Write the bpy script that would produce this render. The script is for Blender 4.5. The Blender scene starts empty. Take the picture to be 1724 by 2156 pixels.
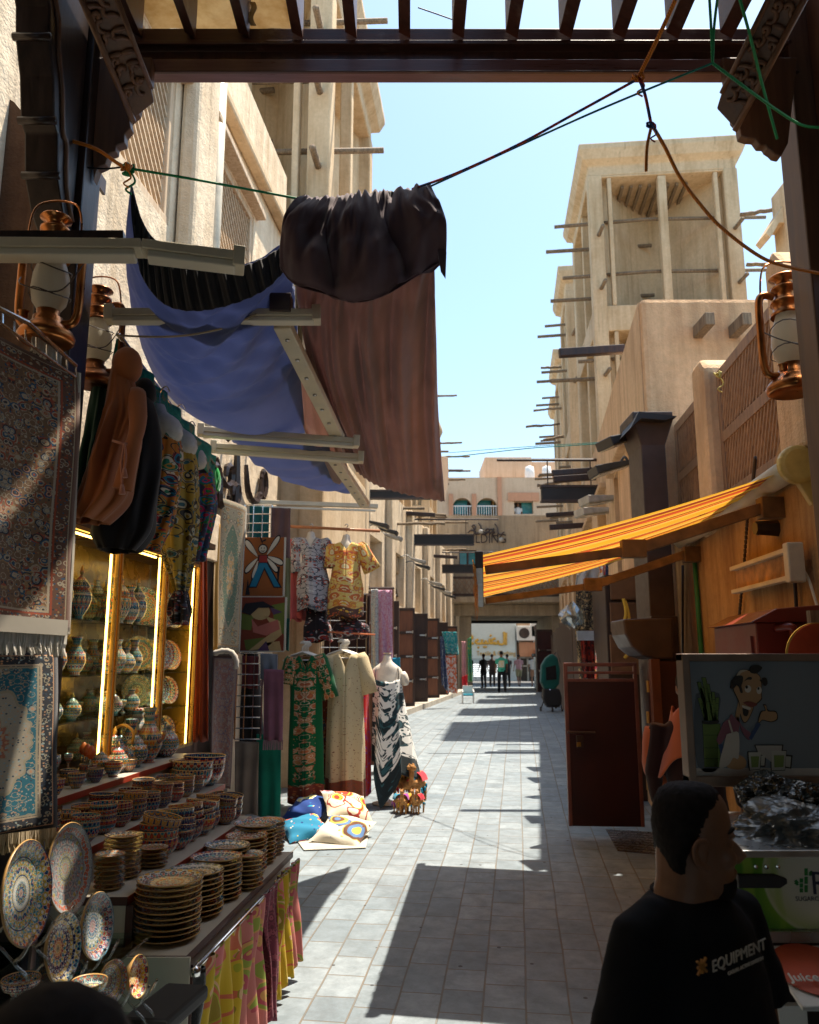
import bpy, math, random
from mathutils import Vector as V, Matrix, noise
R = math.radians
PI = math.pi
rnd = random.Random(7)
C = bpy.context.scene.collection
# ---------------------------------------------------------------- camera rays (photo laid out on 1724 x 2156)
FL = 800.0
PT = math.atan(148 / 800.0)
cp, sp = math.cos(PT), math.sin(PT)
CZ = 1.95
def ray(x, y):
    u = x / 2.105; v = y / 2.105
    q = (512 - v) / FL
    return V(((u - 409.5) / FL, cp - sp * q, sp + cp * q))
WARP = [False]; YO = [0.0]
def at(x, y, Y):
    Y += YO[0]
    if WARP[0]: Y = 8.0 + (Y - 5.6) * 0.95
    r = ray(x, y); t = Y / r.y
    return V((r.x * t, Y, CZ + r.z * t))
def onpl(x, y, X0, k):
    r = ray(x, y); t = X0 / (r.x - k * r.y)
    return V((r.x * t, r.y * t, CZ + r.z * t))
def gz(y):
    if y < 12: return 0.0375 * y
    if y > 17: return 0.545
    u = (y - 12) / 5
    return 0.45 + 0.095 * (1 - (1 - u) ** 2)
def ong(x, y, dz=0):
    r = ray(x, y); t = 5.0
    for _ in range(40):
        t = (gz(t * r.y) + dz - CZ) / r.z
    return V((r.x * t, r.y * t, CZ + r.z * t))
EX = V((0.0961, 0.9954, 0)); NX = V((0.9954, -0.0961, 0))      # near street direction and its right
A1 = math.atan(0.0965)
def LP(s, Y, z):                                              # left stall frame: s metres behind the table's front edge
    return V((-1.16 + 0.0965 * Y - s, Y, z))
# ---------------------------------------------------------------- mesh builder
def wloc(o):
    p = V((0, 0, 0))
    while o is not None:
        p = p + V(o.location); o = o.parent
    return p
class MB:
    def __init__(s):
        s.v = []; s.f = []; s.uv = []; s.m = []
    def add(s, vs, fs, uvs=None, m=0):
        b = len(s.v); s.v += [tuple(p) for p in vs]
        for i, f in enumerate(fs):
            s.f.append([b + k for k in f]); s.m.append(m)
            s.uv.append(uvs[i] if uvs else None)
        return s
    def box(s, x0, x1, y0, y1, z0, z1, m=0, rz=0, piv=None, shear=0):
        vs = [V((x, y, z)) for z in (z0, z1) for (x, y) in ((x0, y0), (x1, y0), (x1, y1), (x0, y1))]
        if shear: vs = [V((p.x + shear * (p.y - y0), p.y, p.z)) for p in vs]
        if rz:
            pv = piv or V(((x0 + x1) / 2, (y0 + y1) / 2, 0))
            M = Matrix.Rotation(rz, 3, 'Z'); vs = [M @ (p - pv) + pv for p in vs]
        return s.add(vs, [(3, 2, 1, 0), (4, 5, 6, 7), (0, 1, 5, 4), (1, 2, 6, 5), (2, 3, 7, 6), (3, 0, 4, 7)], m=m)
    def bar(s, a, b, w, h, m=0, up=V((0, 0, 1)), w2=None, h2=None):
        a, b = V(a), V(b); d = (b - a).normalized(); r = d.cross(up)
        if r.length < 1e-4: r = V((1, 0, 0))
        r.normalize(); u = r.cross(d).normalized(); w2 = w2 or w; h2 = h2 or h
        vs = [a - r * w / 2 - u * h / 2, a + r * w / 2 - u * h / 2, a + r * w / 2 + u * h / 2, a - r * w / 2 + u * h / 2,
              b - r * w2 / 2 - u * h2 / 2, b + r * w2 / 2 - u * h2 / 2, b + r * w2 / 2 + u * h2 / 2, b - r * w2 / 2 + u * h2 / 2]
        return s.add(vs, [(0, 3, 2, 1), (4, 5, 6, 7), (0, 1, 5, 4), (1, 2, 6, 5), (2, 3, 7, 6), (3, 0, 4, 7)][::1], m=m)
    def prism(s, pts, d, m=0):
        """closed polygon of 3-D points extruded along vector d"""
        n = len(pts); pts = [V(p) for p in pts]; d = V(d)
        vs = pts + [p + d for p in pts]
        fs = [tuple(range(n - 1, -1, -1)), tuple(range(n, 2 * n))] + [(i, (i + 1) % n, n + (i + 1) % n, n + i) for i in range(n)]
        us = [[(0, 0)] * n, [(0, 0)] * n] + [[(0, 0)] * 4] * n
        return s.add(vs, fs, m=m)
    def tube(s, pts, r, n=8, m=0, caps=True, closed=False):
        pts = [V(p) for p in pts]; N = len(pts)
        if N < 2: return s
        rr = r if isinstance(r, (list, tuple)) else [r] * N
        vs = []; prev = None
        for i, p in enumerate(pts):
            if closed: d = pts[(i + 1) % N] - pts[i - 1]
            else: d = (pts[min(i + 1, N - 1)] - pts[max(i - 1, 0)])
            if d.length < 1e-9: d = V((0, 0, 1))
            d.normalize()
            if prev is None:
                a = d.cross(V((0, 0, 1)))
                if a.length < 1e-3: a = d.cross(V((1, 0, 0)))
            else:
                a = prev - d * prev.dot(d)
                if a.length < 1e-6: a = d.cross(V((0, 0, 1)))
            a.normalize(); prev = a; b = d.cross(a)
            vs += [p + a * rr[i] * math.cos(2 * PI * k / n) + b * rr[i] * math.sin(2 * PI * k / n) for k in range(n)]
        fs = []; uv = []
        for i in range(N if closed else N - 1):
            j = (i + 1) % N
            fs += [(i * n + k, i * n + (k + 1) % n, j * n + (k + 1) % n, j * n + k) for k in range(n)]
            uv += [[(k / n, .85 - .5 * i / N), ((k + 1) / n, .85 - .5 * i / N), ((k + 1) / n, .85 - .5 * (i + 1) / N), (k / n, .85 - .5 * (i + 1) / N)] for k in range(n)]
        if caps and not closed: fs += [tuple(range(n - 1, -1, -1)), tuple((N - 1) * n + k for k in range(n))]; uv += [[(.5, .5)] * n] * 2
        return s.add(vs, fs, uv, m=m)
    def lathe(s, prof, n=24, o=(0, 0, 0), M=None, m=0):
        o = V(o); vs = []; fs = []; uv = []; L = [0]
        for i in range(1, len(prof)):
            L.append(L[-1] + math.hypot(prof[i][0] - prof[i - 1][0], prof[i][1] - prof[i - 1][1]))
        T = L[-1] or 1
        for (r, z) in prof:
            for k in range(n):
                p = V((r * math.cos(2 * PI * k / n), r * math.sin(2 * PI * k / n), z))
                vs.append((M @ p if M else p) + o)
        for i in range(len(prof) - 1):
            for k in range(n):
                fs.append((i * n + k, i * n + (k + 1) % n, (i + 1) * n + (k + 1) % n, (i + 1) * n + k))
                a, b, c, e = k / n, (k + 1) / n, L[i] / T, L[i + 1] / T
                uv.append([(a, c), (b, c), (b, e), (a, e)])
        return s.add(vs, fs, uv, m=m)
    def grid(s, fn, nu, nv, m=0):
        vs = [fn(i / nu, j / nv) for j in range(nv + 1) for i in range(nu + 1)]
        fs = []; uv = []
        for j in range(nv):
            for i in range(nu):
                a = j * (nu + 1) + i
                fs.append((a, a + 1, a + nu + 2, a + nu + 1))
                uv.append([(i / nu, j / nv), ((i + 1) / nu, j / nv), ((i + 1) / nu, (j + 1) / nv), (i / nu, (j + 1) / nv)])
        return s.add(vs, fs, uv, m=m)
    def build(s, name, mat, parent=None, smooth=False, bevel=0, solid=0, local=False, sub=0, loc=None, ang=40, double=False, soff=0):
        me = bpy.data.meshes.new(name)
        off = V((0, 0, 0))
        if parent is not None and not local: off = wloc(parent)
        o = bpy.data.objects.new(name, me)
        if loc is not None: off = V(loc); o.location = loc
        elif parent is None and not local and s.v:
            cx = [sum(c[i] for c in s.v) / len(s.v) for i in (0, 1)]; zb = min(c[2] for c in s.v)
            off = V((cx[0], cx[1], zb)); o.location = off
        me.from_pydata([tuple(V(p) - off) for p in s.v], [], s.f)
        for k in (mat if isinstance(mat, (list, tuple)) else [mat]): me.materials.append(k)
        me.polygons.foreach_set('material_index', s.m)
        if any(u is not None for u in s.uv):
            L = me.uv_layers.new(name='UVMap'); i = 0
            for u, f in zip(s.uv, s.f):
                for k in range(len(f)):
                    if u: L.data[i].uv = u[k]
                    i += 1
        if smooth:
            me.polygons.foreach_set('use_smooth', [True] * len(s.f))
        me.validate()
        C.objects.link(o)
        if parent is not None: o.parent = parent
        if solid:
            q = o.modifiers.new('thick', 'SOLIDIFY'); q.thickness = solid; q.offset = soff
        if bevel:
            q = o.modifiers.new('bevel', 'BEVEL'); q.width = bevel; q.segments = 2; q.limit_method = 'ANGLE'; q.angle_limit = R(ang)
        if sub:
            q = o.modifiers.new('sub', 'SUBSURF'); q.levels = sub; q.render_levels = sub
        return o
def each(m, name, mat, parent, **k):
    """one part object for every connected piece of the builder"""
    r = list(range(len(m.v)))
    def find(a):
        while r[a] != a: r[a] = r[r[a]]; a = r[a]
        return a
    for f in m.f:
        for q in f[1:]: r[find(q)] = find(f[0])
    G = {}
    for i, f in enumerate(m.f): G.setdefault(find(f[0]), []).append(i)
    for ids in G.values():
        mp = {}; n = MB()
        for i in ids:
            for q in m.f[i]:
                if q not in mp: mp[q] = len(mp); n.v.append(m.v[q])
            n.f.append([mp[q] for q in m.f[i]]); n.uv.append(m.uv[i]); n.m.append(m.m[i])
        n.build(name, mat, parent, **k)
def tag(o, label=None, cat=None, group=None, kind=None):
    if label: o['label'] = label
    if cat: o['category'] = cat
    if group: o['group'] = group
    if kind: o['kind'] = kind
    return o
def thing(name, label, cat, loc=(0, 0, 0), group=None, rz=0):
    o = bpy.data.objects.new(name, None); C.objects.link(o); o.empty_display_size = 0.1
    o.location = loc; o.rotation_euler = (0, 0, rz)
    return tag(o, label, cat, group)
KIDS = {}
def kids(o): return [c for c in o.children]
def dup(o, loc, rz=None, label=None, scale=None, group=None, rot=None):
    r = o.copy(); C.objects.link(r); r.location = loc
    if rz is not None: r.rotation_euler = (0, 0, rz)
    if rot is not None: r.rotation_euler = rot
    if scale is not None: r.scale = (scale,) * 3 if isinstance(scale, (int, float)) else scale
    if label: r['label'] = label
    if group: r['group'] = group
    for c in kids(o):
        d = c.copy(); C.objects.link(d); d.parent = r
        for g in kids(c):
            e = g.copy(); C.objects.link(e); e.parent = d
    return r
def lerp(a, b, t): return a + (b - a) * t
def poly_at(pts, t):
    n = len(pts) - 1; x = min(max(t, 0), 1) * n; i = min(int(x), n - 1); f = x - i
    p0 = pts[max(i - 1, 0)]; p1 = pts[i]; p2 = pts[i + 1]; p3 = pts[min(i + 2, n)]
    return 0.5 * ((2 * p1) + (p2 - p0) * f + (2 * p0 - 5 * p1 + 4 * p2 - p3) * f * f + (3 * p1 - p0 - 3 * p2 + p3) * f ** 3)
def curve(pts, n=24): return [poly_at([V(p) for p in pts], i / n) for i in range(n + 1)]
def coons(c0, c1, d0, d1, disp=None):
    """c0,c1: curves along u at v=0,1; d0,d1: curves along v at u=0,1 (lists of Vectors)"""
    P00, P10, P01, P11 = c0[0], c0[-1], c1[0], c1[-1]
    def f(u, v):
        p = (1 - v) * poly_at(c0, u) + v * poly_at(c1, u) + (1 - u) * poly_at(d0, v) + u * poly_at(d1, v) \
            - ((1 - u) * (1 - v) * P00 + u * (1 - v) * P10 + (1 - u) * v * P01 + u * v * P11)
        return p + disp(u, v) if disp else p
    return f
def A(l): return [at(*p) for p in l]
def ground_at(p): return V((p.x, p.y, gz(p.y)))
def text_mb(txt, size, O, ax, ay, d, mb=None, m=0, sx=1.0):
    """lettering as thin solid: origin O, writing axis ax, up axis ay, thickness vector d"""
    cu = bpy.data.curves.new('t', 'FONT'); cu.body = txt; cu.size = size; cu.extrude = 0.5; cu.resolution_u = 3
    o = bpy.data.objects.new('t', cu); C.objects.link(o)
    dg = bpy.context.evaluated_depsgraph_get(); ev = o.evaluated_get(dg); me = ev.to_mesh()
    mb = mb or MB(); O, ax, ay, d = V(O), V(ax), V(ay), V(d)
    mb.add([O + ax * v.co.x * sx + ay * v.co.y + d * (v.co.z + 0.5) for v in me.vertices], [tuple(p.vertices) for p in me.polygons], m=m)
    ev.to_mesh_clear(); bpy.data.objects.remove(o); bpy.data.curves.remove(cu)
    return mb
# ---------------------------------------------------------------- materials
def srgb(h):
    h = h.lstrip('#'); c = [int(h[i:i + 2], 16) / 255 for i in (0, 2, 4)]
    return tuple(x / 12.92 if x < 0.04045 else ((x + 0.055) / 1.055) ** 2.4 for x in c)
def col(c):
    if isinstance(c, str): c = srgb(c)
    return (c[0], c[1], c[2], 1)
class NT:
    def __init__(s, name):
        s.mat = bpy.data.materials.new(name); s.mat.use_nodes = True; s.t = s.mat.node_tree; s.t.nodes.clear()
        s.o = s.t.nodes.new('ShaderNodeOutputMaterial'); s.p = s.t.nodes.new('ShaderNodeBsdfPrincipled')
        s.t.links.new(s.p.outputs[0], s.o.inputs[0]); s.tc = None
    def n(s, ty, **k):
        a = s.t.nodes.new('ShaderNode' + ty)
        for q, w in k.items(): setattr(a, q, w)
        return a
    def set(s, sock, v):
        if v is None: return
        if hasattr(v, 'is_output') or isinstance(v, bpy.types.NodeSocket): s.t.links.new(v, sock)
        elif sock.type == 'RGBA': sock.default_value = col(v)
        elif sock.type == 'VECTOR' : sock.default_value = v if isinstance(v, (tuple, list)) else (v, v, v)
        else: sock.default_value = v
    def co(s, k='Object'):
        if not s.tc: s.tc = s.n('TexCoord')
        return s.tc.outputs[k]
    def ma(s, op, a, b=None, c=None):
        x = s.n('Math', operation=op)
        for i, q in enumerate((a, b, c)):
            if q is not None: s.set(x.inputs[i], q)
        return x.outputs[0]
    def sep(s, v):
        x = s.n('SeparateXYZ'); s.set(x.inputs[0], v); return x.outputs
    def comb(s, a, b, c=0.0):
        x = s.n('CombineXYZ')
        for i, q in enumerate((a, b, c)): s.set(x.inputs[i], q)
        return x.outputs[0]
    def map(s, v, sc=(1, 1, 1), rot=(0, 0, 0), loc=(0, 0, 0)):
        x = s.n('Mapping'); s.set(x.inputs[0], v); x.inputs['Scale'].default_value = sc
        x.inputs['Rotation'].default_value = rot; x.inputs['Location'].default_value = loc; return x.outputs[0]
    def noise(s, v, sc, det=3, ro=0.55, out=0):
        x = s.n('TexNoise'); s.set(x.inputs['Vector'], v); x.inputs['Scale'].default_value = sc
        x.inputs['Detail'].default_value = det; x.inputs['Roughness'].default_value = ro; return x.outputs[out]
    def vor(s, v, sc, feat='F1', out=0, rn=1.0):
        x = s.n('TexVoronoi', feature=feat); s.set(x.inputs['Vector'], v); x.inputs['Scale'].default_value = sc
        x.inputs['Randomness'].default_value = rn; return x.outputs[out]
    def wave(s, v, sc, dist=0, det=2, dirn='X', prof='SIN'):
        x = s.n('TexWave', bands_direction=dirn, wave_profile=prof); s.set(x.inputs['Vector'], v)
        x.inputs['Scale'].default_value = sc; x.inputs['Distortion'].default_value = dist; x.inputs['Detail'].default_value = det
        return x.outputs['Fac']
    def ramp(s, f, st, const=False):
        x = s.n('ValToRGB'); s.set(x.inputs[0], f); r = x.color_ramp
        r.interpolation = 'CONSTANT' if const else 'LINEAR'
        while len(r.elements) < len(st): r.elements.new(1)
        for e, (p, c) in zip(r.elements, st):
            e.position = p; e.color = (c, c, c, 1) if isinstance(c, (int, float)) else col(c)
        return x.outputs[0]
    def mix(s, f, a, b, mode='MIX'):
        x = s.n('Mix', data_type='RGBA', blend_type=mode)
        s.set(x.inputs[0], f); s.set(x.inputs[6], a); s.set(x.inputs[7], b); return x.outputs[2]
    def bump(s, h, st=0.3, d=0.01):
        x = s.n('Bump'); s.set(x.inputs['Height'], h); x.inputs['Strength'].default_value = st; x.inputs['Distance'].default_value = d
        s.t.links.new(x.outputs[0], s.p.inputs['Normal']); return x
    def fin(s, c, rough=0.6, metal=0, spec=0.5, coat=0, sheen=0):
        s.set(s.p.inputs['Base Color'], c); s.set(s.p.inputs['Roughness'], rough); s.p.inputs['Metallic'].default_value = metal
        s.p.inputs['Specular IOR Level'].default_value = spec; s.p.inputs['Coat Weight'].default_value = coat
        s.p.inputs['Sheen Weight'].default_value = sheen
        return s.mat
def plain(name, c, rough=0.6, metal=0, spec=0.5, vary=0.25, sc=6, bump=0.15, coat=0):
    t = NT(name); o = t.co(); c = col(c)[:3]
    n = t.noise(o, sc, 4); lo = tuple(x * (1 - vary) for x in c); hi = tuple(min(1, x * (1 + vary)) for x in c)
    k = t.ramp(n, [(0.3, lo), (0.7, hi)])
    if bump: t.bump(t.noise(o, sc * 8, 3), bump, 0.004)
    rr = t.ma('MULTIPLY_ADD', t.noise(o, sc * 2, 3), 0.3, rough - 0.15)
    return t.fin(k, rr, metal, spec, coat)
def plaster(name, c, c2, streak=0.5, bump=0.5):
    t = NT(name); o = t.co()
    n1 = t.noise(o, 0.9, 5, 0.6); n2 = t.noise(t.map(o, (3.5, 3.5, 0.35)), 1.6, 4, 0.6); n3 = t.noise(o, 14, 4, 0.7)
    f = t.ma('ADD', t.ma('MULTIPLY', n1, 1 - streak), t.ma('MULTIPLY', n2, streak))
    k = t.ramp(f, [(0.36, c2), (0.56, c)])
    k = t.mix(t.ramp(n3, [(0.35, 0.0), (0.75, 0.35)]), k, tuple(x * 0.72 for x in col(c2)[:3]))
    # drip stains
    d = t.noise(t.map(o, (5, 5, 0.22)), 2.2, 3, 0.5)
    k = t.mix(t.ramp(d, [(0.60, 0.0), (0.74, 0.45)]), k, tuple(x * 0.55 for x in col(c2)[:3]))
    t.bump(t.ma('ADD', t.noise(o, 5, 4, 0.6), t.ma('MULTIPLY', t.noise(o, 55, 3), 0.35)), bump, 0.03)
    return t.fin(k, 0.9, spec=0.15)
def wood(name, c, c2, rough=0.45, sc=1.0, worn=0.0, ax='Z'):
    t = NT(name); o = t.co()
    s = {'Z': (9, 9, 0.7), 'X': (0.7, 9, 9), 'Y': (9, 0.7, 9)}[ax]
    g = t.noise(t.map(o, tuple(q * sc for q in s)), 3, 6, 0.65)
    k = t.ramp(g, [(0.35, c2), (0.65, c)])
    if worn:
        w = t.noise(o, 5, 5, 0.7); k = t.mix(t.ramp(w, [(0.58, 0.0), (0.72, worn)]), k, (0.33, 0.27, 0.22))
    t.bump(g, 0.25, 0.004)
    return t.fin(k, t.ma('MULTIPLY_ADD', g, 0.35, rough - 0.15), spec=0.5)
def cloth(name, c, vary=0.2, rough=0.85, weave=400, sheen=0.2, trans=0.0):
    t = NT(name); o = t.co(); c = col(c)[:3]
    n = t.noise(o, 3, 4); k = t.ramp(n, [(0.3, tuple(x * (1 - vary) for x in c)), (0.7, tuple(min(1, x * (1 + vary)) for x in c))])
    t.bump(t.noise(o, weave, 2), 0.15, 0.002)
    m = t.fin(k, rough, sheen=sheen, spec=0.2)
    if trans: add_trans(t, k, trans)
    return m
def add_trans(t, k, w):
    tr = t.n('BsdfTranslucent'); t.set(tr.inputs[0], k); mx = t.n('MixShader'); mx.inputs[0].default_value = w
    t.t.links.new(t.p.outputs[0], mx.inputs[1]); t.t.links.new(tr.outputs[0], mx.inputs[2]); t.t.links.new(mx.outputs[0], t.o.inputs[0])
def palramp(t, f, pal):
    n = len(pal); return t.ramp(f, [(i / n, c) for i, c in enumerate(pal)], True)
def ceramic(name, pal, N=16, k=1.6, L=5.0, line=(0.75, 0.72, 0.62), rings=6, rough=0.22):
    """hand-painted ware: kaleidoscope of cells over lathe UV (angle, profile), seeded per piece"""
    t = NT(name); u = t.sep(t.co('UV')); oi = t.n('ObjectInfo')
    a = t.ma('PINGPONG', t.ma('MULTIPLY', u[0], N), 0.5)
    seed = t.ma('MULTIPLY', oi.outputs['Random'], 37.0)
    vec = t.comb(t.ma('MULTIPLY', a, k), t.ma('MULTIPLY', u[1], L), seed)
    c = t.vor(vec, 1.7, out=1); e = t.vor(vec, 1.7, 'DISTANCE_TO_EDGE'); e2 = t.vor(vec, 6.0, 'F1')
    fr = lambda cc, f, q: t.ma('FRACT', t.ma('MULTIPLY_ADD', t.ma('FLOOR', t.ma('MULTIPLY', f, q)), .29, cc))
    kcol = palramp(t, fr(t.sep(c)[0], t.vor(vec, 1.7), 3.0), pal)
    kcol = t.mix(t.ma('LESS_THAN', e2, 0.22), kcol, palramp(t, t.sep(t.vor(vec, 6.0, out=1))[1], pal[::-1]))
    kcol = t.mix(t.ma('LESS_THAN', e, 0.03), kcol, line)
    rg = t.ma('FRACT', t.ma('MULTIPLY', u[1], rings))
    kcol = t.mix(t.ma('LESS_THAN', rg, 0.07), kcol, pal[0])
    return t.fin(kcol, rough, spec=0.5)
def rugmat(name, field, pal, border, medal=None, su=1.0, sv=2.0, bw=0.16, sc=7.0, rough=0.95, line=(0.55, 0.5, 0.42), fp=.45):
    """mirror-symmetric woven ornament on UV: outer bands, border of motifs, field of motifs, oval medallion"""
    t = NT(name); u = t.sep(t.co('UV'))
    x = t.ma('MULTIPLY', t.ma('ABSOLUTE', t.ma('SUBTRACT', u[0], 0.5)), su)          # 0 centre .. su/2 edge
    yc = t.ma('MULTIPLY', t.ma('ABSOLUTE', t.ma('SUBTRACT', u[1], 0.5)), sv)
    dx = t.ma('SUBTRACT', su / 2, x); dy = t.ma('SUBTRACT', sv / 2, yc); d = t.ma('MINIMUM', dx, dy)
    vec = t.comb(x, yc, 0.3)
    w = t.noise(vec, sc * 0.8, 3, out=1)
    vw = t.n('VectorMath', operation='MULTIPLY_ADD'); t.set(vw.inputs[0], w); t.set(vw.inputs[1], (0.5 / sc,) * 3); t.set(vw.inputs[2], vec)
    vv = vw.outputs[0]
    c1 = t.vor(vv, sc, out=1); e1 = t.vor(vv, sc, 'DISTANCE_TO_EDGE'); c2 = t.vor(vv, sc * 2.6, out=1); f2 = t.vor(vv, sc * 2.6)
    k = t.mix(t.ma('LESS_THAN', t.sep(c1)[0], fp), palramp(t, t.ma('FRACT', t.ma('MULTIPLY_ADD', t.ma('FLOOR', t.ma('MULTIPLY', t.vor(vv, sc), 6)), .27, t.sep(c1)[1])), pal), field)
    k = t.mix(t.ma('LESS_THAN', f2, 0.3), k, palramp(t, t.sep(c2)[0], pal))
    k = t.mix(t.ma('COMPARE', t.vor(vv, sc), 0.42, 0.035), k, line)
    if medal:
        q = t.ma('SQRT', t.ma('ADD', t.ma('POWER', t.ma('DIVIDE', x, medal[1]), 2), t.ma('POWER', t.ma('DIVIDE', yc, medal[2]), 2)))
        q = t.ma('ADD', q, t.ma('MULTIPLY', t.ma('SINE', t.ma('MULTIPLY', t.ma('ARCTAN2', x, yc), 16)), 0.05))
        km = t.mix(t.ma('LESS_THAN', f2, 0.33), medal[0], palramp(t, t.sep(c2)[1], pal))
        k = t.mix(t.ma('GREATER_THAN', q, 1.0), km, t.mix(t.ma('LESS_THAN', q, 1.06), k, line))
        k = t.mix(t.ma('LESS_THAN', q, 0.45), k, palramp(t, t.sep(c2)[0], [medal[3], pal[1], medal[3], pal[2]]))
        k = t.mix(t.ma('COMPARE', q, 0.47, 0.02), k, line)
    kb = t.mix(t.ma('LESS_THAN', f2, 0.36), border, palramp(t, t.sep(c2)[1], pal))
    kb = t.mix(t.ma('COMPARE', t.vor(vv, sc), 0.3, 0.05), kb, line)
    k = t.mix(t.ma('LESS_THAN', d, bw), k, kb)
    for q0, ww, cc in ((bw, 0.008, line), (bw - 0.02, 0.007, pal[0]), (0.025, 0.012, pal[1]), (0.01, 0.02, border)):
        k = t.mix(t.ma('COMPARE', d, q0, ww), k, cc)
    t.bump(t.noise(t.co('UV'), 300, 2), 0.3, 0.004)
    k = t.mix(0.25, k, t.mix(t.noise(t.co('UV'), 120, 2), k, (0.02, 0.02, 0.02)))
    return t.fin(k, rough, spec=0.1, sheen=0.2)
def printmat(name, base, pal, sc=8.0, line=None, mirror=True, dots=0.3, cover=0.5, border=None, trans=0, rough=0.8, asp=2.0, bw=0.12, panel=0):
    t = NT(name); u = t.sep(t.co('UV'))
    x = t.ma('ABSOLUTE', t.ma('SUBTRACT', u[0], 0.5)) if mirror else u[0]
    vec = t.comb(x, t.ma('MULTIPLY', u[1], asp), 0.7)
    w = t.noise(vec, sc * 0.7, 2, out=1); vw = t.n('VectorMath', operation='MULTIPLY_ADD')
    t.set(vw.inputs[0], w); t.set(vw.inputs[1], (0.7 / sc,) * 3); t.set(vw.inputs[2], vec); vv = vw.outputs[0]
    c1 = t.vor(vv, sc, out=1); f1 = t.vor(vv, sc); f2 = t.vor(vv, sc * 2.3); c2 = t.vor(vv, sc * 2.3, out=1)
    k = t.mix(t.ma('MULTIPLY', t.ma('LESS_THAN', t.sep(c1)[0], cover), t.ma('LESS_THAN', f1, 0.62)), base, palramp(t, t.ma('FRACT', t.ma('MULTIPLY_ADD', t.ma('FLOOR', t.ma('MULTIPLY', f1, 7)), .31, t.sep(c1)[1])), pal))
    k = t.mix(t.ma('LESS_THAN', f2, dots), k, palramp(t, t.sep(c2)[1], pal[::-1]))
    if line: k = t.mix(t.ma('COMPARE', f1, 0.5, 0.035), k, line)
    if panel: k = t.mix(t.ma('ADD', t.ma('GREATER_THAN', x, .5 - panel), t.ma('LESS_THAN', x, panel)), base, k)
    if border is not None:
        k = t.mix(t.ma('LESS_THAN', u[1], bw), k, t.mix(t.ma('LESS_THAN', f2, 0.35), border, palramp(t, t.sep(c2)[0], pal)))
    t.bump(t.noise(t.co(), 300, 2), 0.1, 0.002)
    m = t.fin(k, rough, spec=0.2, sheen=0.1)
    if trans: add_trans(t, k, trans)
    return m
def emis(name, c, s):
    t = NT(name); t.fin(c, 0.5); t.set(t.p.inputs['Emission Color'], c); t.p.inputs['Emission Strength'].default_value = s
    return t.mat
def glassy(name, c=(0.9, 0.95, 0.93), rough=0.02, alpha=0.25):
    """thin pane: mostly see-through with a reflection"""
    t = NT(name); g = t.n('BsdfGlossy'); g.inputs['Roughness'].default_value = rough
    tr = t.n('BsdfTransparent'); tr.inputs[0].default_value = col(c)
    lw = t.n('LayerWeight'); lw.inputs[0].default_value = 0.35
    f = t.ma('MULTIPLY_ADD', lw.outputs['Fresnel'], 0.8, alpha * 0.3)
    mx = t.n('MixShader'); t.set(mx.inputs[0], f); t.t.links.new(tr.outputs[0], mx.inputs[1]); t.t.links.new(g.outputs[0], mx.inputs[2])
    t.t.links.new(mx.outputs[0], t.o.inputs[0]); return t.mat
# ================================================================ materials
PL_L = plaster('plaster_left', (0.82, 0.68, 0.50), (0.56, 0.42, 0.27), 0.5, 0.6)
PL_R = plaster('plaster_right', (0.74, 0.52, 0.31), (0.50, 0.32, 0.18), 0.6, 0.6)
PL_T = plaster('plaster_tower', (0.70, 0.54, 0.35), (0.50, 0.35, 0.20), 0.5, 0.4)
PL_B = plaster('plaster_block', (0.80, 0.52, 0.30), (0.52, 0.31, 0.17), 0.55, 0.8)
PL_O = plaster('plaster_ochre', (0.50, 0.31, 0.14), (0.26, 0.135, 0.06), 0.65, 0.5)
PL_E = plaster('plaster_end', (0.46, 0.37, 0.26), (0.30, 0.24, 0.17), 0.6, 0.4)
PL_P = plaster('plaster_pink', (0.66, 0.48, 0.33), (0.55, 0.38, 0.25), 0.4, 0.3)
PL_Y = plaster('plaster_yellow', (0.70, 0.48, 0.20), (0.62, 0.42, 0.17), 0.4, 0.2)
PL_S = plaster('plaster_salmon', (0.60, 0.30, 0.18), (0.52, 0.26, 0.15), 0.4, 0.2)
BROWN = wood('brown_paint', (0.105, 0.040, 0.024), (0.055, 0.020, 0.013), 0.38, worn=0.0)
BROWNW = wood('brown_paint_worn', (0.12, 0.045, 0.028), (0.06, 0.022, 0.014), 0.40, worn=0.35, ax='X')
DARKW = wood('dark_post_wood', (0.035, 0.018, 0.014), (0.012, 0.007, 0.006), 0.32)
CARVED = wood('carved_brown_wood', (0.17, 0.085, 0.045), (0.085, 0.038, 0.022), 0.42, sc=0.6)
POLE = wood('weathered_pole', (0.30, 0.22, 0.14), (0.12, 0.085, 0.055), 0.8, sc=1.5)
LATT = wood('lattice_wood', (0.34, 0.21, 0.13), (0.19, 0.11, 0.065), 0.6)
LATTL = wood('lattice_wood_sunlit', (0.68, 0.54, 0.38), (0.48, 0.33, 0.2), 0.7)  # paler copy of the lattice wood, sunlight put into the colour
DARKM = plain('dark_metal', (0.045, 0.028, 0.024), 0.45, vary=0.3)
MAROON = plain('maroon_paint', (0.035, 0.006, 0.006), 0.42, vary=0.35, sc=2)
REDBOX = plain('red_brown_enamel', (0.16, 0.02, 0.012), 0.35, vary=0.25, sc=3)
BLACK = plain('black_matt', (0.014, 0.014, 0.016), 0.6, vary=0.3)
BLACKG = plain('black_gloss', (0.012, 0.012, 0.013), 0.25, vary=0.2)
WHITE = plain('white_paint', (0.72, 0.71, 0.68), 0.5, vary=0.06)
CREAM = plain('cream_plastic', (0.62, 0.55, 0.40), 0.45, vary=0.12)
CREAMD = plain('diffuser_plastic', (0.66, 0.62, 0.50), 0.35, vary=0.08, sc=2)
STEEL = plain('bare_steel', (0.45, 0.45, 0.45), 0.3, metal=0.9, vary=0.2)
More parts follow.
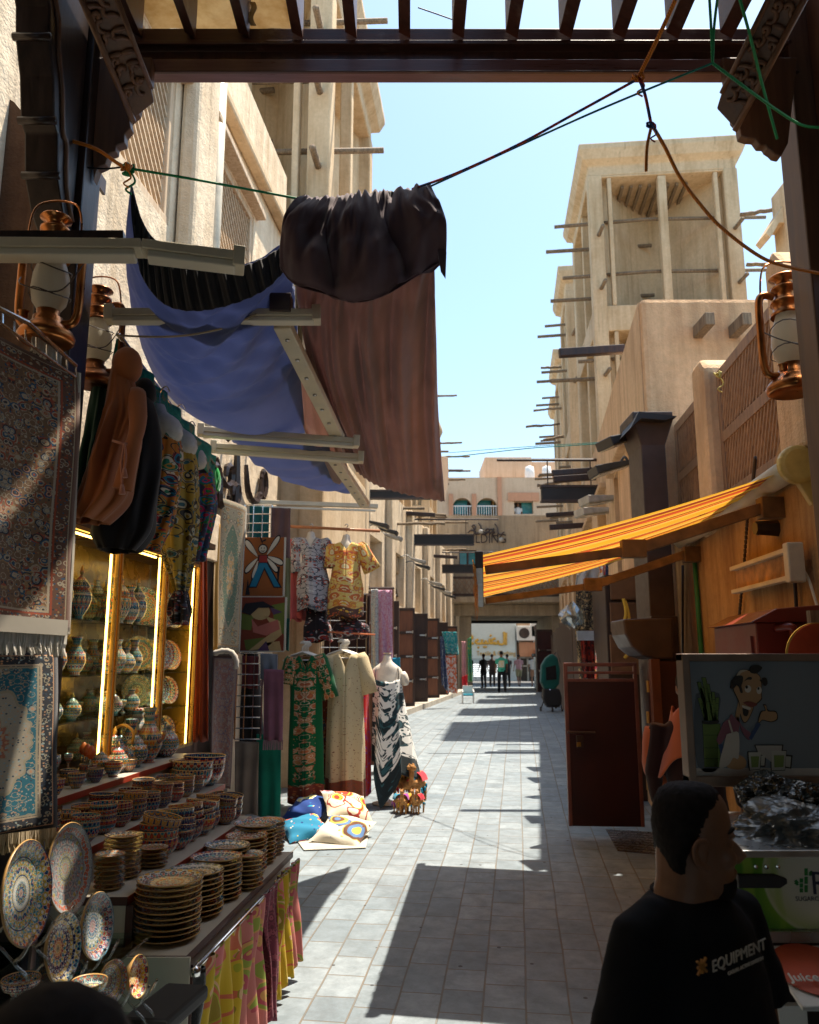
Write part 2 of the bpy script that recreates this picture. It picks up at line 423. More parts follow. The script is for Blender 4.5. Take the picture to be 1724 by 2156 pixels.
CHROME = plain('chrome_wire', (0.7, 0.7, 0.7), 0.2, metal=1.0, vary=0.05)
COPPER = plain('copper', (0.44, 0.17, 0.055), 0.32, metal=1.0, vary=0.55, sc=8, bump=0.1)
COPPERD = plain('dark_copper', (0.26, 0.10, 0.04), 0.32, metal=1.0, vary=0.4, sc=8)
GLASSF = NT('frosted_globe'); GLASSF.fin((0.62, 0.58, 0.48), 0.35, spec=0.6); add_trans(GLASSF, (0.8, 0.76, 0.66), 0.4); GLASSF = GLASSF.mat
PANE = glassy('clear_pane'); SHELFG = glassy('shelf_glass', (0.75, 0.9, 0.82), 0.03, 0.4)
WINB = plain('window_glass_teal', (0.03, 0.22, 0.25), 0.08, vary=0.3, sc=2, bump=0)
WIND = plain('window_dark', (0.02, 0.02, 0.022), 0.12, vary=0.2, bump=0)
GREENP = plain('green_pipe', (0.015, 0.17, 0.07), 0.45)
RUST = plain('rusty_plate', (0.42, 0.22, 0.09), 0.7, vary=0.5, sc=9)
LAMPB = plain('lamp_housing_black', (0.03, 0.032, 0.035), 0.4); LAMPG = plain('lamp_housing_grey', (0.42, 0.40, 0.36), 0.5)
LENS = plain('lamp_lens', (0.45, 0.42, 0.34), 0.15, bump=0)
DOORW = wood('door_brown', (0.20, 0.075, 0.035), (0.10, 0.035, 0.018), 0.5)
DOORD = wood('door_dark', (0.05, 0.024, 0.016), (0.022, 0.010, 0.008), 0.5)
FABW = (0.72, 0.68, 0.60)
# ================================================================ world, sun, camera
SUN = V((0.26, 0.22, 1.0)).normalized()
w = bpy.data.worlds.new('World'); bpy.context.scene.world = w; w.use_nodes = True
nt = w.node_tree; nt.nodes.clear()
sky = nt.nodes.new('ShaderNodeTexSky'); sky.sky_type = 'NISHITA'; sky.sun_disc = False
sky.sun_elevation = math.asin(SUN.z); sky.sun_rotation = math.atan2(SUN.x, SUN.y)
sky.air_density = 1.0; sky.dust_density = 1.3; sky.ozone_density = 2.0; sky.altitude = 0
bg = nt.nodes.new('ShaderNodeBackground'); bg.inputs[1].default_value = 0.125
wo = nt.nodes.new('ShaderNodeOutputWorld')
tn = nt.nodes.new('ShaderNodeMix'); tn.data_type = 'RGBA'; tn.blend_type = 'MULTIPLY'; tn.inputs[0].default_value = 1
tn.inputs[7].default_value = (1.16, 1.23, 1.13, 1); nt.links.new(sky.outputs[0], tn.inputs[6]); nt.links.new(tn.outputs[2], bg.inputs[0]); nt.links.new(bg.outputs[0], wo.inputs[0])
sd = bpy.data.lights.new('sun', 'SUN'); sd.energy = 5.0; sd.angle = R(0.53); sd.color = (1.0, 0.885, 0.735)
so = bpy.data.objects.new('sun', sd); C.objects.link(so); so.rotation_euler = SUN.to_track_quat('Z', 'Y').to_euler(); so.location = (3, 3, 20)
cam = bpy.data.cameras.new('camera'); co_ = bpy.data.objects.new('camera', cam); C.objects.link(co_)
co_.location = (0, 0, CZ); co_.rotation_euler = (PI / 2 + PT, 0, 0)
cam.sensor_fit = 'HORIZONTAL'; cam.sensor_width = 24; cam.lens = FL / 819 * 24; cam.clip_start = 0.05; cam.clip_end = 2000
cam.dof.use_dof = True; cam.dof.focus_distance = 4.0; cam.dof.aperture_fstop = 4.0
bpy.context.scene.camera = co_
vs = bpy.context.scene.view_settings; vs.view_transform = 'Standard'; vs.look = 'None'; vs.exposure = 1.08; vs.gamma = 1
cy = bpy.context.scene.cycles; cy.max_bounces = 7; cy.diffuse_bounces = 3; cy.glossy_bounces = 3; cy.transparent_max_bounces = 10; cy.use_denoising = True
# ================================================================ ground
g = NT('stone_setts')
GR = R(7.6)
v0 = g.map(g.co(), (1, 1, 1), (0, 0, GR))
sx = g.sep(v0)
wob = g.ma('MULTIPLY', g.ma('SUBTRACT', g.noise(g.co(), 1.2, 2), 0.5), 0.05)
bk = g.n('TexBrick', offset=0.37, offset_frequency=2, squash=1.45, squash_frequency=3)
g.set(bk.inputs['Vector'], g.comb(g.ma('ADD', sx[1], wob), g.ma('ADD', sx[0], g.ma('MULTIPLY', wob, 0.4)), 0.0))
bk.inputs['Scale'].default_value = 1; bk.inputs['Brick Width'].default_value = 0.27; bk.inputs['Row Height'].default_value = 0.225
bk.inputs['Mortar Size'].default_value = 0.006; bk.inputs['Mortar Smooth'].default_value = 0.3
bk.inputs['Color1'].default_value = (0.175, 0.22, 0.255, 1); bk.inputs['Color2'].default_value = (0.275, 0.325, 0.36, 1); bk.inputs['Mortar'].default_value = (0.17, 0.13, 0.085, 1)
kk = g.mix(g.ramp(g.noise(g.co(), 7, 6, 0.7), [(0.36, 0.0), (0.66, 0.7)]), bk.outputs[0], (0.10, 0.13, 0.145))
kk = g.mix(g.ramp(g.noise(g.co(), 0.7, 4, 0.6), [(0.42, 0.0), (0.7, 0.3)]), kk, (0.27, 0.29, 0.30))
kk = g.mix(g.ramp(g.noise(g.co(), 60, 3, 0.6), [(0.5, 0.0), (0.8, 0.25)]), kk, (0.12, 0.12, 0.12))
bm_ = g.ma('SUBTRACT', g.ma('MULTIPLY', g.noise(g.co(), 18, 5, 0.65), 0.3), bk.outputs['Fac'])
kk = g.mix(g.ramp(g.noise(g.map(g.co(), (1, .6, 1)), 2.6, 6, 0.75), [(0.56, 0.0), (0.66, 0.30)]), kk, (0.09, 0.10, 0.11))
kk = g.mix(g.ma('LESS_THAN', g.vor(g.co(), 5.5), 0.07), kk, (0.05, 0.05, 0.05))
g.bump(bm_, 0.7, 0.008)
STONE = g.fin(kk, g.ma('MULTIPLY_ADD', g.noise(g.co(), 9, 4), 0.35, 0.42), spec=0.4)
m = MB()
ys = [-60, -20, -6, -3, 0, 3, 6, 9, 11, 12, 12.7, 13.5, 14.3, 15.1, 16, 17, 25, 60, 200, 800]
m.grid(lambda u, v: V((lerp(-300, 300, u), ys[round(v * (len(ys) - 1))], gz(max(ys[round(v * (len(ys) - 1))], -6)))), 30, len(ys) - 1)
o = m.build('ground', STONE, smooth=True, loc=(0, 0, 0)); tag(o, kind='structure')
def kerb_piece(): pass
# raised sill along the left shops, far
m = MB(); a = V((-1.62, 14.5, 0)); 
def FL_(Y, off, z): return V((-4.34 + 0.173 * Y + off, Y, z))         # far left wall frame (+off to the street)
def FR_(Y, off, z): return V((1.27 + 0.152 * Y + off, Y, z))           # right wall frame (-off to the street)
m.prism([FL_(10.5, -.3, .3), FL_(10.5, .62, .3), FL_(10.5, .62, gz(10.5) + .13), FL_(10.5, -.3, gz(10.5) + .13)], FL_(18, 0, .55 - gz(10.5) + .3 - .3) - FL_(10.5, 0, 0) - V((0, 0, 0)))
m.prism([FL_(18, -.3, .3), FL_(18, .62, .3), FL_(18, .62, .70), FL_(18, -.3, .70)], FL_(36, 0, 0) - FL_(18, 0, 0))
o = m.build('pavement', plain('kerb_stone', (0.42, 0.38, 0.32), 0.8, vary=0.2, sc=3), bevel=0.015); tag(o, kind='structure')

def wallmesh(mb, P, a0, a1, z0, z1, ops, dep=0.25, T=0.5, m=0, mb_=1):
    As = sorted({a0, a1} | {q for o in ops for q in o[:2]}); Zs = sorted({z0, z1} | {q for o in ops for q in o[2:4]})
    def split(L, st):
        r = [L[0]]
        for x in L[1:]:
            n = max(1, int((x - r[-1]) / st)); b = r[-1]; r += [b + (x - b) * (i + 1) / n for i in range(n)]
        return r
    for i in range(len(As) - 1):
        for j in range(len(Zs) - 1):
            a, b, c, d = As[i], As[i + 1], Zs[j], Zs[j + 1]; ca, cz_ = (a + b) / 2, (c + d) / 2
            inside = any(o[0] < ca < o[1] and o[2] < cz_ < o[3] for o in ops)
            q = dep if inside else 0
            mb.add([P(a, c, q), P(b, c, q), P(b, d, q), P(a, d, q)], [(0, 1, 2, 3)], m=mb_ if inside else m)
    for (a, b, c, d) in [o[:4] for o in ops]:
        for (p, q) in (((a, c), (b, c)), ((b, c), (b, d)), ((b, d), (a, d)), ((a, d), (a, c))):
            mb.add([P(*p, 0), P(*q, 0), P(*q, dep), P(*p, dep)], [(3, 2, 1, 0)], m=m)
    mb.add([P(a0, z1, 0), P(a1, z1, 0), P(a1, z1, T), P(a0, z1, T)], [(0, 1, 2, 3)], m=m)
    for a in (a0, a1): mb.add([P(a, z0, 0), P(a, z1, 0), P(a, z1, T), P(a, z0, T)], [(0, 1, 2, 3)], m=m)
    mb.add([P(a0, z0, T), P(a1, z0, T), P(a1, z1, T), P(a0, z1, T)], [(3, 2, 1, 0)], m=m)
def scroll(mb, P, r, kind, s=1.0, m=0, n=5):
    """one calligraphic stroke: P(x,y) maps letter space to the world"""
    L = {0: [(0, 0), (.02, .5), (0, 1)], 1: [(0, .1), (.3, 0), (.6, .15), (.55, .45), (.3, .4), (.25, .2)],
         2: [(0, .5), (.15, .1), (.5, 0), (.85, .2), (.9, .6)], 3: [(0, 0), (.3, .25), (.55, .2), (.75, .5), (.6, .8), (.4, .6)],
         4: [(0, .9), (.25, .5), (.3, 0), (.6, -.15), (.9, .1)], 5: [(.4, .9), (.2, .6), (.5, .5), (.1, .2), (.6, 0), (.9, .25)]}[kind]
    mb.tube(curve([P(x * s, y * s) for x, y in L], 12), [r * (0.55 + 0.6 * math.sin(PI * (i + .7) / 13.5)) for i in range(13)], n, m)
def calligraphy(mb, P, w, h, r, seed=1, m=0):
    q = random.Random(seed); x = 0
    while x < w:
        k = q.randrange(6); s = h * q.uniform(.55, 1.0); y0 = q.uniform(0, h * .35)
        scroll(mb, (lambda a, b, X=x, Y0=y0: P(X + a, Y0 + b)), r, k, s, m)
        if q.random() < .6: c = P(x + s * .3, y0 + s * q.choice((-.12, 1.0))); mb.lathe([(0, -r), (r, 0), (0, r)], 6, c, m=m)
        x += s * q.uniform(.35, .6)
def pole_stick(name, a, b, r, label, group=None):
    a, b = V(a), V(b); m = MB(); d = b - a; n = 7; q = random.Random(int(a.z * 997 + a.y * 31))
    m.tube([a + d * i / n + V((q.uniform(-1, 1), q.uniform(-1, 1), q.uniform(-1, 1))) * r * .35 for i in range(n + 1)], [r * q.uniform(.8, 1.12) for _ in range(n + 1)], 7)
    o = m.build(name, POLE, smooth=True); return tag(o, label, 'pole', group)
# ================================================================ wind towers
def wind_tower(name, label, c, w, d, z0, z1, rz, secs, mat=None, fine=True, polez=(), cap=0.9, group=None, pl=(0.6, 0.5)):
    """c: near-left corner at ground; w across, d deep; secs: list of (zlow, zhigh) open sections"""
    mat = mat or PL_T
    T = thing(name, label, 'wind tower', (c[0], c[1], z0), group, rz)
    m = MB(); pw = .34 if fine else .3
    top = z1 - z0; sc = [(a - z0, b - z0) for a, b in secs]
    for (x, y) in ((0, 0), (w - pw, 0), (0, d - pw), (w - pw, d - pw)): m.box(x, x + pw, y, y + pw, 0, top - cap + .01)
    each(m, 'corner_pillar', mat, T, local=True, bevel=.035)
    m = MB(); mw = .2
    for (a, b) in sc:
        m.box(w / 2 - mw / 2, w / 2 + mw / 2, .05, .25, a + .01, b - .01); m.box(w / 2 - mw / 2, w / 2 + mw / 2, d - .25, d - .05, a + .01, b - .01)
        m.box(.05, .25, d / 2 - mw / 2, d / 2 + mw / 2, a + .01, b - .01); m.box(w - .25, w - .05, d / 2 - mw / 2, d / 2 + mw / 2, a + .01, b - .01)
        for x in (pw + .13, w - pw - .23): m.box(x, x + .1, .03, .2, a + .01, b - .01)
    each(m, 'mullion', mat, T, local=True, bevel=.02)
    m = MB()    # crossed baffle walls, curved into the bays
    for (a, b) in sc:
        for sgn in (1, -1):
            n = 10; pts = []
            for i in range(n + 1):
                u = i / n * 2 - 1; x = w / 2 + u * (w / 2 - pw * .7); y = d / 2 + sgn * math.copysign(abs(u) ** 1.25, u) * (d / 2 - pw * .7)
                pts.append(V((x, y, a - .1)))
            for i in range(n):
                t = (pts[i + 1] - pts[i]).cross(V((0, 0, 1))).normalized() * .06
                m.prism([pts[i] - t, pts[i + 1] - t, pts[i + 1] + t, pts[i] + t], (0, 0, b - a + .15))
    m.build('baffle', mat, T, local=True)
    m = MB()    # solid bands between sections
    zz = [0] + [q for s_ in sorted(sc) for q in s_] + [top - cap]
    for i in range(0, len(zz), 2):
        if zz[i + 1] - zz[i] > .02: m.box(.02, w - .02, .02, d - .02, zz[i], zz[i + 1])
    m.build('wall', mat, T, local=True, bevel=.03)
    m = MB(); e = .0; f = .22      # flared cap
    h0 = top - cap
    L = [(-.02, h0), (-.03, h0 + cap * .35), (f * .6, h0 + cap * .5), (f, h0 + cap * .8), (f, top)]
    def rg(o_, z): return [V((-o_, -o_, z)), V((w + o_, -o_, z)), V((w + o_, d + o_, z)), V((-o_, d + o_, z))]
    vs = [p for (o_, z) in L for p in rg(o_, z)]; fs = [(3, 2, 1, 0), tuple(len(vs) - 4 + k for k in range(4))]
    for i in range(len(L) - 1): fs += [(i * 4 + k, i * 4 + (k + 1) % 4, i * 4 + 4 + (k + 1) % 4, i * 4 + 4 + k) for k in range(4)]
    m.add(vs, fs); m.build('cap', mat, T, local=True, bevel=.03)
    if fine:
        m = MB()
        for (a, b) in sc:
            for i in range(8): m.box(w * .24 + i * w * .062, w * .24 + i * w * .062 + .07, .35, d - .35, b - .12, b - .05)
        m.build('ceiling_beams', POLE, T, local=True)
    m = MB(); q = random.Random(5)
    for zz_ in polez:
        z = zz_ - z0
        m.tube([(-.35 - q.random() * .5, .42, z), (w * .4, .36, z + .05), (w + .5 + q.random() * .3, .42, z - .02)], .045, 7)
        m.tube([(-.4 - q.random() * .6, d * .4, z - .08), (w * .5, d * .42, z)], .05, 7)
        for x in (.2, w - .17): m.tube([(x, .1, z - .5), (x + .03, -.5, z - .55)], .05, 7)
    if polez: each(m, 'pole', POLE, T, local=True, smooth=True)
    return T
# ================================================================ RIGHT SIDE
def PR(a, z, dep): return FR_(a, dep, z)
m = MB()
m_ops = [(9.6, 11.6, 3.0, 4.6)] + [(13 + i * 3.1, 14.7 + i * 3.1, 3.1, 4.7) for i in range(7)] + [(12.2 + i * 3.1, 14.3 + i * 3.1, .5, 2.6) for i in range(7)]
wallmesh(m, PR, 8.3, 36.9, 0, 5.85, m_ops, .22, 4, 0, 1)
RW = thing('building', 'long tan plastered souk building with recessed windows along the right of the alley', 'building', FR_(20, 2, 0))
m.build('wall', [PL_R, PL_B], RW)
m = MB()
for (a, b, c, d) in m_ops[:8]:
    calligraphy(m, lambda x, y, a=a, c=c: FR_(a + .3 + x, .13, c + .35 + y), b - a - .6, .8, .03, seed=int(a * 7))
m.build('relief', DARKW, RW)
m = MB()
for (a, b, c, d) in m_ops[:8]: m.bar(FR_(a - .15, -.03, d + .08), FR_(b + .15, -.03, d + .08), .16, .1)
each(m, 'lintel', PL_R, RW, bevel=.02)
# parapet block at the building's near corner
m = MB(); c0 = FR_(8.3, 0, 0)
m.box(c0.x, c0.x + 2.2, 8.22, 11.2, 0, 5.87, shear=.152)
BLK = m.build('corner_block', PL_B, RW, bevel=.06)
m = MB()
for x in (1470, 1545): p = at(x, 700, 8.2); m.box(p.x - .05, p.x + .05, 7.85, 8.3, p.z - .06, p.z + .08)
each(m, 'beam_end', POLE, BLK, bevel=.01)
m = MB()
def spout(Y, z, L=.75, s=1, F=FR_):
    a = F(Y, .1 * s, z); b = F(Y, -L * s, z - .06); m.bar(a, b, .10, .12)
for (x, y, Y) in ((1285, 735, 10.4), (1215, 990, 15.4), (1180, 1105, 18.5), (1150, 1080, 22), (1225, 1003, 14.6)):
    r = ray(x, y); spout(Y, CZ + r.z / r.y * Y, .8)
each(m, 'rain_spout', DOORD, RW, bevel=.012)
# big wind tower and its neighbours along the right
wind_tower('wind_tower', 'tall sand wind tower with open bays of two, nearest on the right', FR_(18.06, .42, 0), 3.6, 3.8, 4.5, 14.55, R(-5.5),
           [(5.0, 9.7), (10.35, 13.75)], polez=(11.3, 12.7, 9.1), cap=.75)
for i, (Y, zt, dd) in enumerate(((24.4, 14.6, 2.7), (30.0, 14.0, 2.7), (33.8, 13.3, 1.6))):
    wind_tower('wind_tower', ['tan wind tower just behind the big right one, its cap peeking out left', 'slim tan wind tower third in line on the right', 'farthest small wind tower on the right, beyond the third'][i],
               FR_(Y, .10 - .05 * i, 0), 3.2, dd, 4.5, zt, R(-7), [(5.0, 8.8), (9.4, zt - .9)], fine=False, polez=(zt - 1.8, zt - 3.4, 8.0, 6.4), cap=.8)
# loose poles sticking out of the right wall over the alley
rp = [(1190, 773, 27), (1192, 860, 30), (1178, 893, 31), (1180, 918, 27), (1185, 1010, 24)]
for i, (x, y, Y) in enumerate(rp):
    r = ray(x, y); z = CZ + r.z / r.y * Y; a = FR_(Y, .1, z)
    pole_stick('pole', a, a + V((-.8 - .3 * (i % 3), 0, -.03 - .04 * i)), .05, 'weathered wooden pole poking from the right towers into the sky', 'poles poking out of the right hand towers')
# tower far right, mostly behind the post
m = MB(); T = thing('wind_tower', 'tan tower half hidden behind the right post with a broken pole', 'wind tower', at(1660, 500, 15) * 1)
T.location.z = 4
p = at(1660, 560, 15); m.box(p.x, p.x + 3, 14.9, 15.5, 4, 11.6); m.build('wall', PL_T, T, bevel=.04)
m = MB(); q0 = at(1612, 490, 15.0); q1 = at(1660, 440, 15.0)
m.prism([q0, at(1650, 430, 15), at(1700, 380, 15), at(1700, 470, 15), at(1640, 468, 15), at(1622, 500, 15)], (0, .5, 0)); m.build('cap', PL_T, T)
pole_stick('pole', at(1560, 452, 16), at(1628, 440, 16), .05, 'thin pole reaching right from the big wind tower, upper one')
pole_stick('pole', at(1570, 556, 16.5), at(1640, 560, 16.5), .05, 'thin pole reaching right from the big wind tower, lower one')
# ---- near right building with lattice balustrade
def NR_(Y, off, z): return V((1.94 + 0.0965 * Y + off, Y, z))
NB = thing('building', 'low ochre plastered building with brown lattice screens at the right behind the awning', 'building', NR_(6, 1.0, 0))
m = MB()
m.prism([NR_(2.2, 0, -.2), NR_(8.2, 0, -.2), NR_(8.2, 0, 3.27), NR_(7.2, 0, 3.29), NR_(6.9, 0, 3.25), NR_(5.25, 0, 3.25), NR_(4.95, 0, 3.5), NR_(4.8, 0, 3.75), NR_(2.2, 0, 3.8)], V((1.6, 0, 0)))
m.build('wall', PL_O, NB, bevel=.03)
PLP = PL_R
m = MB()
def pill(Y0, Y1, zb, zt, ch=.12, dd=.42):
    m.prism([NR_(Y0, -.03, zb), NR_(Y1, -.03, zb), NR_(Y1, -.03, zt - ch * .3), NR_(Y1 - ch * .5, -.03, zt), NR_(Y0 + ch, -.03, zt), NR_(Y0, -.03, zt - ch)], V((dd, 0, 0)))
pill(6.62, 7.02, 3.0, 4.58); pill(4.62, 5.03, 3.2, 4.60, .25)
each(m, 'pillar', PLP, NB, bevel=.05)
def screen(Y0, Y1, zb, zt, nm):
    f = MB(); cxs = .12
    for z in (zb, (zb + zt) / 2 - .02, zt): f.bar(NR_(Y0, cxs, z), NR_(Y1, cxs, z), .07, .09)
    for Y in (Y0 + .03, Y1 - .03): f.bar(NR_(Y, cxs, zb), NR_(Y, cxs, zt), .07, .07, up=V((1, 0, 0)))
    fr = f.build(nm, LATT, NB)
    s = MB(); H = (zt - zb); n = int((Y1 - Y0 + H) / .075)
    for k in range(n):
        for sg in (1, -1):
            y0 = Y0 - H * .55 + k * .075 if sg > 0 else Y0 + k * .075
            y1 = y0 + sg * H * .55; za, zb_ = zb, zt
            def clip(y0, z0, y1, z1):
                t0, t1 = 0, 1
                for lim, sgn in ((Y0, 1), (Y1, -1)):
                    a = (y0 - lim) * sgn; b = (y1 - lim) * sgn
                    if a < 0 and b < 0: return None
                    if a < 0: t0 = max(t0, a / (a - b))
                    if b < 0: t1 = min(t1, a / (a - b))
                return (t0, t1) if t1 - t0 > .05 else None
            c = clip(y0, za, y1, zb_)
            if c:
                A0 = NR_(lerp(y0, y1, c[0]), cxs + sg * .012, lerp(za, zb_, c[0])); A1_ = NR_(lerp(y0, y1, c[1]), cxs + sg * .012, lerp(za, zb_, c[1]))
                s.bar(A0, A1_,   .02, .03, up=V((1, 0, 0)))
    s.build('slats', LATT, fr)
screen(5.05, 6.62, 3.30, 4.36, 'lattice_screen'); screen(7.02, 8.2, 3.32, 4.36, 'lattice_screen')
# brown drain column with hopper
def column_drain():
    T = thing('drain_column', 'dark brown boxed drain column with a flared hopper on the right wall', 'drain column', at(1372, 1390, 7.6))
    Y = 7.6; a = at(1347, 960, Y); b = at(1398, 960, Y); zb = at(1372, 1390, Y).z
    zs = [at(1370, q, Y).z for q in (1300, 1190, 940, 890, 872)]
    m = MB(); ca = (a.x + b.x) / 2; wv = (b.x - a.x) / 2
    L = [(wv * 1.0, zs[0]), (wv, zs[1]), (wv, zs[2]), (wv * 1.65, zs[3]), (wv * 1.65, zs[4])]
    vs = []; fs = []
    for (h, z) in L: vs += [V((ca - h, Y - h * .5, z)), V((ca + h, Y - h * .5, z)), V((ca + h, Y + .4, z)), V((ca - h, Y + .4, z))]
    for i in range(4): fs += [(i * 4 + k, i * 4 + (k + 1) % 4, i * 4 + 4 + (k + 1) % 4, i * 4 + 4 + k) for k in range(4)]
    fs += [(3, 2, 1, 0), (16, 17, 18, 19)]
    m.add(vs, fs); m.build('shaft', DARKM, T, bevel=.01)
    m = MB(); m.box(ca - wv * 1.05, ca + wv * 1.05, Y - .1, Y + .4, zb - .9, zs[0] + .01); m.build('lower_shaft', DARKM, T, bevel=.01)
    m = MB(); h = at(1330, 905, Y - .3); k = at(1428, 880, Y - .2)
    m.prism([at(1328, 900, Y - .2), at(1345, 866, Y - .2), at(1425, 876, Y - .2), at(1400, 884, Y - .2), at(1350, 880, Y - .2)], (0, .5, 0)); m.build('torn_flap', BLACK, T)
    # curved trough
    m = MB(); P = [(1312, 1303), (1316, 1335), (1330, 1362), (1352, 1380), (1378, 1388), (1418, 1388), (1418, 1300)]
    m.prism([at(x, y, Y - .28) for x, y in P], (0, .5, 0)); m.build('trough', DARKM, T, bevel=.02)
    return T
column_drain()
# green pipe, conduits, hanging chains on the ochre wall
def runpipe(name, pts, r, mat, label, cat):
    m = MB(); m.tube([V(p) for p in pts], r, 8); o = m.build(name, mat, smooth=True); return tag(o, label, cat)
def nrp(x, y, off=-.03):
    p = onpl(x, y, 1.94 + off, .0965); return p
runpipe('pipe', [nrp(1460, 1150), nrp(1468, 1260), nrp(1478, 1400), nrp(1484, 1600)], .022, GREENP, 'green plastic pipe running down the ochre wall below the awning', 'pipe')
runpipe('pipe', [nrp(1437, 1190), nrp(1437, 1400)], .012, DARKM, 'thin dark conduit running down the wall left of the green pipe', 'conduit')
def chain(pts, label, r=.012):
    m = MB(); P = curve(pts, 40)
    for i, p in enumerate(P): m.lathe([(0, -.02), (r, -.012), (r, .012), (0, .02)], 6, p)
    o = m.build('chain', DARKM, smooth=True); return tag(o, label, 'chain')
chain([nrp(1590, 965), nrp(1582, 1045)], 'rusty chain hanging at the lattice corner above the awning')
chain([nrp(1574, 1080), nrp(1566, 1190), nrp(1556, 1300), nrp(1552, 1370)], 'long rusty chain hanging down the ochre wall below the awning roller')
chain([nrp(1672, 1200), nrp(1678, 1310)], 'short chain hanging below the rusty lamp fitting')
m = MB(); p = nrp(1627, 1112)
m.tube([p + V((.05, 0, 0)), p + V((-.12, 0, .0))], [.06, .045], 7); m.tube([p + V((.03, 0, .02)), p + V((-.1, .03, -.02))], .03, 6)
tag(m.build('broken_pole', DARKW), 'black broken pole stump set in the ochre wall', 'pole stump')
# rusty open fluorescent fitting on the ochre wall
T = thing('light_fitting', 'rusty open fluorescent fitting with no tube fixed on the ochre wall', 'light fitting', nrp(1620, 1200, -.06))
a = nrp(1553, 1222, -.07); b = nrp(1680, 1185, -.07)
m = MB(); m.bar(a, b, .02, .17, up=V((0, 0, 1))); m.build('back_plate', RUST, T)
m = MB(); m.bar(a + V((-.03, 0, .085)), b + V((-.03, 0, .085)), .05, .03); m.bar(a + V((-.03, 0, -.085)), b + V((-.03, 0, -.085)), .05, .03); m.build('rim', CREAM, T, bevel=.004)
m = MB(); m.box(b.x - .08, b.x + .02, b.y - .05, b.y + .02, b.z - .12, b.z + .12); m.build('end_cap', CREAM, T, bevel=.01)
m = MB(); m.tube(curve([b, nrp(1700, 1215), nrp(1712, 1250), nrp(1724, 1290)], 12), .009, 6); m.build('cord', CREAM, T)
# ================================================================ awning
aw = NT('awning_stripes'); u = aw.sep(aw.co('UV'))
k = aw.ramp(aw.ma('FRACT', aw.ma('MULTIPLY', u[0], 4.0)), [(0, (0.60, 0.30, 0.02)), (.14, (0.64, 0.38, 0.07)), (.18, (0.20, 0.018, 0.01)), (.27, (0.58, 0.27, 0.02)), (.32, (0.34, 0.04, 0.012)), (.37, (0.45, 0.055, 0.02)), (.44, (0.60, 0.30, 0.025)),
    (.55, (0.72, 0.38, 0.08)), (.6, (0.58, 0.29, 0.02)), (.64, (0.18, 0.018, 0.01)), (.72, (0.62, 0.25, 0.015)), (.79, (0.42, 0.05, 0.02)), (.86, (0.70, 0.36, 0.06)), (.93, (0.58, 0.29, 0.02))], True)
k = aw.mix(aw.ramp(aw.noise(aw.co('UV'), 3, 5, 0.7), [(0.4, 0.0), (0.8, 0.35)]), k, (0.35, 0.18, 0.05))
aw.fin(k, 0.7); add_trans(aw, k, 0.5); AWN = aw.mat
AW = thing('awning', 'yellow and orange striped shop awning sloping out over the alley from the right wall', 'awning', NR_(6.1, -.3, 2.5))
W0, W1 = NR_(4.83, -.08, 3.10), NR_(7.4, -.08, 3.06); F0 = V((0.447, 5.03, 2.60)); F1 = V((0.69, 7.6, 2.53))
m = MB(); m.grid(lambda u, v: W0.lerp(W1, u).lerp(F0.lerp(F1, u), v) + V((0, 0, -.03 * math.sin(PI * v) - .03 * math.sin(PI * u) * math.sin(PI * v) + .006 * math.sin(u * 40))), 24, 16)
m.build('canvas', AWN, AW, smooth=True)
m = MB(); m.tube([W0 + V((0, -.1, 0)), W1 + V((0, .1, 0))], .075, 14); m.build('roller', CREAM, AW, smooth=True)
m = MB(); p = W0 + V((0, -.14, 0)); m.lathe([(0, 0), (.12, 0), (.12, .05), (.09, .06), (0, .06)], 20, p, Matrix.Rotation(PI / 2, 3, 'X')); m.bar(p + V((0, -.02, 0)), p + V((.12, -.02, -.22)), .05, .13); m.build('roller_cap', plain('yellow_plastic', (0.55, 0.38, 0.10), 0.4), AW, bevel=.01)
m = MB(); m.bar(F0 + V((-.01, -.04, -.03)), F1 + V((-.01, .04, -.03)), .05, .11); m.build('front_bar', DARKM, AW, bevel=.006)
m = MB()
def arm(t, dz0=-.2):
    a = W0.lerp(W1, t) + V((-.02, 0, -.16)); b = F0.lerp(F1, t) + V((.03, 0, -.05)); e = a.lerp(b, .47) + V((0, 0, -.09))
    m.bar(a, e, .045, .075); m.bar(e, b, .04, .06); m.box(e.x - .08, e.x + .08, e.y - .035, e.y + .035, e.z - .05, e.z + .07); m.box(a.x - .05, a.x + .1, a.y - .05, a.y + .05, a.z - .08, a.z + .06)
arm(.12); arm(.93); each(m, 'arm', plain('dirty_arm', (0.16, 0.09, 0.04), 0.55, vary=0.5, sc=8), AW, bevel=.006)
m = MB(); q = random.Random(3)     # frayed valance hanging from the front bar
for i in range(26):
    t = q.random() ** 1.3 * .55; a = F0.lerp(F1, t) + V((-.04, -.03, -.03)); L = q.uniform(.06, .34)
    m.grid(lambda u, v, a=a, L=L: a + V((.012 * math.sin(v * 9 + a.y * 50), (u - .5) * .05 * (1 - .7 * v), -L * v)), 1, 5)
m.build('frayed_valance', AWN, AW)

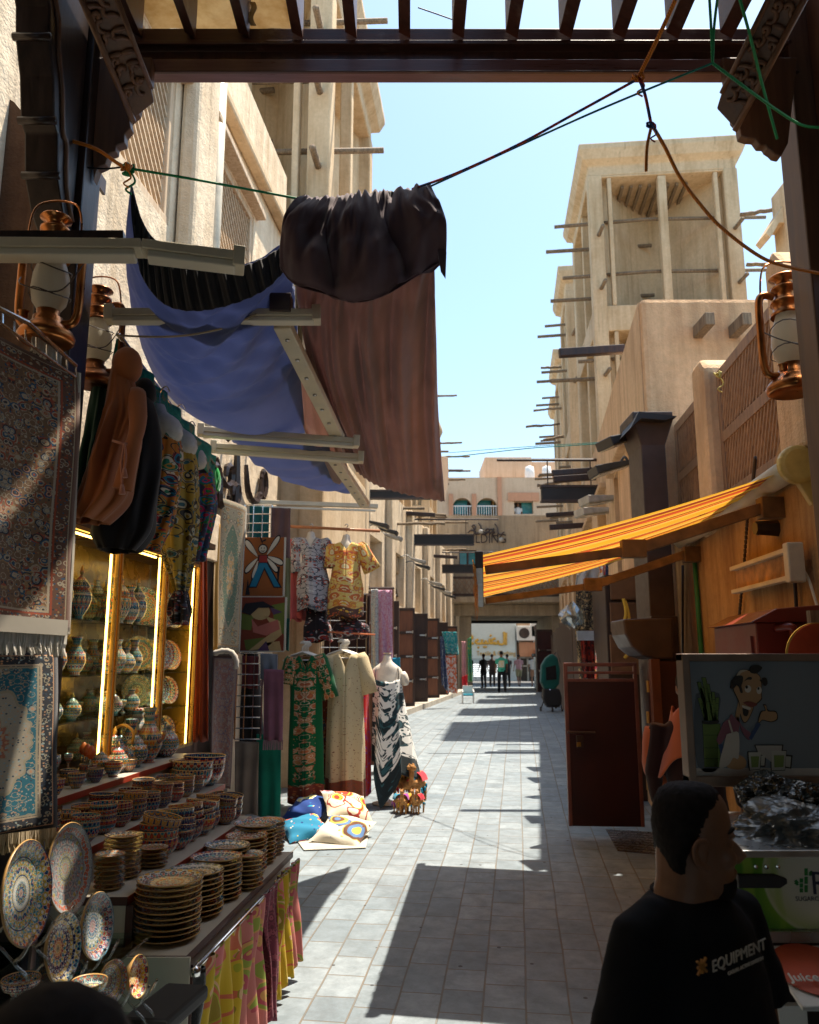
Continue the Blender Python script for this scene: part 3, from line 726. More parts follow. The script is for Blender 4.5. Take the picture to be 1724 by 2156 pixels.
# the covered souk the camera stands in: walls and end behind the viewpoint
m = MB(); m.prism([V((1.95, -14, -.6)), V((2.35, -14, -.6)), V((2.5, 2.19, -.6)), V((2.16, 2.19, -.6))], (0, 0, 5.9)); tag(m.build('wall', PL_O), 'ochre wall of the covered souk passage behind the viewpoint on the right', 'wall')
m = MB(); m.prism([V((-3.4, -14, -.6)), V((-2.7, -14, -.6)), V((-2.6, .18, -.6)), V((-3.4, .18, -.6))], (0, 0, 5.9)); tag(m.build('wall', PL_B), 'brown wall of the covered souk passage behind the viewpoint on the left', 'wall')
m = MB(); m.prism([at(x, y, 3.95) for x, y in ((-60, 165), (0, 195), (30, 215), (62, 255), (100, 292), (104, 1000), (-60, 1000))], (0, .12, 0)); tag(m.build('roof_shadow_panel', plaster('roof_shadow_brown', (0.16, 0.085, 0.045), (0.08, 0.04, 0.022), .5, .6)), 'dark brown panel shaped like the roof shadow at the far left edge', 'wall')  # made-up partition: dark colour and sloping top stand for the roof's shadow
# ================================================================ people
SKIN = NT('skin'); SKIN.fin(SKIN.ramp(SKIN.noise(SKIN.co(), 9, 4), [(0.3, (0.20, 0.095, 0.055)), (0.7, (0.27, 0.135, 0.08))]), 0.5, spec=0.4); SKIN = SKIN.mat
HAIR = plain('black_hair', (0.014, 0.011, 0.011), 0.8, vary=0.4, sc=60, spec=.2, bump=.6)
def ell(mb, c, r, n=12, M=None):
    prof = [(math.sin(PI * i / 8) , -math.cos(PI * i / 8)) for i in range(9)]
    b = len(mb.v); mb.lathe([(max(p[0], 1e-4), p[1]) for p in prof], n)
    for i in range(b, len(mb.v)):
        p = V(mb.v[i]); p = V((p.x * r[0], p.y * r[1], p.z * r[2])); p = (M @ p if M else p) + V(c); mb.v[i] = tuple(p)
def loft(mb, secs, n=20):
    """secs: (centre, rx, ry) horizontal ellipses"""
    vs = []; fs = []
    for (c, rx, ry) in secs:
        vs += [V((c[0] + rx * math.cos(2 * PI * k / n), c[1] + ry * math.sin(2 * PI * k / n), c[2])) for k in range(n)]
    for i in range(len(secs) - 1): fs += [(i * n + k, i * n + (k + 1) % n, (i + 1) * n + (k + 1) % n, (i + 1) * n + k) for k in range(n)]
    fs += [tuple(range(n - 1, -1, -1)), tuple(len(vs) - n + k for k in range(n))]
    mb.add(vs, fs)
def remesh(o, vox, sm=4):
    q = o.modifiers.new('fuse', 'REMESH'); q.mode = 'VOXEL'; q.voxel_size = vox; q.use_smooth_shade = True
    if sm:
        q = o.modifiers.new('soft', 'SMOOTH'); q.iterations = sm; q.factor = 0.5
def hand(mb, w, d, side, r=1.0, curl=.5, palmn=V((0, 1, 0))):
    """palm with four bent fingers and a thumb; w wrist, d pointing direction"""
    d = V(d).normalized(); n = (V(palmn) - d * V(palmn).dot(d)).normalized(); s = d.cross(n) * side; w = V(w)
    mb.tube([w, w + d * .03 * r, w + d * .085 * r], [.024 * r, .033 * r, .034 * r], 8)
    for i, L in enumerate((.072, .080, .074, .058)):
        b = w + d * .085 * r + s * (i - 1.5) * .019 * r
        c1 = b + (d * math.cos(curl * .5) + n * math.sin(curl * .5)) * L * .5 * r; c2 = c1 + (d * math.cos(curl * 1.5) + n * math.sin(curl * 1.5)) * L * .5 * r
        mb.tube([b - d * .02, b, c1, c2], [.009 * r, .0095 * r, .0085 * r, .007 * r], 7)
    b = w + d * .03 * r - s * .028 * r; c1 = b + (d * .7 - s * .6 + n * .3).normalized() * .04 * r
    mb.tube([b, c1, c1 + (d * .9 - s * .15 + n * .4).normalized() * .032 * r], [.013 * r, .0115 * r, .009 * r], 7)
def person(label, x, y, face, h=1.73, top='#335a55', bot='#1a1a1e', sleeve=.35, legs='stand', cap=None, group=None, armf=(0.1, 0.15), shorts=False, vox=.018, robe=None, zoff=0, hairy=True, extra=None):
    k = h / 1.75; P = thing('person', label, 'person', (x, y, gz(y) + zoff), group, face)       # face=0 looks towards +y (away)
    sk = MB(); H = 1.75
    ell(sk, (0, .01, 1.63), (.075, .095, .115)); ell(sk, (0, .105, 1.615), (.014, .02, .022)); ell(sk, (0, .07, 1.555), (.035, .035, .03))
    for s in (-1, 1): ell(sk, (s * .077, .0, 1.62), (.012, .022, .032)); ell(sk, (s * .03, .088, 1.64), (.016, .012, .01))
    sk.tube([(0, -.01, 1.42), (0, .0, 1.56)], [.062, .052], 10)
    loft(sk, [((0, 0, .88), .15, .10), ((0, 0, 1.05), .135, .09), ((0, 0, 1.25), .16, .105), ((0, 0, 1.40), .155, .085), ((0, 0, 1.46), .07, .06)])
    st = {'stand': (0, 0), 'walk': (.22, -.22), 'walk2': (-.16, .2)}[legs]
    arms = []
    for s, a in ((-1, armf[0]), (1, armf[1])):
        sh = V((s * .185, 0, 1.41)); el = sh + V((s * .06, a * .3 - .02, -.29)); wr = el + V((0, a * .9 + .04, -.25 + abs(a) * .25))
        sk.tube([sh, sh.lerp(el, .5), el, wr], [.05, .044, .037, .026], 8); hand(sk, wr, (wr - el), s, curl=.6); arms.append((sh, el, wr))
    lg = []
    for s, f in ((-1, st[0]), (1, st[1])):
        hip = V((s * .09, 0, .90)); kn = V((s * .10, f * .55 + .02, .49)); an = V((s * .10, f * 1.15 - .02 - (.12 if f < 0 else 0), .08 + (.05 if f < 0 else 0)))
        sk.tube([hip, hip.lerp(kn, .5), kn, kn.lerp(an, .3), an], [.088, .075, .052, .055, .036], 10); sk.tube([an + V((0, -.05, -.045)), an + V((0, .14, -.055))], [.036, .03], 8); lg.append((hip, kn, an))
    b = sk.build('body', SKIN, P, local=True, smooth=True); remesh(b, vox)
    t = MB(); loft(t, [((0, 0, .86), .175, .125), ((0, 0, 1.05), .165, .115), ((0, 0, 1.25), .18, .125), ((0, 0, 1.40), .175, .10), ((0, 0, 1.475), .085, .07)])
    for sh, el, wr in arms:
        e = sh.lerp(el, min(1, sleeve * 2)) if sleeve <= .5 else el.lerp(wr, (sleeve - .5) * 2)
        t.tube([sh + V((0, 0, .0)), e] if sleeve <= .5 else [sh, el, e], [.072, .062] if sleeve <= .5 else [.07, .055, .045], 9)
    c = t.build('shirt', top if not isinstance(top, (str, tuple)) else cloth('shirt_cloth', top), P, local=True, smooth=True); remesh(c, vox * .9)
    q = MB()
    if robe: loft(q, [((0, 0, .06), .24, .2), ((0, 0, .5), .20, .17), ((0, 0, .9), .18, .13), ((0, 0, 1.0), .17, .12)])
    else:
        loft(q, [((0, 0, .80), .17, .125), ((0, 0, .98), .165, .12)])
        for hip, kn, an in lg:
            if shorts: q.tube([hip, kn + V((0, 0, .03))], [.108, .085], 10)
            else: q.tube([hip, kn, an + V((0, 0, -.02))], [.105, .074, .062], 10)
    c = q.build('skirt' if robe else 'trousers', cloth('trouser_cloth', bot), P, local=True, smooth=True); remesh(c, vox * .9)
    q = MB()
    for hip, kn, an in lg: q.tube([an + V((0, -.06, -.05)), an + V((0, .17, -.055))], [.045, .04], 8)
    c = q.build('shoes', BLACK, P, local=True, smooth=True); remesh(c, vox)
    if hairy:
        q = MB(); ell(q, (0, -.012, 1.665), (.083, .100, .092)); c = q.build('hair', HAIR, P, local=True, smooth=True)
    if cap:
        q = MB(); ell(q, (0, -.005, 1.70), (.088, .105, .07)); q.tube([(0, .08, 1.69), (0, .16, 1.68)], [.06, .04], 8); c = q.build('cap', cloth('cap_cloth', cap), P, local=True, smooth=True)
    P.scale = (k, k, k); return P
jersey = NT('jersey'); gg = jersey.sep(jersey.co('Object'))
kk = jersey.mix(jersey.ma('MULTIPLY', jersey.ma('LESS_THAN', jersey.ma('ABSOLUTE', gg[0]), .11), jersey.ma('COMPARE', gg[2], 1.2, .14)), (0.05, 0.42, 0.30), (0.75, 0.62, 0.35)); jersey.fin(kk, .8); jersey = jersey.mat
pj = person('person walking away in a green football jersey numbered 83 and black trousers', *(at(1056, 1420, 36.0).xy), 0, 1.80, jersey, '#141418', legs='walk')
m = MB(); text_mb('83', .30, (-.17, -.13, 1.08), (1, 0, 0), (0, 0, 1), (0, -.01, 0), m); m.build('jersey_number', WHITE, pj, local=True)
for (x, Y, f, top, bot, lab, kw) in (
    (1018, 42, .5, '#3a3533', '#23201f', 'dark clothed person standing left of the green jersey, head turned', {}),
    (1036, 43.5, -.2, '#4a3a36', '#2a2423', 'person in a striped brown top just left of the jersey', {}),
    (1068, 43.5, .2, '#26252a', '#1c1c20', 'person in dark clothes just right of the green jersey', {}),
    (1092, 44.5, .1, '#b88f98', '#8f8a6c', 'person in a pink shirt and khaki shorts walking away', dict(shorts=True, legs='walk2')),
    (1123, 44, .1, '#c8ccd4', '#8a6a58', 'person in a white and red shirt with a dark cap beside the black bin', dict(cap='#20222a', shorts=True)),
    (975, 40, -1.2, '#191a20', '#17171b', 'person in black standing near the hanging clothes at the far left corner', {}),
    (990, 41, 2.0, '#20242c', '#17171b', 'second person in black beside the far left corner stall, facing the street', {})):
    p = at(x, 1410, Y); person(lab, p.x, Y, f, 1.72, top, bot, vox=.03, **kw)
# ================================================================ far end of the alley
def face_box(x0, y0, x1, y1, Y, dep, mb, m=0):
    a = at(x0, y0, Y); b = at(x1, y1, Y); mb.box(min(a.x, b.x), max(a.x, b.x), Y, Y + dep, min(a.z, b.z), max(a.z, b.z), m)
    return a, b
YB = 37.2
T = thing('bridge_building', 'grey plastered building bridging the end of the alley over a wide passage', 'building', at(1070, 1450, YB + 2))
m = MB()
def PB(a, z, d): return V((a, YB + d, z))
xl, xr = at(930, 1300, YB).x - 2.0, at(1200, 1300, YB).x + 3
ztop = at(1000, 1085, YB).z; zl = at(1000, 1262, YB).z; zp = at(1000, 1296, YB).z
w1 = (at(966, 1160, YB).x, at(1003, 1160, YB).x, at(0, 1196, YB).z, at(0, 1158, YB).z)
w2 = (at(1128, 1160, YB).x, at(1156, 1160, YB).x, at(0, 1176, YB).z, at(0, 1150, YB).z)
wallmesh(m, PB, xl, xr, zl, ztop, [w1, w2], .18, 5.5, 0, 1)
m.build('wall', [PL_E, WINB], T)
m = MB(); m.box(xl, xr, YB - .25, YB + 5.4, zl - .22, zl - .003); m.box(xl, xr, YB + .05, YB + 5.2, zp, zl - .223)
m.build('soffit', PL_E, T, bevel=.02)
m = MB()
for (x0, x1) in ((930, 992), (1162, 1220)):
    a = at(x0, 1296, YB + .3); b = at(x1, 1296, YB + .3); m.box(a.x - (1 if x0 < 1000 else 0), b.x + (0 if x0 < 1000 else 3), YB + .3, YB + 5.0, .3, zp - .002)
each(m, 'pier', PL_E, T)
m = MB(); a = at(990, 1312, YB + 5); m.box(xl, xr, YB + 4.7, YB + 5.3, at(0, 1312, YB + 5).z, zp - .01); m.build('inner_beam', BLACK, T)
f = MB()
for (a, b, c, d) in (w1, w2):
    for x in (a, (a + b) / 2, b): f.box(x - .04, x + .04, YB + .06, YB + .14, c, d)
    for z in (c, d): f.box(a, b, YB + .05, YB + .15, z - .04, z + .04)
f.build('window_frame', DOORD, T)
bal = MB(); za, zb = at(0, 1252, YB - .5).z, at(0, 1216, YB - .5).z
for z in (za, zb): bal.bar((xl + 1.9, YB - .5, z), (xr - 2.5, YB - .5, z), .1, .1)
bb = bal.build('balcony_rail', DOORD, T)
s = MB(); x = xl + 1.9
while x < xr - 2.5:
    s.bar((x, YB - .5, za), (x + .5, YB - .5, zb), .03, .05, up=V((0, 1, 0))); s.bar((x + .5, YB - .47, za), (x, YB - .47, zb), .03, .05, up=V((0, 1, 0))); x += .22
s.build('lattice', LATT, bb)
m = MB(); m.box(xl + 1.8, xr - 2.4, YB - .6, YB, za - .35, za - .1); m.build('balcony_slab', PL_E, T, bevel=.02)
m = MB(); text_mb('BUILDING', .62, at(966, 1143, YB - .03), (1, 0, 0), (0, 0, 1), (0, -.02, 0), m, sx=.8); calligraphy(m, lambda x, y: at(985, 1128, YB - .05) + V((x, 0, y)), 1.4, .5, .035, 11)
m.build('lettering', DARKM, T)
m = MB()
for (x, y) in ((1012, 1120), (1055, 1137), (1035, 1165)): p = at(x, y, YB - .12); m.lathe([(0, -.09), (.1, -.05), (.1, .1), (0, .13)], 8, p)
each(m, 'wall_lamp', LAMPG, T, smooth=True)
# apartment building beyond with arcaded loggias
YC = 46
T = thing('apartment_building', 'cream apartment building with two arched loggias rising behind the bridge building', 'building', at(1070, 1400, YC + 3))
m = MB(); xl2, xr2 = at(940, 1050, YC).x, at(1200, 1050, YC).x + 4; z0c = 5.0; ztc = at(0, 1005, YC).z
def PCc(a, z, d): return V((a, YC + d, z))
xw = (at(1082, 1050, YC).x, at(1122, 1050, YC).x, at(0, 1082, YC).z, at(0, 1055, YC).z)
xw2 = (at(1173, 1050, YC).x, at(1183, 1050, YC).x, at(0, 1075, YC).z, at(0, 1060, YC).z)
arches = []
zs_ = at(0, 1088, YC).z
for (a, b) in ((953, 993), (1003, 1047)): arches.append((at(a, 1050, YC).x, at(b, 1050, YC).x, zs_, at(0, 1048, YC).z))
wallmesh(m, PCc, xl2 - 6, xr2, z0c, ztc, [xw, xw2] + arches, .9, 6, 0, 1)
m.build('wall', [PL_P, PL_Y], T)
m = MB()                                                   # arch spandrels
for (a, b, c, d) in arches:
    cx, r = (a + b) / 2, (b - a) / 2; top = at(0, 1034, YC).z
    pts = [V((a - .02, YC - .02, d - .0)), V((a, YC - .02, d))] 
    arc = [V((cx - r * math.cos(PI * i / 14), YC - .02, d - r * .95 + r * .95 * math.sin(PI * i / 14) + .0)) for i in range(15)]
    for i in range(14):
        m.prism([arc[i], arc[i + 1], V((arc[i + 1].x, YC - .02, d + .05)), V((arc[i].x, YC - .02, d + .05))], (0, .3, 0))
each(m, 'arch_head', PL_P, T)
m = MB()
for x in (998, 1052, 949): p = at(x, 1050, YC - .1); m.box(p.x - .12, p.x + .12, YC - .12, YC + .05, zs_, at(0, 1005 if x == 1052 else 1040, YC).z)
a, b, c, d = xw; m.box(a - .35, b + .35, YC - .1, YC + .05, d, d + .5)
each(m, 'pilaster', PL_S, T)
m = MB()
for (a, b, c, d) in arches:
    m.box(a + .5, a + 1.0, YC + .82, YC + .89, c, c + 1.5)
    m.box(a + 1.2, b - .1, YC + .82, YC + .88, c, c + 1.3)
m.build('door', DOORD, T)
m = MB()
for (a, b, c, d) in arches: m.box(a + .1, a + .9, YC + .74, YC + .80, c + .3, c + 1.4)
a, b, c, d = xw; m.box((a * .55 + b * .45), b, YC + .5, YC + .56, c, d); a, b, c, d = xw2; m.box(a, b, YC + .5, YC + .56, c, d)
each(m, 'window_pane', WINB, T)
m = MB(); a, b, c, d = xw; m.box(a, b, YC + .6, YC + .66, c, d); m.build('dark_opening', WIND, T)
m = MB()
for (a, b, c, d) in arches:
    m.box(a, b, YC + .02, YC + .06, c + .62, c + .68); x = a
    while x < b: m.box(x, x + .03, YC + .03, YC + .06, c, c + .62); x += .14
m.build('balustrade', WHITE, T)
m = MB(); face_box(1020, 962, 1120, 1004.6, YC + 2.5, 4, m); face_box(1118, 972, 1172, 1004.6, YC + 3.0, 4, m); m.build('roof_block', PL_P, T, bevel=.03)
m = MB(); 
for x in (1115, 1151): p = at(x, 1000, YC + 1); m.lathe([(0, .6), (.25, .5), (.3, .1), (.28, -.4)], 12, p)
each(m, 'roof_tank', WHITE, T, smooth=True)
person('person in a white shirt leaning in the teal window of the cream building', (xw[0] * .75 + xw[1] * .25), YC + .45, PI, 1.7, '#d8d8d8', '#30303a', vox=.03, zoff=xw[2] - .545 - .95)
# shop across the road, seen through the passage
YS = 56
T = thing('shop', 'white clad shop front with gold Arabic letters across the road', 'shop', at(1040, 1440, YS + 2))
m = MB(); a = at(960, 1300, YS); b = at(1086, 1300, YS); m.box(a.x, b.x, YS, YS + 5, .3, at(0, 1290, YS).z); m.build('wall', plain('shop_wall', (0.50, 0.56, 0.58), .6, vary=.08), T)
m = MB(); a = at(985, 1313, YS - .2); b = at(1085, 1386, YS - .2); m.box(a.x, b.x, YS - .25, YS - .01, b.z, a.z); sg = m.build('sign_panel', plain('sign_white', (0.62, 0.70, 0.72), .5, vary=.04), T)
GOLD = plain('gold_letters', (0.62, 0.36, 0.05), .4)
m = MB(); text_mb('\uFE8E\uFEF3\uFEAE\uFEA3\uFEDF\uFE8D', .1, (0, 0, -50), (1, 0, 0), (0, 0, 1), (0, .01, 0), MB())
def ST(x, y): return at(993 + x, 1358 - y, YS - .28)
for P in ([(72, 0), (72, 26)], [(68, 28), (68, 4), (58, 2), (55, 10)], [(58, 4), (46, 3), (42, 10), (50, 14)], [(50, 5), (38, 4), (38, 14)], [(38, 4), (30, 4), (30, 10)], [(30, 4), (22, 4), (22, 12)], [(22, 4), (12, 3), (8, 8), (14, 12)], [(0, 4), (-5, 10), (2, 16), (-4, 22)], [(-3, 2), (4, 4)]):
    m.tube(curve([ST(*q) for q in P], 8), .09, 6)
for (x, y) in ((40, 20), (26, -4), (30, -4), (14, -5)): m.lathe([(0, -.1), (.1, 0), (0, .1)], 6, ST(x, y))
text_mb('Textile & Clothing', .45, ST(10, -22), (1, 0, 0), (0, 0, 1), (0, -.02, 0), m, sx=.8)
m.build('lettering', GOLD, sg)
m = MB(); a = at(990, 1396, YS); b = at(1070, 1443, YS); m.box(a.x, b.x, YS - .06, YS + .02, b.z, a.z); m.build('shop_window', plain('shop_window_goods', (0.55, 0.62, 0.62), .2, vary=.9, sc=14), T)
m = MB(); q = random.Random(4)
for i in range(7): m.box(a.x + .2, b.x - .1, YS - .1, YS - .07, a.z - .1 - i * .13, a.z - .07 - i * .13)
m.build('shop_lights', emis('shop_light', (0.95, 1.0, 1.0), 1.2), T)
T = thing('shop', 'salmon banded shop front with grey frames and a red canopy across the road', 'shop', at(1130, 1440, YS + 2))
m = MB(); a = at(1087, 1300, YS + .3); m.box(a.x, a.x + 12, YS + .3, YS + 5, .3, at(0, 1275, YS).z); m.build('wall', PL_P, T)
m = MB(); a = at(1092, 1352, YS); b = at(1175, 1382, YS); m.box(a.x, b.x + 3, YS - .2, YS + .29, b.z, a.z); m.build('salmon_band', PL_S, T)
m = MB(); a = at(1092, 1383, YS); b = at(1180, 1440, YS); m.box(a.x, b.x, YS + .2, YS + .29, b.z - .6, a.z); gl = m.build('glass_front', WIND, T)
m = MB()
for x in (1095, 1112, 1135, 1152, 1175): p = at(x, 1410, YS); m.box(p.x - .06, p.x + .06, YS + .1, YS + .19, b.z - .6, a.z)
for y in (1384, 1402): p = at(1100, y, YS); m.box(a.x, b.x, YS + .1, YS + .2, p.z - .05, p.z + .05)
m.build('frame', LAMPG, gl)
m = MB(); a = at(1130, 1371, YS - 1.3); b = at(1178, 1371, YS); m.prism([V((a.x, YS - 1.4, a.z - .55)), V((a.x, YS - 1.4, a.z - .35)), V((a.x, YS - .22, a.z + .15)), V((a.x, YS - .22, a.z - .55))], (b.x - a.x + 2, 0, 0)); m.build('canopy', plain('red_canopy', (0.55, 0.16, 0.10), .5), T)
for i, (x, y) in enumerate(((1107, 1333), (1137, 1325))):
    p = at(x, y, YS - .3); T2 = thing('air_conditioner', ['lower left air conditioner unit on the wall over the salmon band', 'higher right air conditioner unit on the wall over the salmon band'][i], 'air conditioner', (p.x, p.y, p.z - .5))
    m = MB(); m.box(p.x - .65, p.x + .65, p.y - .25, p.y + .3, p.z - .5, p.z + .5); m.build('casing', WHITE, T2, bevel=.03)
    m = MB(); m.lathe([(0, 0), (.36, 0), (.36, .03), (.30, .05), (0, .03)], 16, p + V((-.15, -.25, 0)), Matrix.Rotation(PI / 2, 3, 'X')); m.build('fan_grille', DARKM, T2)
    m = MB(); m.box(p.x - .55, p.x - .5, p.y, p.y + .6, p.z - .62, p.z - .5); m.box(p.x + .5, p.x + .55, p.y, p.y + .6, p.z - .62, p.z - .5); each(m, 'bracket', STEEL, T2)
# road beyond the passage
m = MB(); m.grid(lambda u, v: V((lerp(-60, 60, u), lerp(46, 55, v), .549)), 1, 1); tag(m.build('road', plain('asphalt', (0.10, 0.10, 0.10), .85, vary=.2, sc=2)), kind='structure')
# black bin, bollards
T = thing('litter_bin', 'tall black litter bin at the far end before the white shirted person', 'bin', ground_at(at(1149, 1440, 37)))
p = wloc(T); m = MB(); m.box(p.x - .48, p.x + .48, 36.6, 37.3, p.z + .05, p.z + 1.55); m.build('bin_body', BLACKG, T, bevel=.05)
m = MB(); m.box(p.x - .54, p.x + .54, 36.55, 37.35, p.z + 1.56, p.z + 1.7); m.build('lid', BLACK, T, bevel=.03)
m = MB(); m.box(p.x - .25, p.x + .25, 36.585, 36.598, p.z + .6, p.z + 1.0); m.build('notice', plain('bin_notice', (0.25, 0.2, 0.12), .6), T)
# ---- stroller
p = ground_at(at(1165, 1500, 17.0)); p = ong(1166, 1497); Ys = p.y
T = thing('pushchair', 'folded dark green and black pushchair parked by the right hand shutters', 'pushchair', p)
def L3(x, y, d=0): return at(x, y, Ys + d)
m = MB()
P = [(1141, 1400), (1150, 1385), (1163, 1375), (1175, 1385), (1180, 1412), (1178, 1440), (1168, 1453), (1147, 1452), (1139, 1435)]
m.prism([L3(x, y, -.18) for x, y in P], (0, .34, 0)); m.build('hood', cloth('pushchair_green', (0.01, 0.10, 0.085)), T, bevel=.06)
m = MB(); P = [(1145, 1450), (1178, 1450), (1184, 1470), (1180, 1487), (1152, 1488), (1144, 1470)]; m.prism([L3(x, y, -.2) for x, y in P], (0, .38, 0)); m.build('seat', BLACK, T, bevel=.04)
m = MB(); P = [(1149, 1405), (1170, 1400), (1172, 1430), (1150, 1432)]; m.prism([L3(x, y, -.2) for x, y in P], (0, .015, 0)); m.build('window', WIND, T)
m = MB()
for a, b in (((1146, 1470), (1139, 1492)), ((1180, 1470), (1182, 1492)), ((1163, 1484), (1163, 1494)), ((1150, 1488), (1180, 1488))): m.tube([L3(*a), L3(*b)], .014, 6)
m.tube([L3(1150, 1450, .1), L3(1146, 1395, .25), L3(1172, 1372, .28), L3(1182, 1400, .2)], .014, 6); m.build('frame', DARKM, T, smooth=True)
for (x, y, d) in ((1138, 1493, 0), (1183, 1493, 0), (1163, 1494, -.15), (1170, 1486, .3)):
    m = MB(); c = L3(x, y, d); Mx = Matrix.Rotation(PI / 2, 3, 'Y')
    m.lathe([(.055, -.02), (.075, -.015), (.075, .015), (.055, .02)], 14, c, Mx); wl = m.build('wheel', BLACK, T, smooth=True)
    m = MB(); m.lathe([(0, -.022), (.045, -.012), (.045, .012), (0, .022)], 10, c, Mx); m.build('hub', STEEL, wl)
m = MB(); m.lathe([(0, -.03), (.03, 0), (0, .03)], 8, L3(1158, 1452, -.25)); m.build('clasp', CHROME, T)
# ================================================================ shutters and goods along the right wall
def leaf(name, label, F, Y, off0, off1, z1, dep, mat, group, panels=3, side=1):
    """a folded wooden shop shutter standing out from the wall: framed box with rails, battens and hinges"""
    T = thing(name, label, 'shop shutter', F(Y, (off0 + off1) / 2, .62), group)
    m = MB(); a, b = F(Y, off0, 0), F(Y, off1, 0); zb = gz(Y) + .16
    m.box(min(a.x, b.x), max(a.x, b.x), Y, Y + dep, zb, z1); m.build('panel', mat, T, bevel=.01)
    m = MB()
    for i in range(panels + 1):
        z = zb + .04 + (z1 - zb - .08) * i / panels; m.box(min(a.x, b.x) - .02, max(a.x, b.x) + .02, Y - .03, Y + dep + .02, z - .04, z + .04)
    for x in (min(a.x, b.x), max(a.x, b.x)): m.box(x - .03, x + .03, Y - .025, Y + dep + .015, zb, z1)
    m.build('rail', DOORD, T, bevel=.006)
    m = MB()
    for i in range(1, panels):
        z = zb + (z1 - zb) * i / panels
        for x in (min(a.x, b.x) + .06, max(a.x, b.x) - .03): m.tube([V((x, Y - .05, z - .04)), V((x, Y - .05, z + .04))], .02, 6)
        m.box(max(a.x, b.x) - .22, max(a.x, b.x) - .03, Y - .045, Y - .032, z - .02, z + .02)
    each(m, 'hinge', STEEL, T, smooth=False)
    return T
for i in range(6):
    Y = 13.5 + i * 3.4
    leaf('shop_shutter', 'brown folded wooden shutter, %s of the row on the right side' % ['nearest', 'second', 'third', 'fourth', 'fifth', 'farthest'][i], FR_, Y, -.42, -.02, gz(Y) + 2.35, .75, [DOORW, DOORD][i % 2], 'folded shutters on the right side')
p = at(1173, 1330, 33); T = leaf('shop_shutter', 'tall dark red door leaf standing open at the far right end', FR_, 32.5, -1.1, -.5, at(0, 1325, 32.5).z, .3, MAROON, 'folded shutters on the right side')
# hanging fabrics, right
def hang(name, label, cat, pts, Y, mat, nw=5, amp=.025, group=None, parent=None, nu=20, nv=24, thick=.006, dY=0):
    """cloth hanging flat-on to the street: pts = [(xl,yt),(xr,yt),(xr,yb),(xl,yb)] in the photo layout at depth Y"""
    a, b, c, d = [at(x, y, Y + (dY if i in (1, 2) else 0)) for i, (x, y) in enumerate(pts)]; ph = a.x * 13 + a.z * 7
    def f(u, v):
        p = a.lerp(b, u).lerp(d.lerp(c, u), v)
        return p + V((0, amp * (.25 + v) * math.sin(u * nw * 2 * PI + ph + math.sin(v * 3 + ph) * .8) + amp * .5 * math.sin(u * nw * 5 + v * 2), amp * .3 * math.sin(u * nw * 6 + ph) * v))
    m = MB(); m.grid(lambda u, v: f(u, 1 - v), nu, nv)
    o = m.build(name, mat, parent, smooth=True, solid=thick)
    return tag(o, label, cat, group) if not parent else o
BLKGOLD = printmat('black_gold_print', (0.02, 0.02, 0.025), [(0.45, 0.28, 0.12), (0.35, 0.2, 0.08), (0.5, 0.4, 0.25)], 9, line=(0.4, 0.3, 0.15), cover=.35)
REDBLK = printmat('red_black_print', (0.25, 0.02, 0.01), [(0.02, 0.01, 0.01), (0.12, 0.01, 0.01)], 8, cover=.6)
POPPY = printmat('red_yellow_floral', (0.80, 0.76, 0.70), [(0.75, 0.03, 0.03), (0.85, 0.5, 0.03), (0.7, 0.05, 0.1)], 5, cover=.75, mirror=False, asp=5)
BLUEP = printmat('blue_print', (0.05, 0.08, 0.2), [(0.4, 0.45, 0.5), (0.02, 0.03, 0.08)], 9)
hang('hanging_fabric', 'black fabric with gold scrolls hung on the right under the awning', 'fabric', [(1212, 1240), (1258, 1238), (1256, 1328), (1213, 1325)], 10.6, BLKGOLD, 2, .02)
hang('hanging_fabric', 'dark red and black patterned fabric below the black and gold one', 'fabric', [(1222, 1340), (1255, 1340), (1258, 1500), (1235, 1500)], 10.5, REDBLK, 3, .03)
hang('hanging_fabric', 'black and tan fabric tapering down at the left of the dark red one', 'fabric', [(1208, 1300), (1226, 1310), (1245, 1500), (1228, 1500)], 10.9, BLKGOLD, 2, .03)
hang('hanging_fabric', 'white scarf with big red and yellow flowers hanging on the right', 'scarf', [(1262, 1190), (1274, 1188), (1268, 1440), (1252, 1440)], 10.2, POPPY, 2, .03)
hang('hanging_fabric', 'narrow blue patterned scarf beside the red and yellow floral one', 'scarf', [(1270, 1180), (1280, 1178), (1282, 1440), (1272, 1440)], 10.4, BLUEP, 2, .02)
m = MB(); a = at(1214, 1328, 10.3); b = at(1254, 1348, 10.3); m.box(a.x, b.x, 10.28, 10.32, b.z, a.z); tag(m.build('label_board', plain('pale_board', (0.45, 0.47, 0.5), .5)), 'pale blank card above the dark red fabric', 'card')
T = thing('plastic_bag', 'clear crinkled plastic bag hanging by the black and gold fabric', 'bag', at(1205, 1315, 10.2)); m = MB(); q = random.Random(2); c = at(1205, 1295, 10.3)
m.grid(lambda u, v: c + V(((.16 + .03 * math.sin(v * 9 + u * 20)) * math.cos(2 * PI * u) * math.sin(PI * (v * .9 + .08)), .10 * math.sin(2 * PI * u) * math.sin(PI * (v * .9 + .08)), .30 * (v - .5) + .03 * math.sin(u * 31))), 14, 8)
m.build('bag', glassy('bag_film', (0.75, 0.85, 0.85), .15, 1.2), T)
hang('wrapped_goods', 'grey wrapped bundle under the awning at the top of the fabrics', 'bundle', [(1215, 1210), (1262, 1190), (1258, 1240), (1213, 1238)], 10.8, cloth('silver_wrap', (0.42, 0.42, 0.42)), 2, .05)
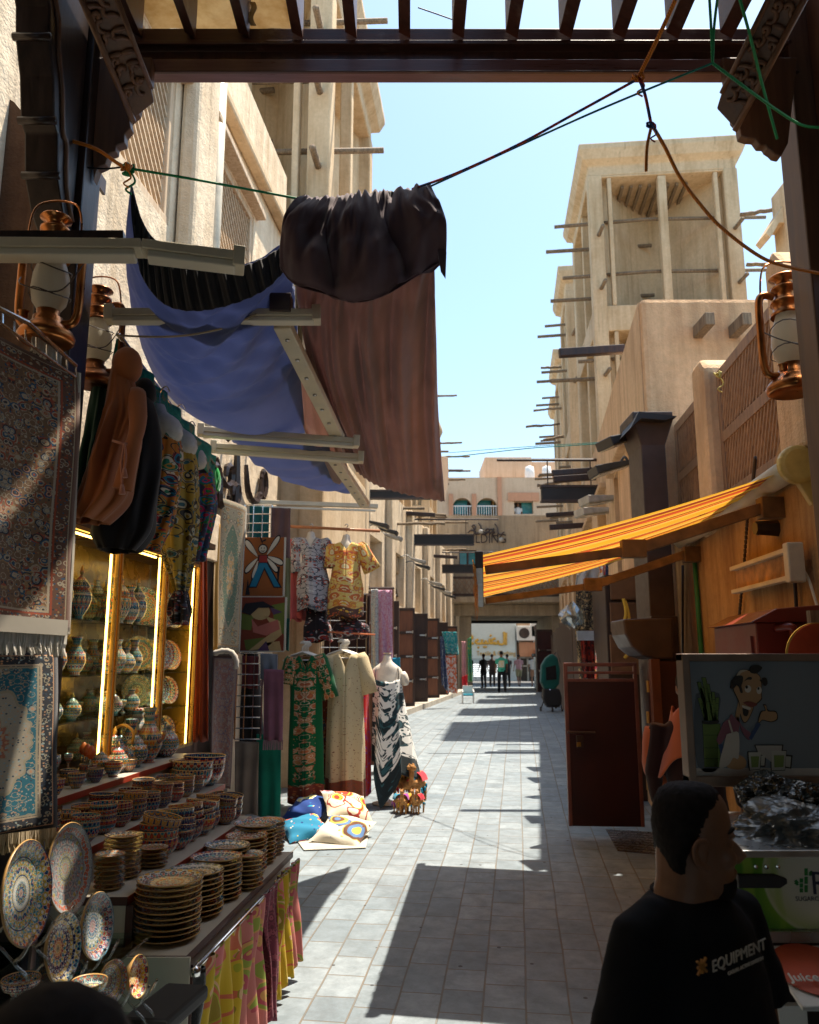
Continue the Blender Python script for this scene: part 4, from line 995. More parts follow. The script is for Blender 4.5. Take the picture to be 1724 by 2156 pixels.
# tall dark brown cupboards right, behind the gate
T = thing('cupboard', 'large dark brown cupboard wall with panels standing behind the red gate', 'cupboard', at(1310, 1400, 9.6))
a = at(1272, 1210, 9.6); b = at(1370, 1200, 9.6); m = MB(); m.box(a.x, b.x, 9.6, 10.3, gz(9.6), a.z); m.build('carcass', DOORD, T, bevel=.01)
m = MB()
for (y0, y1) in ((1215, 1262), (1268, 1330), (1336, 1420)):
    p, q_ = at(1284, y0, 9.55), at(1362, y1, 9.55); m.box(p.x, q_.x, 9.55, 9.59, q_.z, p.z)
m.build('door', plain('dull_brown_panel', (0.13, 0.06, 0.028), .5), T, bevel=.01)
m = MB(); m.tube(curve([at(1312, 1260, 9.4), at(1318, 1290, 9.4), at(1310, 1330, 9.4), at(1322, 1370, 9.4), at(1315, 1385, 9.4)], 14), .02, 6); m.tube(curve([at(1316, 1265, 9.4), at(1324, 1300, 9.4), at(1320, 1350, 9.4)], 10), .018, 6)
tag(m.build('rope', plain('yellow_rope', (0.55, 0.33, 0.03), .7), smooth=True), 'yellow rope dangling in front of the dark brown cupboard', 'rope')
# red gate panel
T = thing('gate', 'dark maroon sheet metal gate with an open rail along its top edge', 'gate', at(1280, 1740, 7.95))
Yg = 7.95; pl = at(1196, 1740, Yg); pr = at(1358, 1742, Yg - .1); tl = at(1188, 1432, Yg); tr = at(1346, 1434, Yg - .1)
zb = pl.z; zt = tl.z; xa = tl.x; xb = tr.x
m = MB(); m.box(xa, xb, Yg - .02, Yg + .02, zb, zt, rz=-.06, piv=V((xb, Yg, 0))); m.build('sheet', MAROON, T, bevel=.006)
zr = at(1188, 1399, Yg).z; zm = at(1188, 1416, Yg).z
m = MB()
for z, h in ((zr, .035), (zm, .025), (zt, .03)): m.box(xa, xb, Yg - .025, Yg + .025, z - h / 2, z + h / 2, rz=-.06, piv=V((xb, Yg, 0)))
for x in (xa, xb - .03): m.box(x, x + .035, Yg - .028, Yg + .028, zb, zr + .01, rz=-.06, piv=V((xb, Yg, 0)))
m.build('rail', plain('gate_rail', (0.16, 0.06, 0.05), .35), T, bevel=.004)
m = MB(); p = at(1195, 1541, Yg - .06); q_ = at(1253, 1542, Yg - .06); m.tube([p, q_], .012, 8); c = at(1221, 1560, Yg - .07); m.box(c.x - .03, c.x + .03, Yg - .08, Yg - .03, c.z - .06, c.z + .05); m.build('bolt', DARKM, T)
m = MB(); c = at(1218, 1567, Yg - .08); m.box(c.x - .02, c.x + .02, Yg - .10, Yg - .07, c.z - .02, c.z + .02); m.build('padlock', plain('brass', (0.4, 0.25, 0.08), .35, metal=1), T, bevel=.004)
T = thing('cabinet', 'dark red brown metal cabinet the maroon gate is hinged on', 'cabinet', at(1400, 1780, 7.3))
a = at(1358, 1392, 7.5); b = at(1450, 1392, 7.5); m = MB(); m.box(a.x, b.x + .2, 7.3, 7.46, gz(7.3) + .02, a.z); m.build('carcass', MAROON, T, bevel=.01)
m = MB(); m.box(a.x - .03, a.x + .05, 7.22, 7.3, gz(7.3), a.z + .02); m.build('hinge_post', plain('rusted_post', (0.11, 0.035, 0.02), .6), T, bevel=.005)
m = MB()
for y in (1445, 1510, 1650): p = at(1364, y, 7.2); m.tube([p + V((0, 0, -.05)), p + V((0, 0, .05))], .014, 6)
each(m, 'hinge', plain('brass_hinge', (0.4, 0.26, 0.1), .4, metal=.8), T)
# manhole
T = thing('manhole_cover', 'worn chequered metal manhole cover in the paving by the gate', 'manhole cover', ong(1330, 1765))
m = MB(); P = [ong(x, y, .006) for x, y in ((1275, 1745), (1385, 1752), (1410, 1800), (1300, 1790))]; m.prism([p - V((0, 0, .03)) for p in P], (0, 0, .03)); m.build('plate', DARKM, T)
m = MB()
for i in range(12):
    for j in range(9):
        u, v = (i + .5) / 12, (j + .5) / 9; p = P[0].lerp(P[1], u).lerp(P[3].lerp(P[2], u), v); s_ = 1 if (i + j) % 2 else -1
        m.box(p.x - .02, p.x + .02, p.y - .006, p.y + .006, p.z, p.z + .005, rz=s_ * .7)
m.build('tread', STEEL, T)
# ---- floodlights and signs
def flood(name, label, p, d, s=1.0, mat=None, armp=None, group=None):
    """slim floodlight; p body centre, d pointing direction along the head"""
    T = thing(name, label, 'floodlight', p, group); d = V(d).normalized(); m = MB()
    side = d.cross(V((0, 0, 1))).normalized()
    a = V(p) - d * .22 * s; b = V(p) + d * .22 * s
    m.bar(a, b, .20 * s, .05 * s, w2=.32 * s, h2=.10 * s); h = m.build('head', mat or LAMPB, T, bevel=.012)
    m = MB(); up = side.cross(d); m.bar(a - up * .035 * s + d * .02, b - up * .058 * s - d * .02, .15 * s, .012, w2=.27 * s); m.build('lens', LENS, h)
    m = MB(); e = V(armp) if armp is not None else a + V((.3, 0, .15)); m.tube(curve([a, a.lerp(e, .4) + V((0, 0, .08)), e], 8), .015 * s, 6); each(m, 'arm', mat or LAMPB, T, smooth=True)
    return T
flood('floodlight', 'black floodlight with slatted shade beside the drain column hopper', at(1308, 925, 8.0), (-1, -.3, -.35), 1.0, None, at(1335, 915, 8.3))
flood('floodlight', 'black floodlight arm on the right wall below the green wire', at(1285, 985, 9.6), (-1, -.1, -.28), 1.1, None, at(1305, 975, 9.8))
flood('floodlight', 'upper grey floodlight beside the right hand black sign', at(1262, 1052, 11.8), (-1, -.2, -.12), 1.2, LAMPG, at(1298, 1040, 12.0), None)
flood('floodlight', 'lower grey floodlight just below its twin on the right wall', at(1250, 1077, 12.6), (-1, -.2, -.12), 1.2, LAMPG, at(1290, 1068, 12.8), None)
for (x, y, Y, l) in ((1268, 1188, 11.5, 'small black floodlight over the hanging fabrics on the right, upper'), (1258, 1250, 12.5, 'small black floodlight over the fabrics on the right, lower')):
    flood('floodlight', l, at(x, y, Y), (-1, -.2, -.4), .8, None, at(x + 20, y - 10, Y + .2))
def banner(label, x0, y0, x1, y1, Y, grp='blank black hanging signs over the alley'):
    a, b = at(x0, y0, Y), at(x1, y1, Y); T = thing('hanging_sign', label, 'sign', ((a.x + b.x) / 2, Y, b.z), grp)
    m = MB(); m.box(a.x, b.x, Y - .07, Y + .07, b.z, a.z); m.build('panel', BLACK, T, bevel=.012)
    m = MB(); m.box(a.x - .012, b.x + .012, Y - .085, Y + .085, a.z - .03, a.z + .012); m.box(a.x - .012, b.x + .012, Y - .085, Y + .085, b.z - .012, b.z + .03); m.build('frame', DARKM, T)
    m = MB()
    for t in (.12, .88): x = lerp(a.x, b.x, t); m.tube([(x, Y, a.z), (x, Y, a.z + .5)], .012, 6)
    m.tube([(a.x - .8, Y, a.z + .5), (b.x + .8, Y, a.z + .5)], .03, 6); each(m, 'hanger_rod', DARKM, T)
banner('blank black hanging sign on the right side near the white floodlights', 1139, 1024, 1260, 1056, 14.3)
banner('blank black sign whose middle shows at the lower edge of the mauve cloth', 758, 1033, 905, 1050, 18.7)
banner('blank black hanging sign on the left side level with the awning tip', 864, 1126, 997, 1147.5, 25.0)
banner('blank black hanging sign farthest away, partly behind the awning tip', 923, 1189, 1050, 1206, 31.8)
# ================================================================ LEFT: near building
def NL(Y, off, z): return V((-2.6 + 0.0965 * Y + off, Y, z))          # + off to the street
def PN(a, z, d): return NL(a, -d, z)
LB = thing('building', 'sunlit cream plastered building with two big lattice windows high on the left', 'building', NL(6, -1.5, 0))
m = MB()
wo_ = [(5.05, 6.12, 5.50, 6.9), (6.85, 8.42, 5.80, 6.95)]
wallmesh(m, PN, .2, 9.8, -.3, 8.35, wo_, .16, 3.5, 0, 1)
m.build('wall', [PL_L, DARKW], LB)  # dark window backs stand for the shade behind the lattice
m = MB(); m.prism([NL(Y, .0, z) for Y, z in ((3.0, 7.38), (9.75, 7.38), (9.75, 7.5), (3.0, 7.5))], V((.14, 0, 0)))
m.build('cornice', PL_T, LB, bevel=.03)
m = MB(); m.box(NL(6.3, 0, 0).x, NL(6.3, .16, 0).x, 6.22, 6.74, 3.6, 7.37, shear=.0965); each(m, 'pilaster', PL_L, LB, bevel=.04)
m = MB(); m.tube([NL(6.86, .1, 3.9), NL(6.86, .1, 8.3)], .075, 14); m.build('downpipe', plain('cream_pipe', (0.62, 0.55, 0.42), .5), LB, smooth=True)
for (a, b, c, d) in wo_:
    f = MB()
    for z in (c + .03, d - .03): f.bar(NL(a, -.05, z), NL(b, -.05, z), .09, .08)
    for Y in (a + .04, b - .04): f.bar(NL(Y, -.05, c), NL(Y, -.05, d), .09, .08, up=V((1, 0, 0)))
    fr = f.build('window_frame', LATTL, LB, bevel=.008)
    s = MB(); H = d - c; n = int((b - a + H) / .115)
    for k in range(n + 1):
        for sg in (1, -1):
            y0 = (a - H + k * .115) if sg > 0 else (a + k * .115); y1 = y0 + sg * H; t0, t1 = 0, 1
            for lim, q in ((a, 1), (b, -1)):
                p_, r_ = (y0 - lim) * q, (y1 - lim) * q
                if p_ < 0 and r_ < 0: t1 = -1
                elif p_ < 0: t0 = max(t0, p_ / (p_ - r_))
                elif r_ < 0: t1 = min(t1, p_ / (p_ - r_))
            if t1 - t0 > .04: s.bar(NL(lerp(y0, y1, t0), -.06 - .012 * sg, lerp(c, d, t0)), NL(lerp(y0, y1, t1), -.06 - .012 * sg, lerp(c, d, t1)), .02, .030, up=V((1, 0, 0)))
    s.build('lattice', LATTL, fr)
    m = MB(); m.bar(NL(a - .12, .08, d + .06), NL(b + .12, .02, d + .06), .18, .07); each(m, 'lintel', LATTL, LB, bevel=.01)
# worn plaster patches, wall plaque and lit lower ground floor
m = MB(); calligraphy(m, lambda x, y: NL(7.1 + x, .05, 3.45 + y), 1.7, .75, .035, 3); o = m.build('wall_lettering', DARKW, LB)
m = MB(); m.prism([NL(6.6, .02, 2.85), NL(7.5, .02, 2.85), NL(7.5, .02, 3.3), NL(6.6, .02, 3.3)], V((.06, 0, 0))); m.build('plaque', PL_L, LB, bevel=.01)
m = MB(); a = NL(5.0, .03, 4.05)
m.box(at(211, 385, 4.9).x, at(217, 385, 4.9).x, 4.85, 4.95, at(211, 402, 4.9).z, at(211, 372, 4.9).z); tag(m.build('hook_plate', DARKM), 'small dark hook plate on the cream wall beside the left post', 'hook')
# wind tower left
wind_tower('wind_tower', 'tan wind tower on the left with poles sticking out, its top hidden by the pergola', V((-3.85, 10.6, 0)), 2.72, 4.2, 0, 12.9, R(-5.5),
           [(5.0, 7.2), (7.7, 12.1)], polez=(9.4, 7.9, 10.6, 11.6), cap=.75)
# farther left towers
for i, (Y, zt, dd) in enumerate(((17.5, 11.0, 3.0), (24.0, 11.8, 3.0), (30.5, 11.6, 2.6))):
    wind_tower('wind_tower', ['tan wind tower hidden behind the mauve cloth except its poles', 'slender tan wind tower whose poles show beyond the mauve cloth', 'farthest tan wind tower on the left at the alley end'][i],
               FL_(Y, -2.75 - .15, 0), 2.75, dd, 4.5, zt, R(-9), [(4.9, 7.4), (7.8, zt - 1.0)], fine=False, polez=(zt - 1.6, zt - 2.9, 7.4, 6.5), cap=.8)
for i, (x, y, Y) in enumerate(((925, 833, 30), (930, 933, 30), (935, 992, 31), (938, 1010, 33), (940, 962, 33), (930, 1100, 30), (925, 1128, 28), (905, 1085, 25), (880, 1103, 23), (925, 1158, 33))):
    r = ray(x, y); z = CZ + r.z / r.y * Y; a = FL_(Y, -.1, z)
    pole_stick('pole', a, a + V((1.1 + .2 * (i % 3), 0, .02)), .045, 'weathered wooden pole poking from the left towers into the alley', 'poles poking out of the left hand towers')
# ================================================================ LEFT: far shop row
def PF(a, z, d): return FL_(a, -d, z)
fo = [(12.4 + i * 3.2, 14.5 + i * 3.2, 3.5, 5.0) for i in range(8)]
FB = thing('building', 'long sunlit cream souk building with lettered niches above shutters along the left of the alley', 'building', FL_(22, -2, 0))
m = MB(); wallmesh(m, PF, 10.0, 37.0, 0, 6.6, fo, .3, 4, 0, 1); m.build('wall', [PL_L, PL_L], FB)
m = MB()
for i, (a, b, c, d) in enumerate(fo):
    calligraphy(m, lambda x, y, a=a: FL_(a + .3 + x, -.2, 3.75 + y), 1.5, .85, .035, 20 + i)
m.build('lettering', DARKW, FB)
m = MB()
for i in range(8): Y = 14.95 + i * 3.2; m.box(FL_(Y, 0, 0).x, FL_(Y, .18, 0).x, Y, Y + .55, .4, 6.55, shear=.173)
each(m, 'pilaster', PL_L, FB, bevel=.04)
m = MB()
for (x, y, Y) in ((860, 1080, 24.5), (920, 1170, 30.5)): r = ray(x, y); spout(Y, CZ + r.z / r.y * Y, .9, -1, FL_)
each(m, 'rain_spout', DOORD, FB, bevel=.012)
for i, (x, y, Y) in enumerate(((800, 1118, 19.0), (817, 1130, 19.6), (822, 1104, 17.9), (870, 1180, 23.4), (883, 1192, 24.2), (905, 1228, 27.0), (915, 1238, 27.8), (927, 1246, 29.5), (940, 1255, 31.0))):
    r = ray(x, y); z = CZ + r.z / r.y * Y; a = FL_(Y, .55, z)
    flood('floodlight', 'black floodlight on a short arm over the left shop shutters', a, (1, -.15, -.3), 1.0, LAMPG if i % 2 else LAMPB, FL_(Y + .05, .02, z + .12), 'floodlights in pairs on the left wall')
Ys_ = (15.2, 17.6, 20.2, 22.6, 25.0, 27.6, 30.0, 33.0)
for i, Y in enumerate(Ys_):
    leaf('shop_shutter', 'brown folded wooden shutter, %s of the row on the left side' % ['nearest', 'second', 'third', 'fourth', 'fifth', 'sixth', 'seventh', 'farthest'][i],
         FL_, Y, -.1, .55, 3.45 - .02 * i, .85, [DOORD, DOORW, DOORD, DOORW][i % 4], 'folded shutters on the left side', 4)
TEALF = printmat('teal_fringed', (0.02, 0.30, 0.32), [(0.6, 0.65, 0.6), (0.01, 0.12, 0.16), (0.03, 0.45, 0.42)], 10, cover=.5)
REDM = printmat('red_white_maze', (0.70, 0.62, 0.55), [(0.65, 0.10, 0.03), (0.7, 0.16, 0.05)], 9, cover=.75, dots=.2)
PINKF = printmat('pink_floral', (0.55, 0.40, 0.50), [(0.50, 0.10, 0.16), (0.62, 0.42, 0.56), (0.45, 0.25, 0.45), (0.35, 0.03, 0.06)], 22, cover=.7, mirror=False, asp=3.5)
BLUEF = printmat('blue_floral', (0.60, 0.62, 0.58), [(0.05, 0.25, 0.30), (0.55, 0.15, 0.10), (0.10, 0.35, 0.42)], 22, cover=.7, mirror=False, asp=5)
T = thing('shop_shutter', 'reddish brown shutter leaf the pink floral scarves hang on', 'shop shutter', at(805, 1500, 11.4))
a, b = at(780, 1240, 11.45), at(828, 1500, 11.45); m = MB(); m.box(a.x, b.x, 11.45, 11.55, gz(11.4) + .1, a.z); m.build('panel', DOORW, T, bevel=.008)
m = MB(); m.tube([at(776, 1238, 11.4), at(830, 1238, 11.4)], .02, 6); m.build('top_bar', DOORD, T)
hang('scarf', 'pink and lilac floral scarf hanging on the reddish shutter', 'scarf', [(796, 1242), (825, 1242), (827, 1420), (798, 1410)], 11.35, PINKF, 2, .02)
hang('scarf', 'pale blue floral scarf left of the pink floral one', 'scarf', [(781, 1240), (796, 1240), (797, 1410), (781, 1408)], 11.32, BLUEF, 1, .02)
hang('scarf', 'plain bright blue scarf behind the white mannequin shoulder', 'scarf', [(826, 1385), (842, 1384), (845, 1470), (828, 1470)], 11.2, cloth('cyan_cloth', (0.02, 0.30, 0.48)), 1, .02)
hang('hanging_fabric', 'turquoise fringed fabric hanging high on a far left shutter', 'fabric', [(930, 1330), (962, 1330), (966, 1378), (938, 1376)], 24.6, TEALF, 3, .04)
hang('hanging_fabric', 'red and white maze patterned fabric below the turquoise one', 'fabric', [(938, 1380), (960, 1380), (962, 1460), (940, 1458)], 24.5, REDM, 2, .04)
hang('hanging_fabric', 'dark blue paisley fabric sagging left of the red maze one', 'fabric', [(926, 1340), (934, 1340), (945, 1460), (930, 1440)], 24.3, BLUEP, 2, .05)
hang('hanging_fabric', 'pink garment hanging at the far left shutters', 'garment', [(972, 1350), (980, 1350), (981, 1430), (972, 1430)], 28.2, cloth('pink_cloth', (0.6, 0.3, 0.32)), 2, .04)
hang('hanging_fabric', 'green and yellow scarf hanging at the far left end', 'scarf', [(984, 1345), (992, 1340), (995, 1435), (986, 1435)], 29.5, printmat('green_yel', (0.03, 0.25, 0.12), [(0.3, 0.4, 0.05), (0.02, 0.25, 0.25)], 6), 2, .04)
hang('hanging_fabric', 'plain red cloth hanging low at the far left end', 'fabric', [(972, 1425), (984, 1420), (984, 1450), (973, 1452)], 28.0, cloth('red_cloth', (0.6, 0.02, 0.03)), 2, .04)
T = thing('chair', 'small turquoise chair with white arms at the far left kerb', 'chair', ground_at(at(985, 1462, 27))); p = wloc(T)
m = MB(); m.box(p.x - .3, p.x + .3, p.y - .3, p.y + .3, p.z + .42, p.z + .52); m.build('seat', cloth('turq', (0.02, 0.25, 0.35)), T, bevel=.04)
for x in (-.3, .3):
    m = MB(); m.tube([p + V((x, -.3, .0)), p + V((x, -.3, .62)), p + V((x, .3, .75))], .03, 6); m.tube([p + V((x, .3, 0)), p + V((x, .3, .75))], .03, 6); m.build('side_frame', WHITE, T)
m = MB(); m.box(p.x - .28, p.x + .28, p.y + .26, p.y + .3, p.z + .5, p.z + .95); m.build('backrest', WHITE, T, bevel=.01); T.scale = (.6,) * 3
WARP[0] = True
# ================================================================ LEFT: textile stall (upright racks, kaftans)
def wires(mb, x0, y0, x1, y1, Y, st=.1, r=.004, dY=0):
    a, b = at(x0, y0, Y), at(x1, y1, Y); Y = a.y; n = max(2, round(abs(b.x - a.x) / st)); k = max(2, round(abs(a.z - b.z) / st))
    for i in range(n + 1): x = lerp(a.x, b.x, i / n); mb.tube([V((x, Y, a.z)), V((x, Y, b.z))], r * (1.6 if i in (0, n) else 1), 5)
    for i in range(k + 1): z = lerp(a.z, b.z, i / k); mb.tube([V((a.x, Y, z)), V((b.x, Y, z))], r, 5)
def rack(label, *q):
    m = MB(); wires(m, *q); return tag(m.build('wire_rack', CHROME), label, 'rack')
rack('upper wire grid rack beside the folded teal cloth', 515, 1063, 570, 1140, 6.05, .1, .006)
rack('lower wire grid rack in front of dark cloths', 500, 1375, 548, 1556, 5.6, .1, .006)
rack('wire grid rack behind the kaftans', 640, 1250, 770, 1420, 8.1, .11, .005)
# framed dark support posts and top tube of the textile stall
m = MB(); m.bar(at(522, 1056, 6.4), at(795, 1066, 6.8), .05, .05); 
T = thing('light_fitting', 'long slim white tube light spanning over the textile stall entrance', 'light fitting', at(660, 1062, 6.6)); 
m.build('housing', CREAM, T, bevel=.006); m = MB(); m.bar(at(530, 1060, 6.38) + V((0, 0, -.035)), at(790, 1069, 6.78) + V((0, 0, -.035)), .035, .02); m.build('diffuser', CREAMD, T)
m = MB(); m.tube([at(610, 1108, 7.3), at(800, 1118, 7.3)], .018, 8); tag(m.build('rail', plain('orange_rail', (0.42, 0.16, 0.06), .4), smooth=True), 'orange brown rail the upper kaftans hang from', 'rail')
m = MB(); m.tube([at(560, 1440, 6.8), at(612, 1395, 6.8)], .012, 6); m.tube([at(690, 1330, 7.2), at(790, 1336, 7.2)], .012, 6); tag(m.build('rail', plain('orange_hanger', (0.5, 0.14, 0.05), .4)), 'thin rail the lower kaftan hangers hook over', 'rail')
# rugs & printed mats
RUG_G = rugmat('green_cream_rug', (0.30, 0.26, 0.17), [(0.40, 0.24, 0.10), (0.20, 0.22, 0.14), (0.42, 0.34, 0.22), (0.14, 0.10, 0.08)], (0.24, 0.19, 0.13), medal=((0.12, 0.17, 0.11), .15, .62, (0.45, 0.28, 0.12)), su=.6, sv=1.8, bw=.09, sc=16, line=(0.35, 0.28, 0.18))
RUG_R = rugmat('dusty_red_rug', (0.22, 0.10, 0.08), [(0.30, 0.22, 0.17), (0.12, 0.10, 0.14), (0.26, 0.14, 0.10)], (0.14, 0.08, 0.07), su=.6, sv=1.8, bw=.06, sc=20, line=(0.25, 0.18, 0.14))
def hangY(name, label, cat, pts, mat, nw=4, amp=.02, nu=16, nv=30, group=None, thick=.008, parent=None, curl=0):
    a, b, c, d = [at(*p) for p in pts]; ph = a.x * 13
    nrm = (b - a).cross(V((0, 0, 1))).normalized()
    def f(u, v):
        p = a.lerp(b, u).lerp(d.lerp(c, u), v)
        return p + nrm * (amp * (.3 + v) * math.sin(u * nw * 2 * PI + ph + math.sin(v * 3) * .7) + amp * .4 * math.sin(v * 7 + ph) + curl * (abs(2 * u - 1) ** 3) * (1 - .5 * v))
    m = MB(); m.grid(lambda u, v: f(u, 1 - v), nu, nv); o = m.build(name, mat, parent, smooth=True, solid=thick)
    return o if parent else tag(o, label, cat, group)
hangY('rug', 'long prayer rug with an orange arch and green corners, curled at the edges', 'rug', [(460, 1045, 5.1), (524, 1068, 5.35), (505, 1375, 5.3), (450, 1368, 5.0)], RUG_G, 1, .01, curl=-.05)
hangY('rug', 'dusty red patterned rug hanging below the arched prayer rug', 'rug', [(447, 1380, 5.15), (500, 1382, 5.3), (482, 1660, 5.25), (440, 1650, 5.1)], RUG_R, 1, .02)
hangY('cloth', 'mustard back edge of cloth hanging left of the prayer rug', 'cloth', [(452, 1100, 4.98), (462, 1104, 5.05), (455, 1370, 5.02), (445, 1368, 4.95)], cloth('mustard', (0.30, 0.16, 0.03)), 1, .01)
m = MB(); m.tube(curve([at(450, 1376, 4.95), at(470, 1370, 4.95), at(488, 1374, 4.95), at(497, 1390, 4.95), at(496, 1408, 4.95)], 14), [.022 + .006 * (i % 2) for i in range(15)], 8); tag(m.build('fringe_roll', cloth('white_fringe', (0.45, 0.40, 0.33)), smooth=True), 'fluffy white rolled fringe at the foot of the prayer rug', 'fringe')
# pictorial mats: generic flat motifs raised a few mm on the woven panel
def matpic(label, x0, y0, x1, y1, Y, base, shapes, edge):
    T = thing('picture_mat', label, 'mat', at((x0 + x1) / 2, y1, Y)); a, b = at(x0, y0, Y), at(x1, y1, Y); Y = a.y; W, H = b.x - a.x, a.z - b.z
    m = MB(); m.box(a.x, b.x, Y, Y + .012, b.z, a.z); m.build('mat', cloth('mat_base', base), T, bevel=.003)
    m = MB(); m.box(b.x - .0, b.x + .018, Y - .004, Y + .016, b.z, a.z); m.box(a.x, b.x, Y - .004, Y + .016, b.z - .012, b.z); m.build('edging', cloth('mat_edge', edge), T)
    def Q(x, y, k): return V((a.x + x * W, Y - .0015 - k * .0012, a.z - y * H))
    for k, (nm, c, parts) in enumerate(shapes):
        m = MB()
        for P in parts: m.prism([Q(x, y, k) for x, y in P], (0, .0012, 0))
        m.build(nm, cloth(nm + '_yarn', c), T)
    return T
def leafs(cx, cy, ang, L, W, n=10):
    r = []; ca, sa = math.cos(ang), math.sin(ang)
    for i in range(2 * n):
        t = i / (2 * n) * 2 * PI; u = L * (1 - math.cos(t)) / 2; v = W * math.sin(t) * (.35 + .65 * (1 - math.cos(t)) / 2)
        r.append((cx + u * ca - v * sa, cy + u * sa + v * ca))
    return r
def disc(cx, cy, rx, ry, n=18): return [(cx + rx * math.cos(2 * PI * i / n), cy + ry * math.sin(2 * PI * i / n)) for i in range(n)]
wings = [(.38, .33, R(222), .40, .07), (.38, .36, R(140), .36, .06), (.40, .40, R(112), .32, .05), (.60, .30, R(-48), .42, .06), (.62, .33, R(18), .38, .06), (.60, .36, R(40), .34, .06)]
matpic('orange brown mat with a smiling winged stick figure in blue trousers', 510, 1131, 595, 1255, 5.85, (0.22, 0.065, 0.012), [
    ('outline', (0.012, 0.01, 0.01), [leafs(x, y, a, L + .03, w_ + .025) for x, y, a, L, w_ in wings] + [disc(.5, .20, .115, .085), [(.40, .30), (.62, .30), (.66, .44), (.38, .44)], [(.40, .42), (.62, .42), (.98, .86), (.78, .86), (.55, .56), (.38, .86), (.18, .86)],
        [(.02, .86), (.08, .76), (.06, .98)], [(.12, .98), (.17, .70), (.23, .98)], [(.84, .5), (.88, .9), (.92, .5)]]),
    ('wing', (0.45, 0.40, 0.30), [leafs(x, y, a, L, w_) for x, y, a, L, w_ in wings] + [disc(.5, .20, .09, .065)]),
    ('jumper', (0.20, 0.02, 0.015), [[(.43, .31), (.60, .31), (.63, .43), (.41, .43)]]),
    ('trousers', (0.01, 0.12, 0.19), [[(.43, .44), (.60, .44), (.93, .84), (.80, .84), (.55, .51), (.37, .84), (.22, .84)]]),
    ('face_lines', (0.012, 0.01, 0.01), [disc(.465, .185, .012, .012), disc(.535, .185, .012, .012), [(.44, .21), (.47, .245), (.53, .245), (.56, .21), (.53, .232), (.47, .232)], leafs(.5, .12, R(-120), .14, .02), leafs(.46, .08, R(-20), .12, .02)])], (0.42, 0.38, 0.30))
matpic('mat with a plain patchwork of red, green, ochre and pink shapes', 508, 1257, 597, 1370, 5.8, (0.16, 0.03, 0.012), [
    ('green_patch', (0.10, 0.12, 0.02), [[(0, .3), (.3, .35), (.25, .62), (0, .6)], [(.7, .15), (1, .1), (1, .7), (.8, .6)], [(.1, .8), (.6, .75), (.5, 1), (.15, .98)]]),
    ('ochre_patch', (0.36, 0.24, 0.10), [disc(.45, .28, .22, .15), [(.55, .35), (.9, .45), (.95, .7), (.6, .95), (.2, 1), (.5, .8), (.8, .62)], [(.62, .85), (.9, .82), (.95, 1), (.6, 1)]]),
    ('pink_patch', (0.34, 0.10, 0.07), [[(.25, .4), (.4, .55), (.85, .42), (.9, .6), (.6, .72), (.3, .66)]]),
    ('purple_patch', (0.07, 0.035, 0.07), [[(.65, .18), (.95, .28), (.75, .33)], [(.4, 1), (.6, .82), (.68, 1)]]),
    ('black_patch', (0.012, 0.01, 0.012), [[(.02, .28), (.1, .12), (.5, .08), (.78, .2), (.4, .2), (.22, .34)]])], (0.42, 0.38, 0.30))
# folded shawls and cloth on the racks
for nm, lab, q, Y, c in (('shawl', 'teal folded cloth behind the upper wire grid', (525, 1065, 567, 1140), 6.15, (0.01, 0.09, 0.09)),
    ('shawl', 'mauve brown folded shawl hanging right of the upper wire grid', (572, 1068, 612, 1175), 5.98, (0.13, 0.07, 0.06)),
    ('shawl', 'olive green shawl hanging under the mauve brown one', (592, 1170, 612, 1310), 6.12, (0.20, 0.20, 0.09)),
    ('shawl', 'dark green fringed shawl below the olive one', (594, 1300, 610, 1370), 6.1, (0.01, 0.08, 0.05)),
    ('shawl', 'grey blue shawl with tassels beside the lower wire grid', (548, 1375, 585, 1432), 5.55, (0.13, 0.15, 0.18)),
    ('shawl', 'dusty purple shawl with a fringe hanging low beside the green fabric', (555, 1408, 597, 1560), 5.5, (0.16, 0.06, 0.09)),
    ('shawl', 'dark red cloth behind the lower wire grid', (510, 1380, 545, 1450), 5.7, (0.10, 0.015, 0.015)),
    ('shawl', 'emerald green sheer shawl hanging to the ground left of the green kaftan', (540, 1545, 592, 1720), 5.65, (0.0, 0.12, 0.075)),
    ('shawl', 'beige and teal diamond shawl left of the emerald one', (495, 1560, 545, 1715), 5.6, (0.17, 0.13, 0.10))):
    hang(nm, lab, 'shawl', [(q[0], q[1]), (q[2], q[1] + 2), (q[2] - 2, q[3]), (q[0] - 1, q[3] - 2)], Y, cloth('shawl_cloth', c, .3), 2, .012)
m = MB()
for i in range(24): p = at(555 + i * 1.75, 1558, 5.49); m.tube([p, p + V((rnd.uniform(-.01, .01), 0, -.09))], .004, 4)
for i in range(14): p = at(549 + i * 2.5, 1431, 5.54); m.tube([p, p + V((rnd.uniform(-.01, .01), 0, -.06))], .005, 4)
tag(m.build('shawl_fringe', cloth('fringe_yarn', (0.2, 0.11, 0.13)), None), 'knotted fringes of the purple and grey shawls', 'fringe')
WARP[0] = False
hang('cloth', 'burnt orange cloth hanging beside the lit cabinet', 'cloth', [(400, 1160), (434, 1150), (440, 1560), (392, 1560)], 6.15, cloth('orange_dark', (0.24, 0.035, 0.008)), 3, .03)
hang('cloth', 'black backdrop cloth between the orange cloth and the rugs', 'cloth', [(405, 1040), (520, 1060), (560, 1640), (400, 1600)], 8.62, cloth('black_drop', (0.014, 0.011, 0.010)), 5, .03)
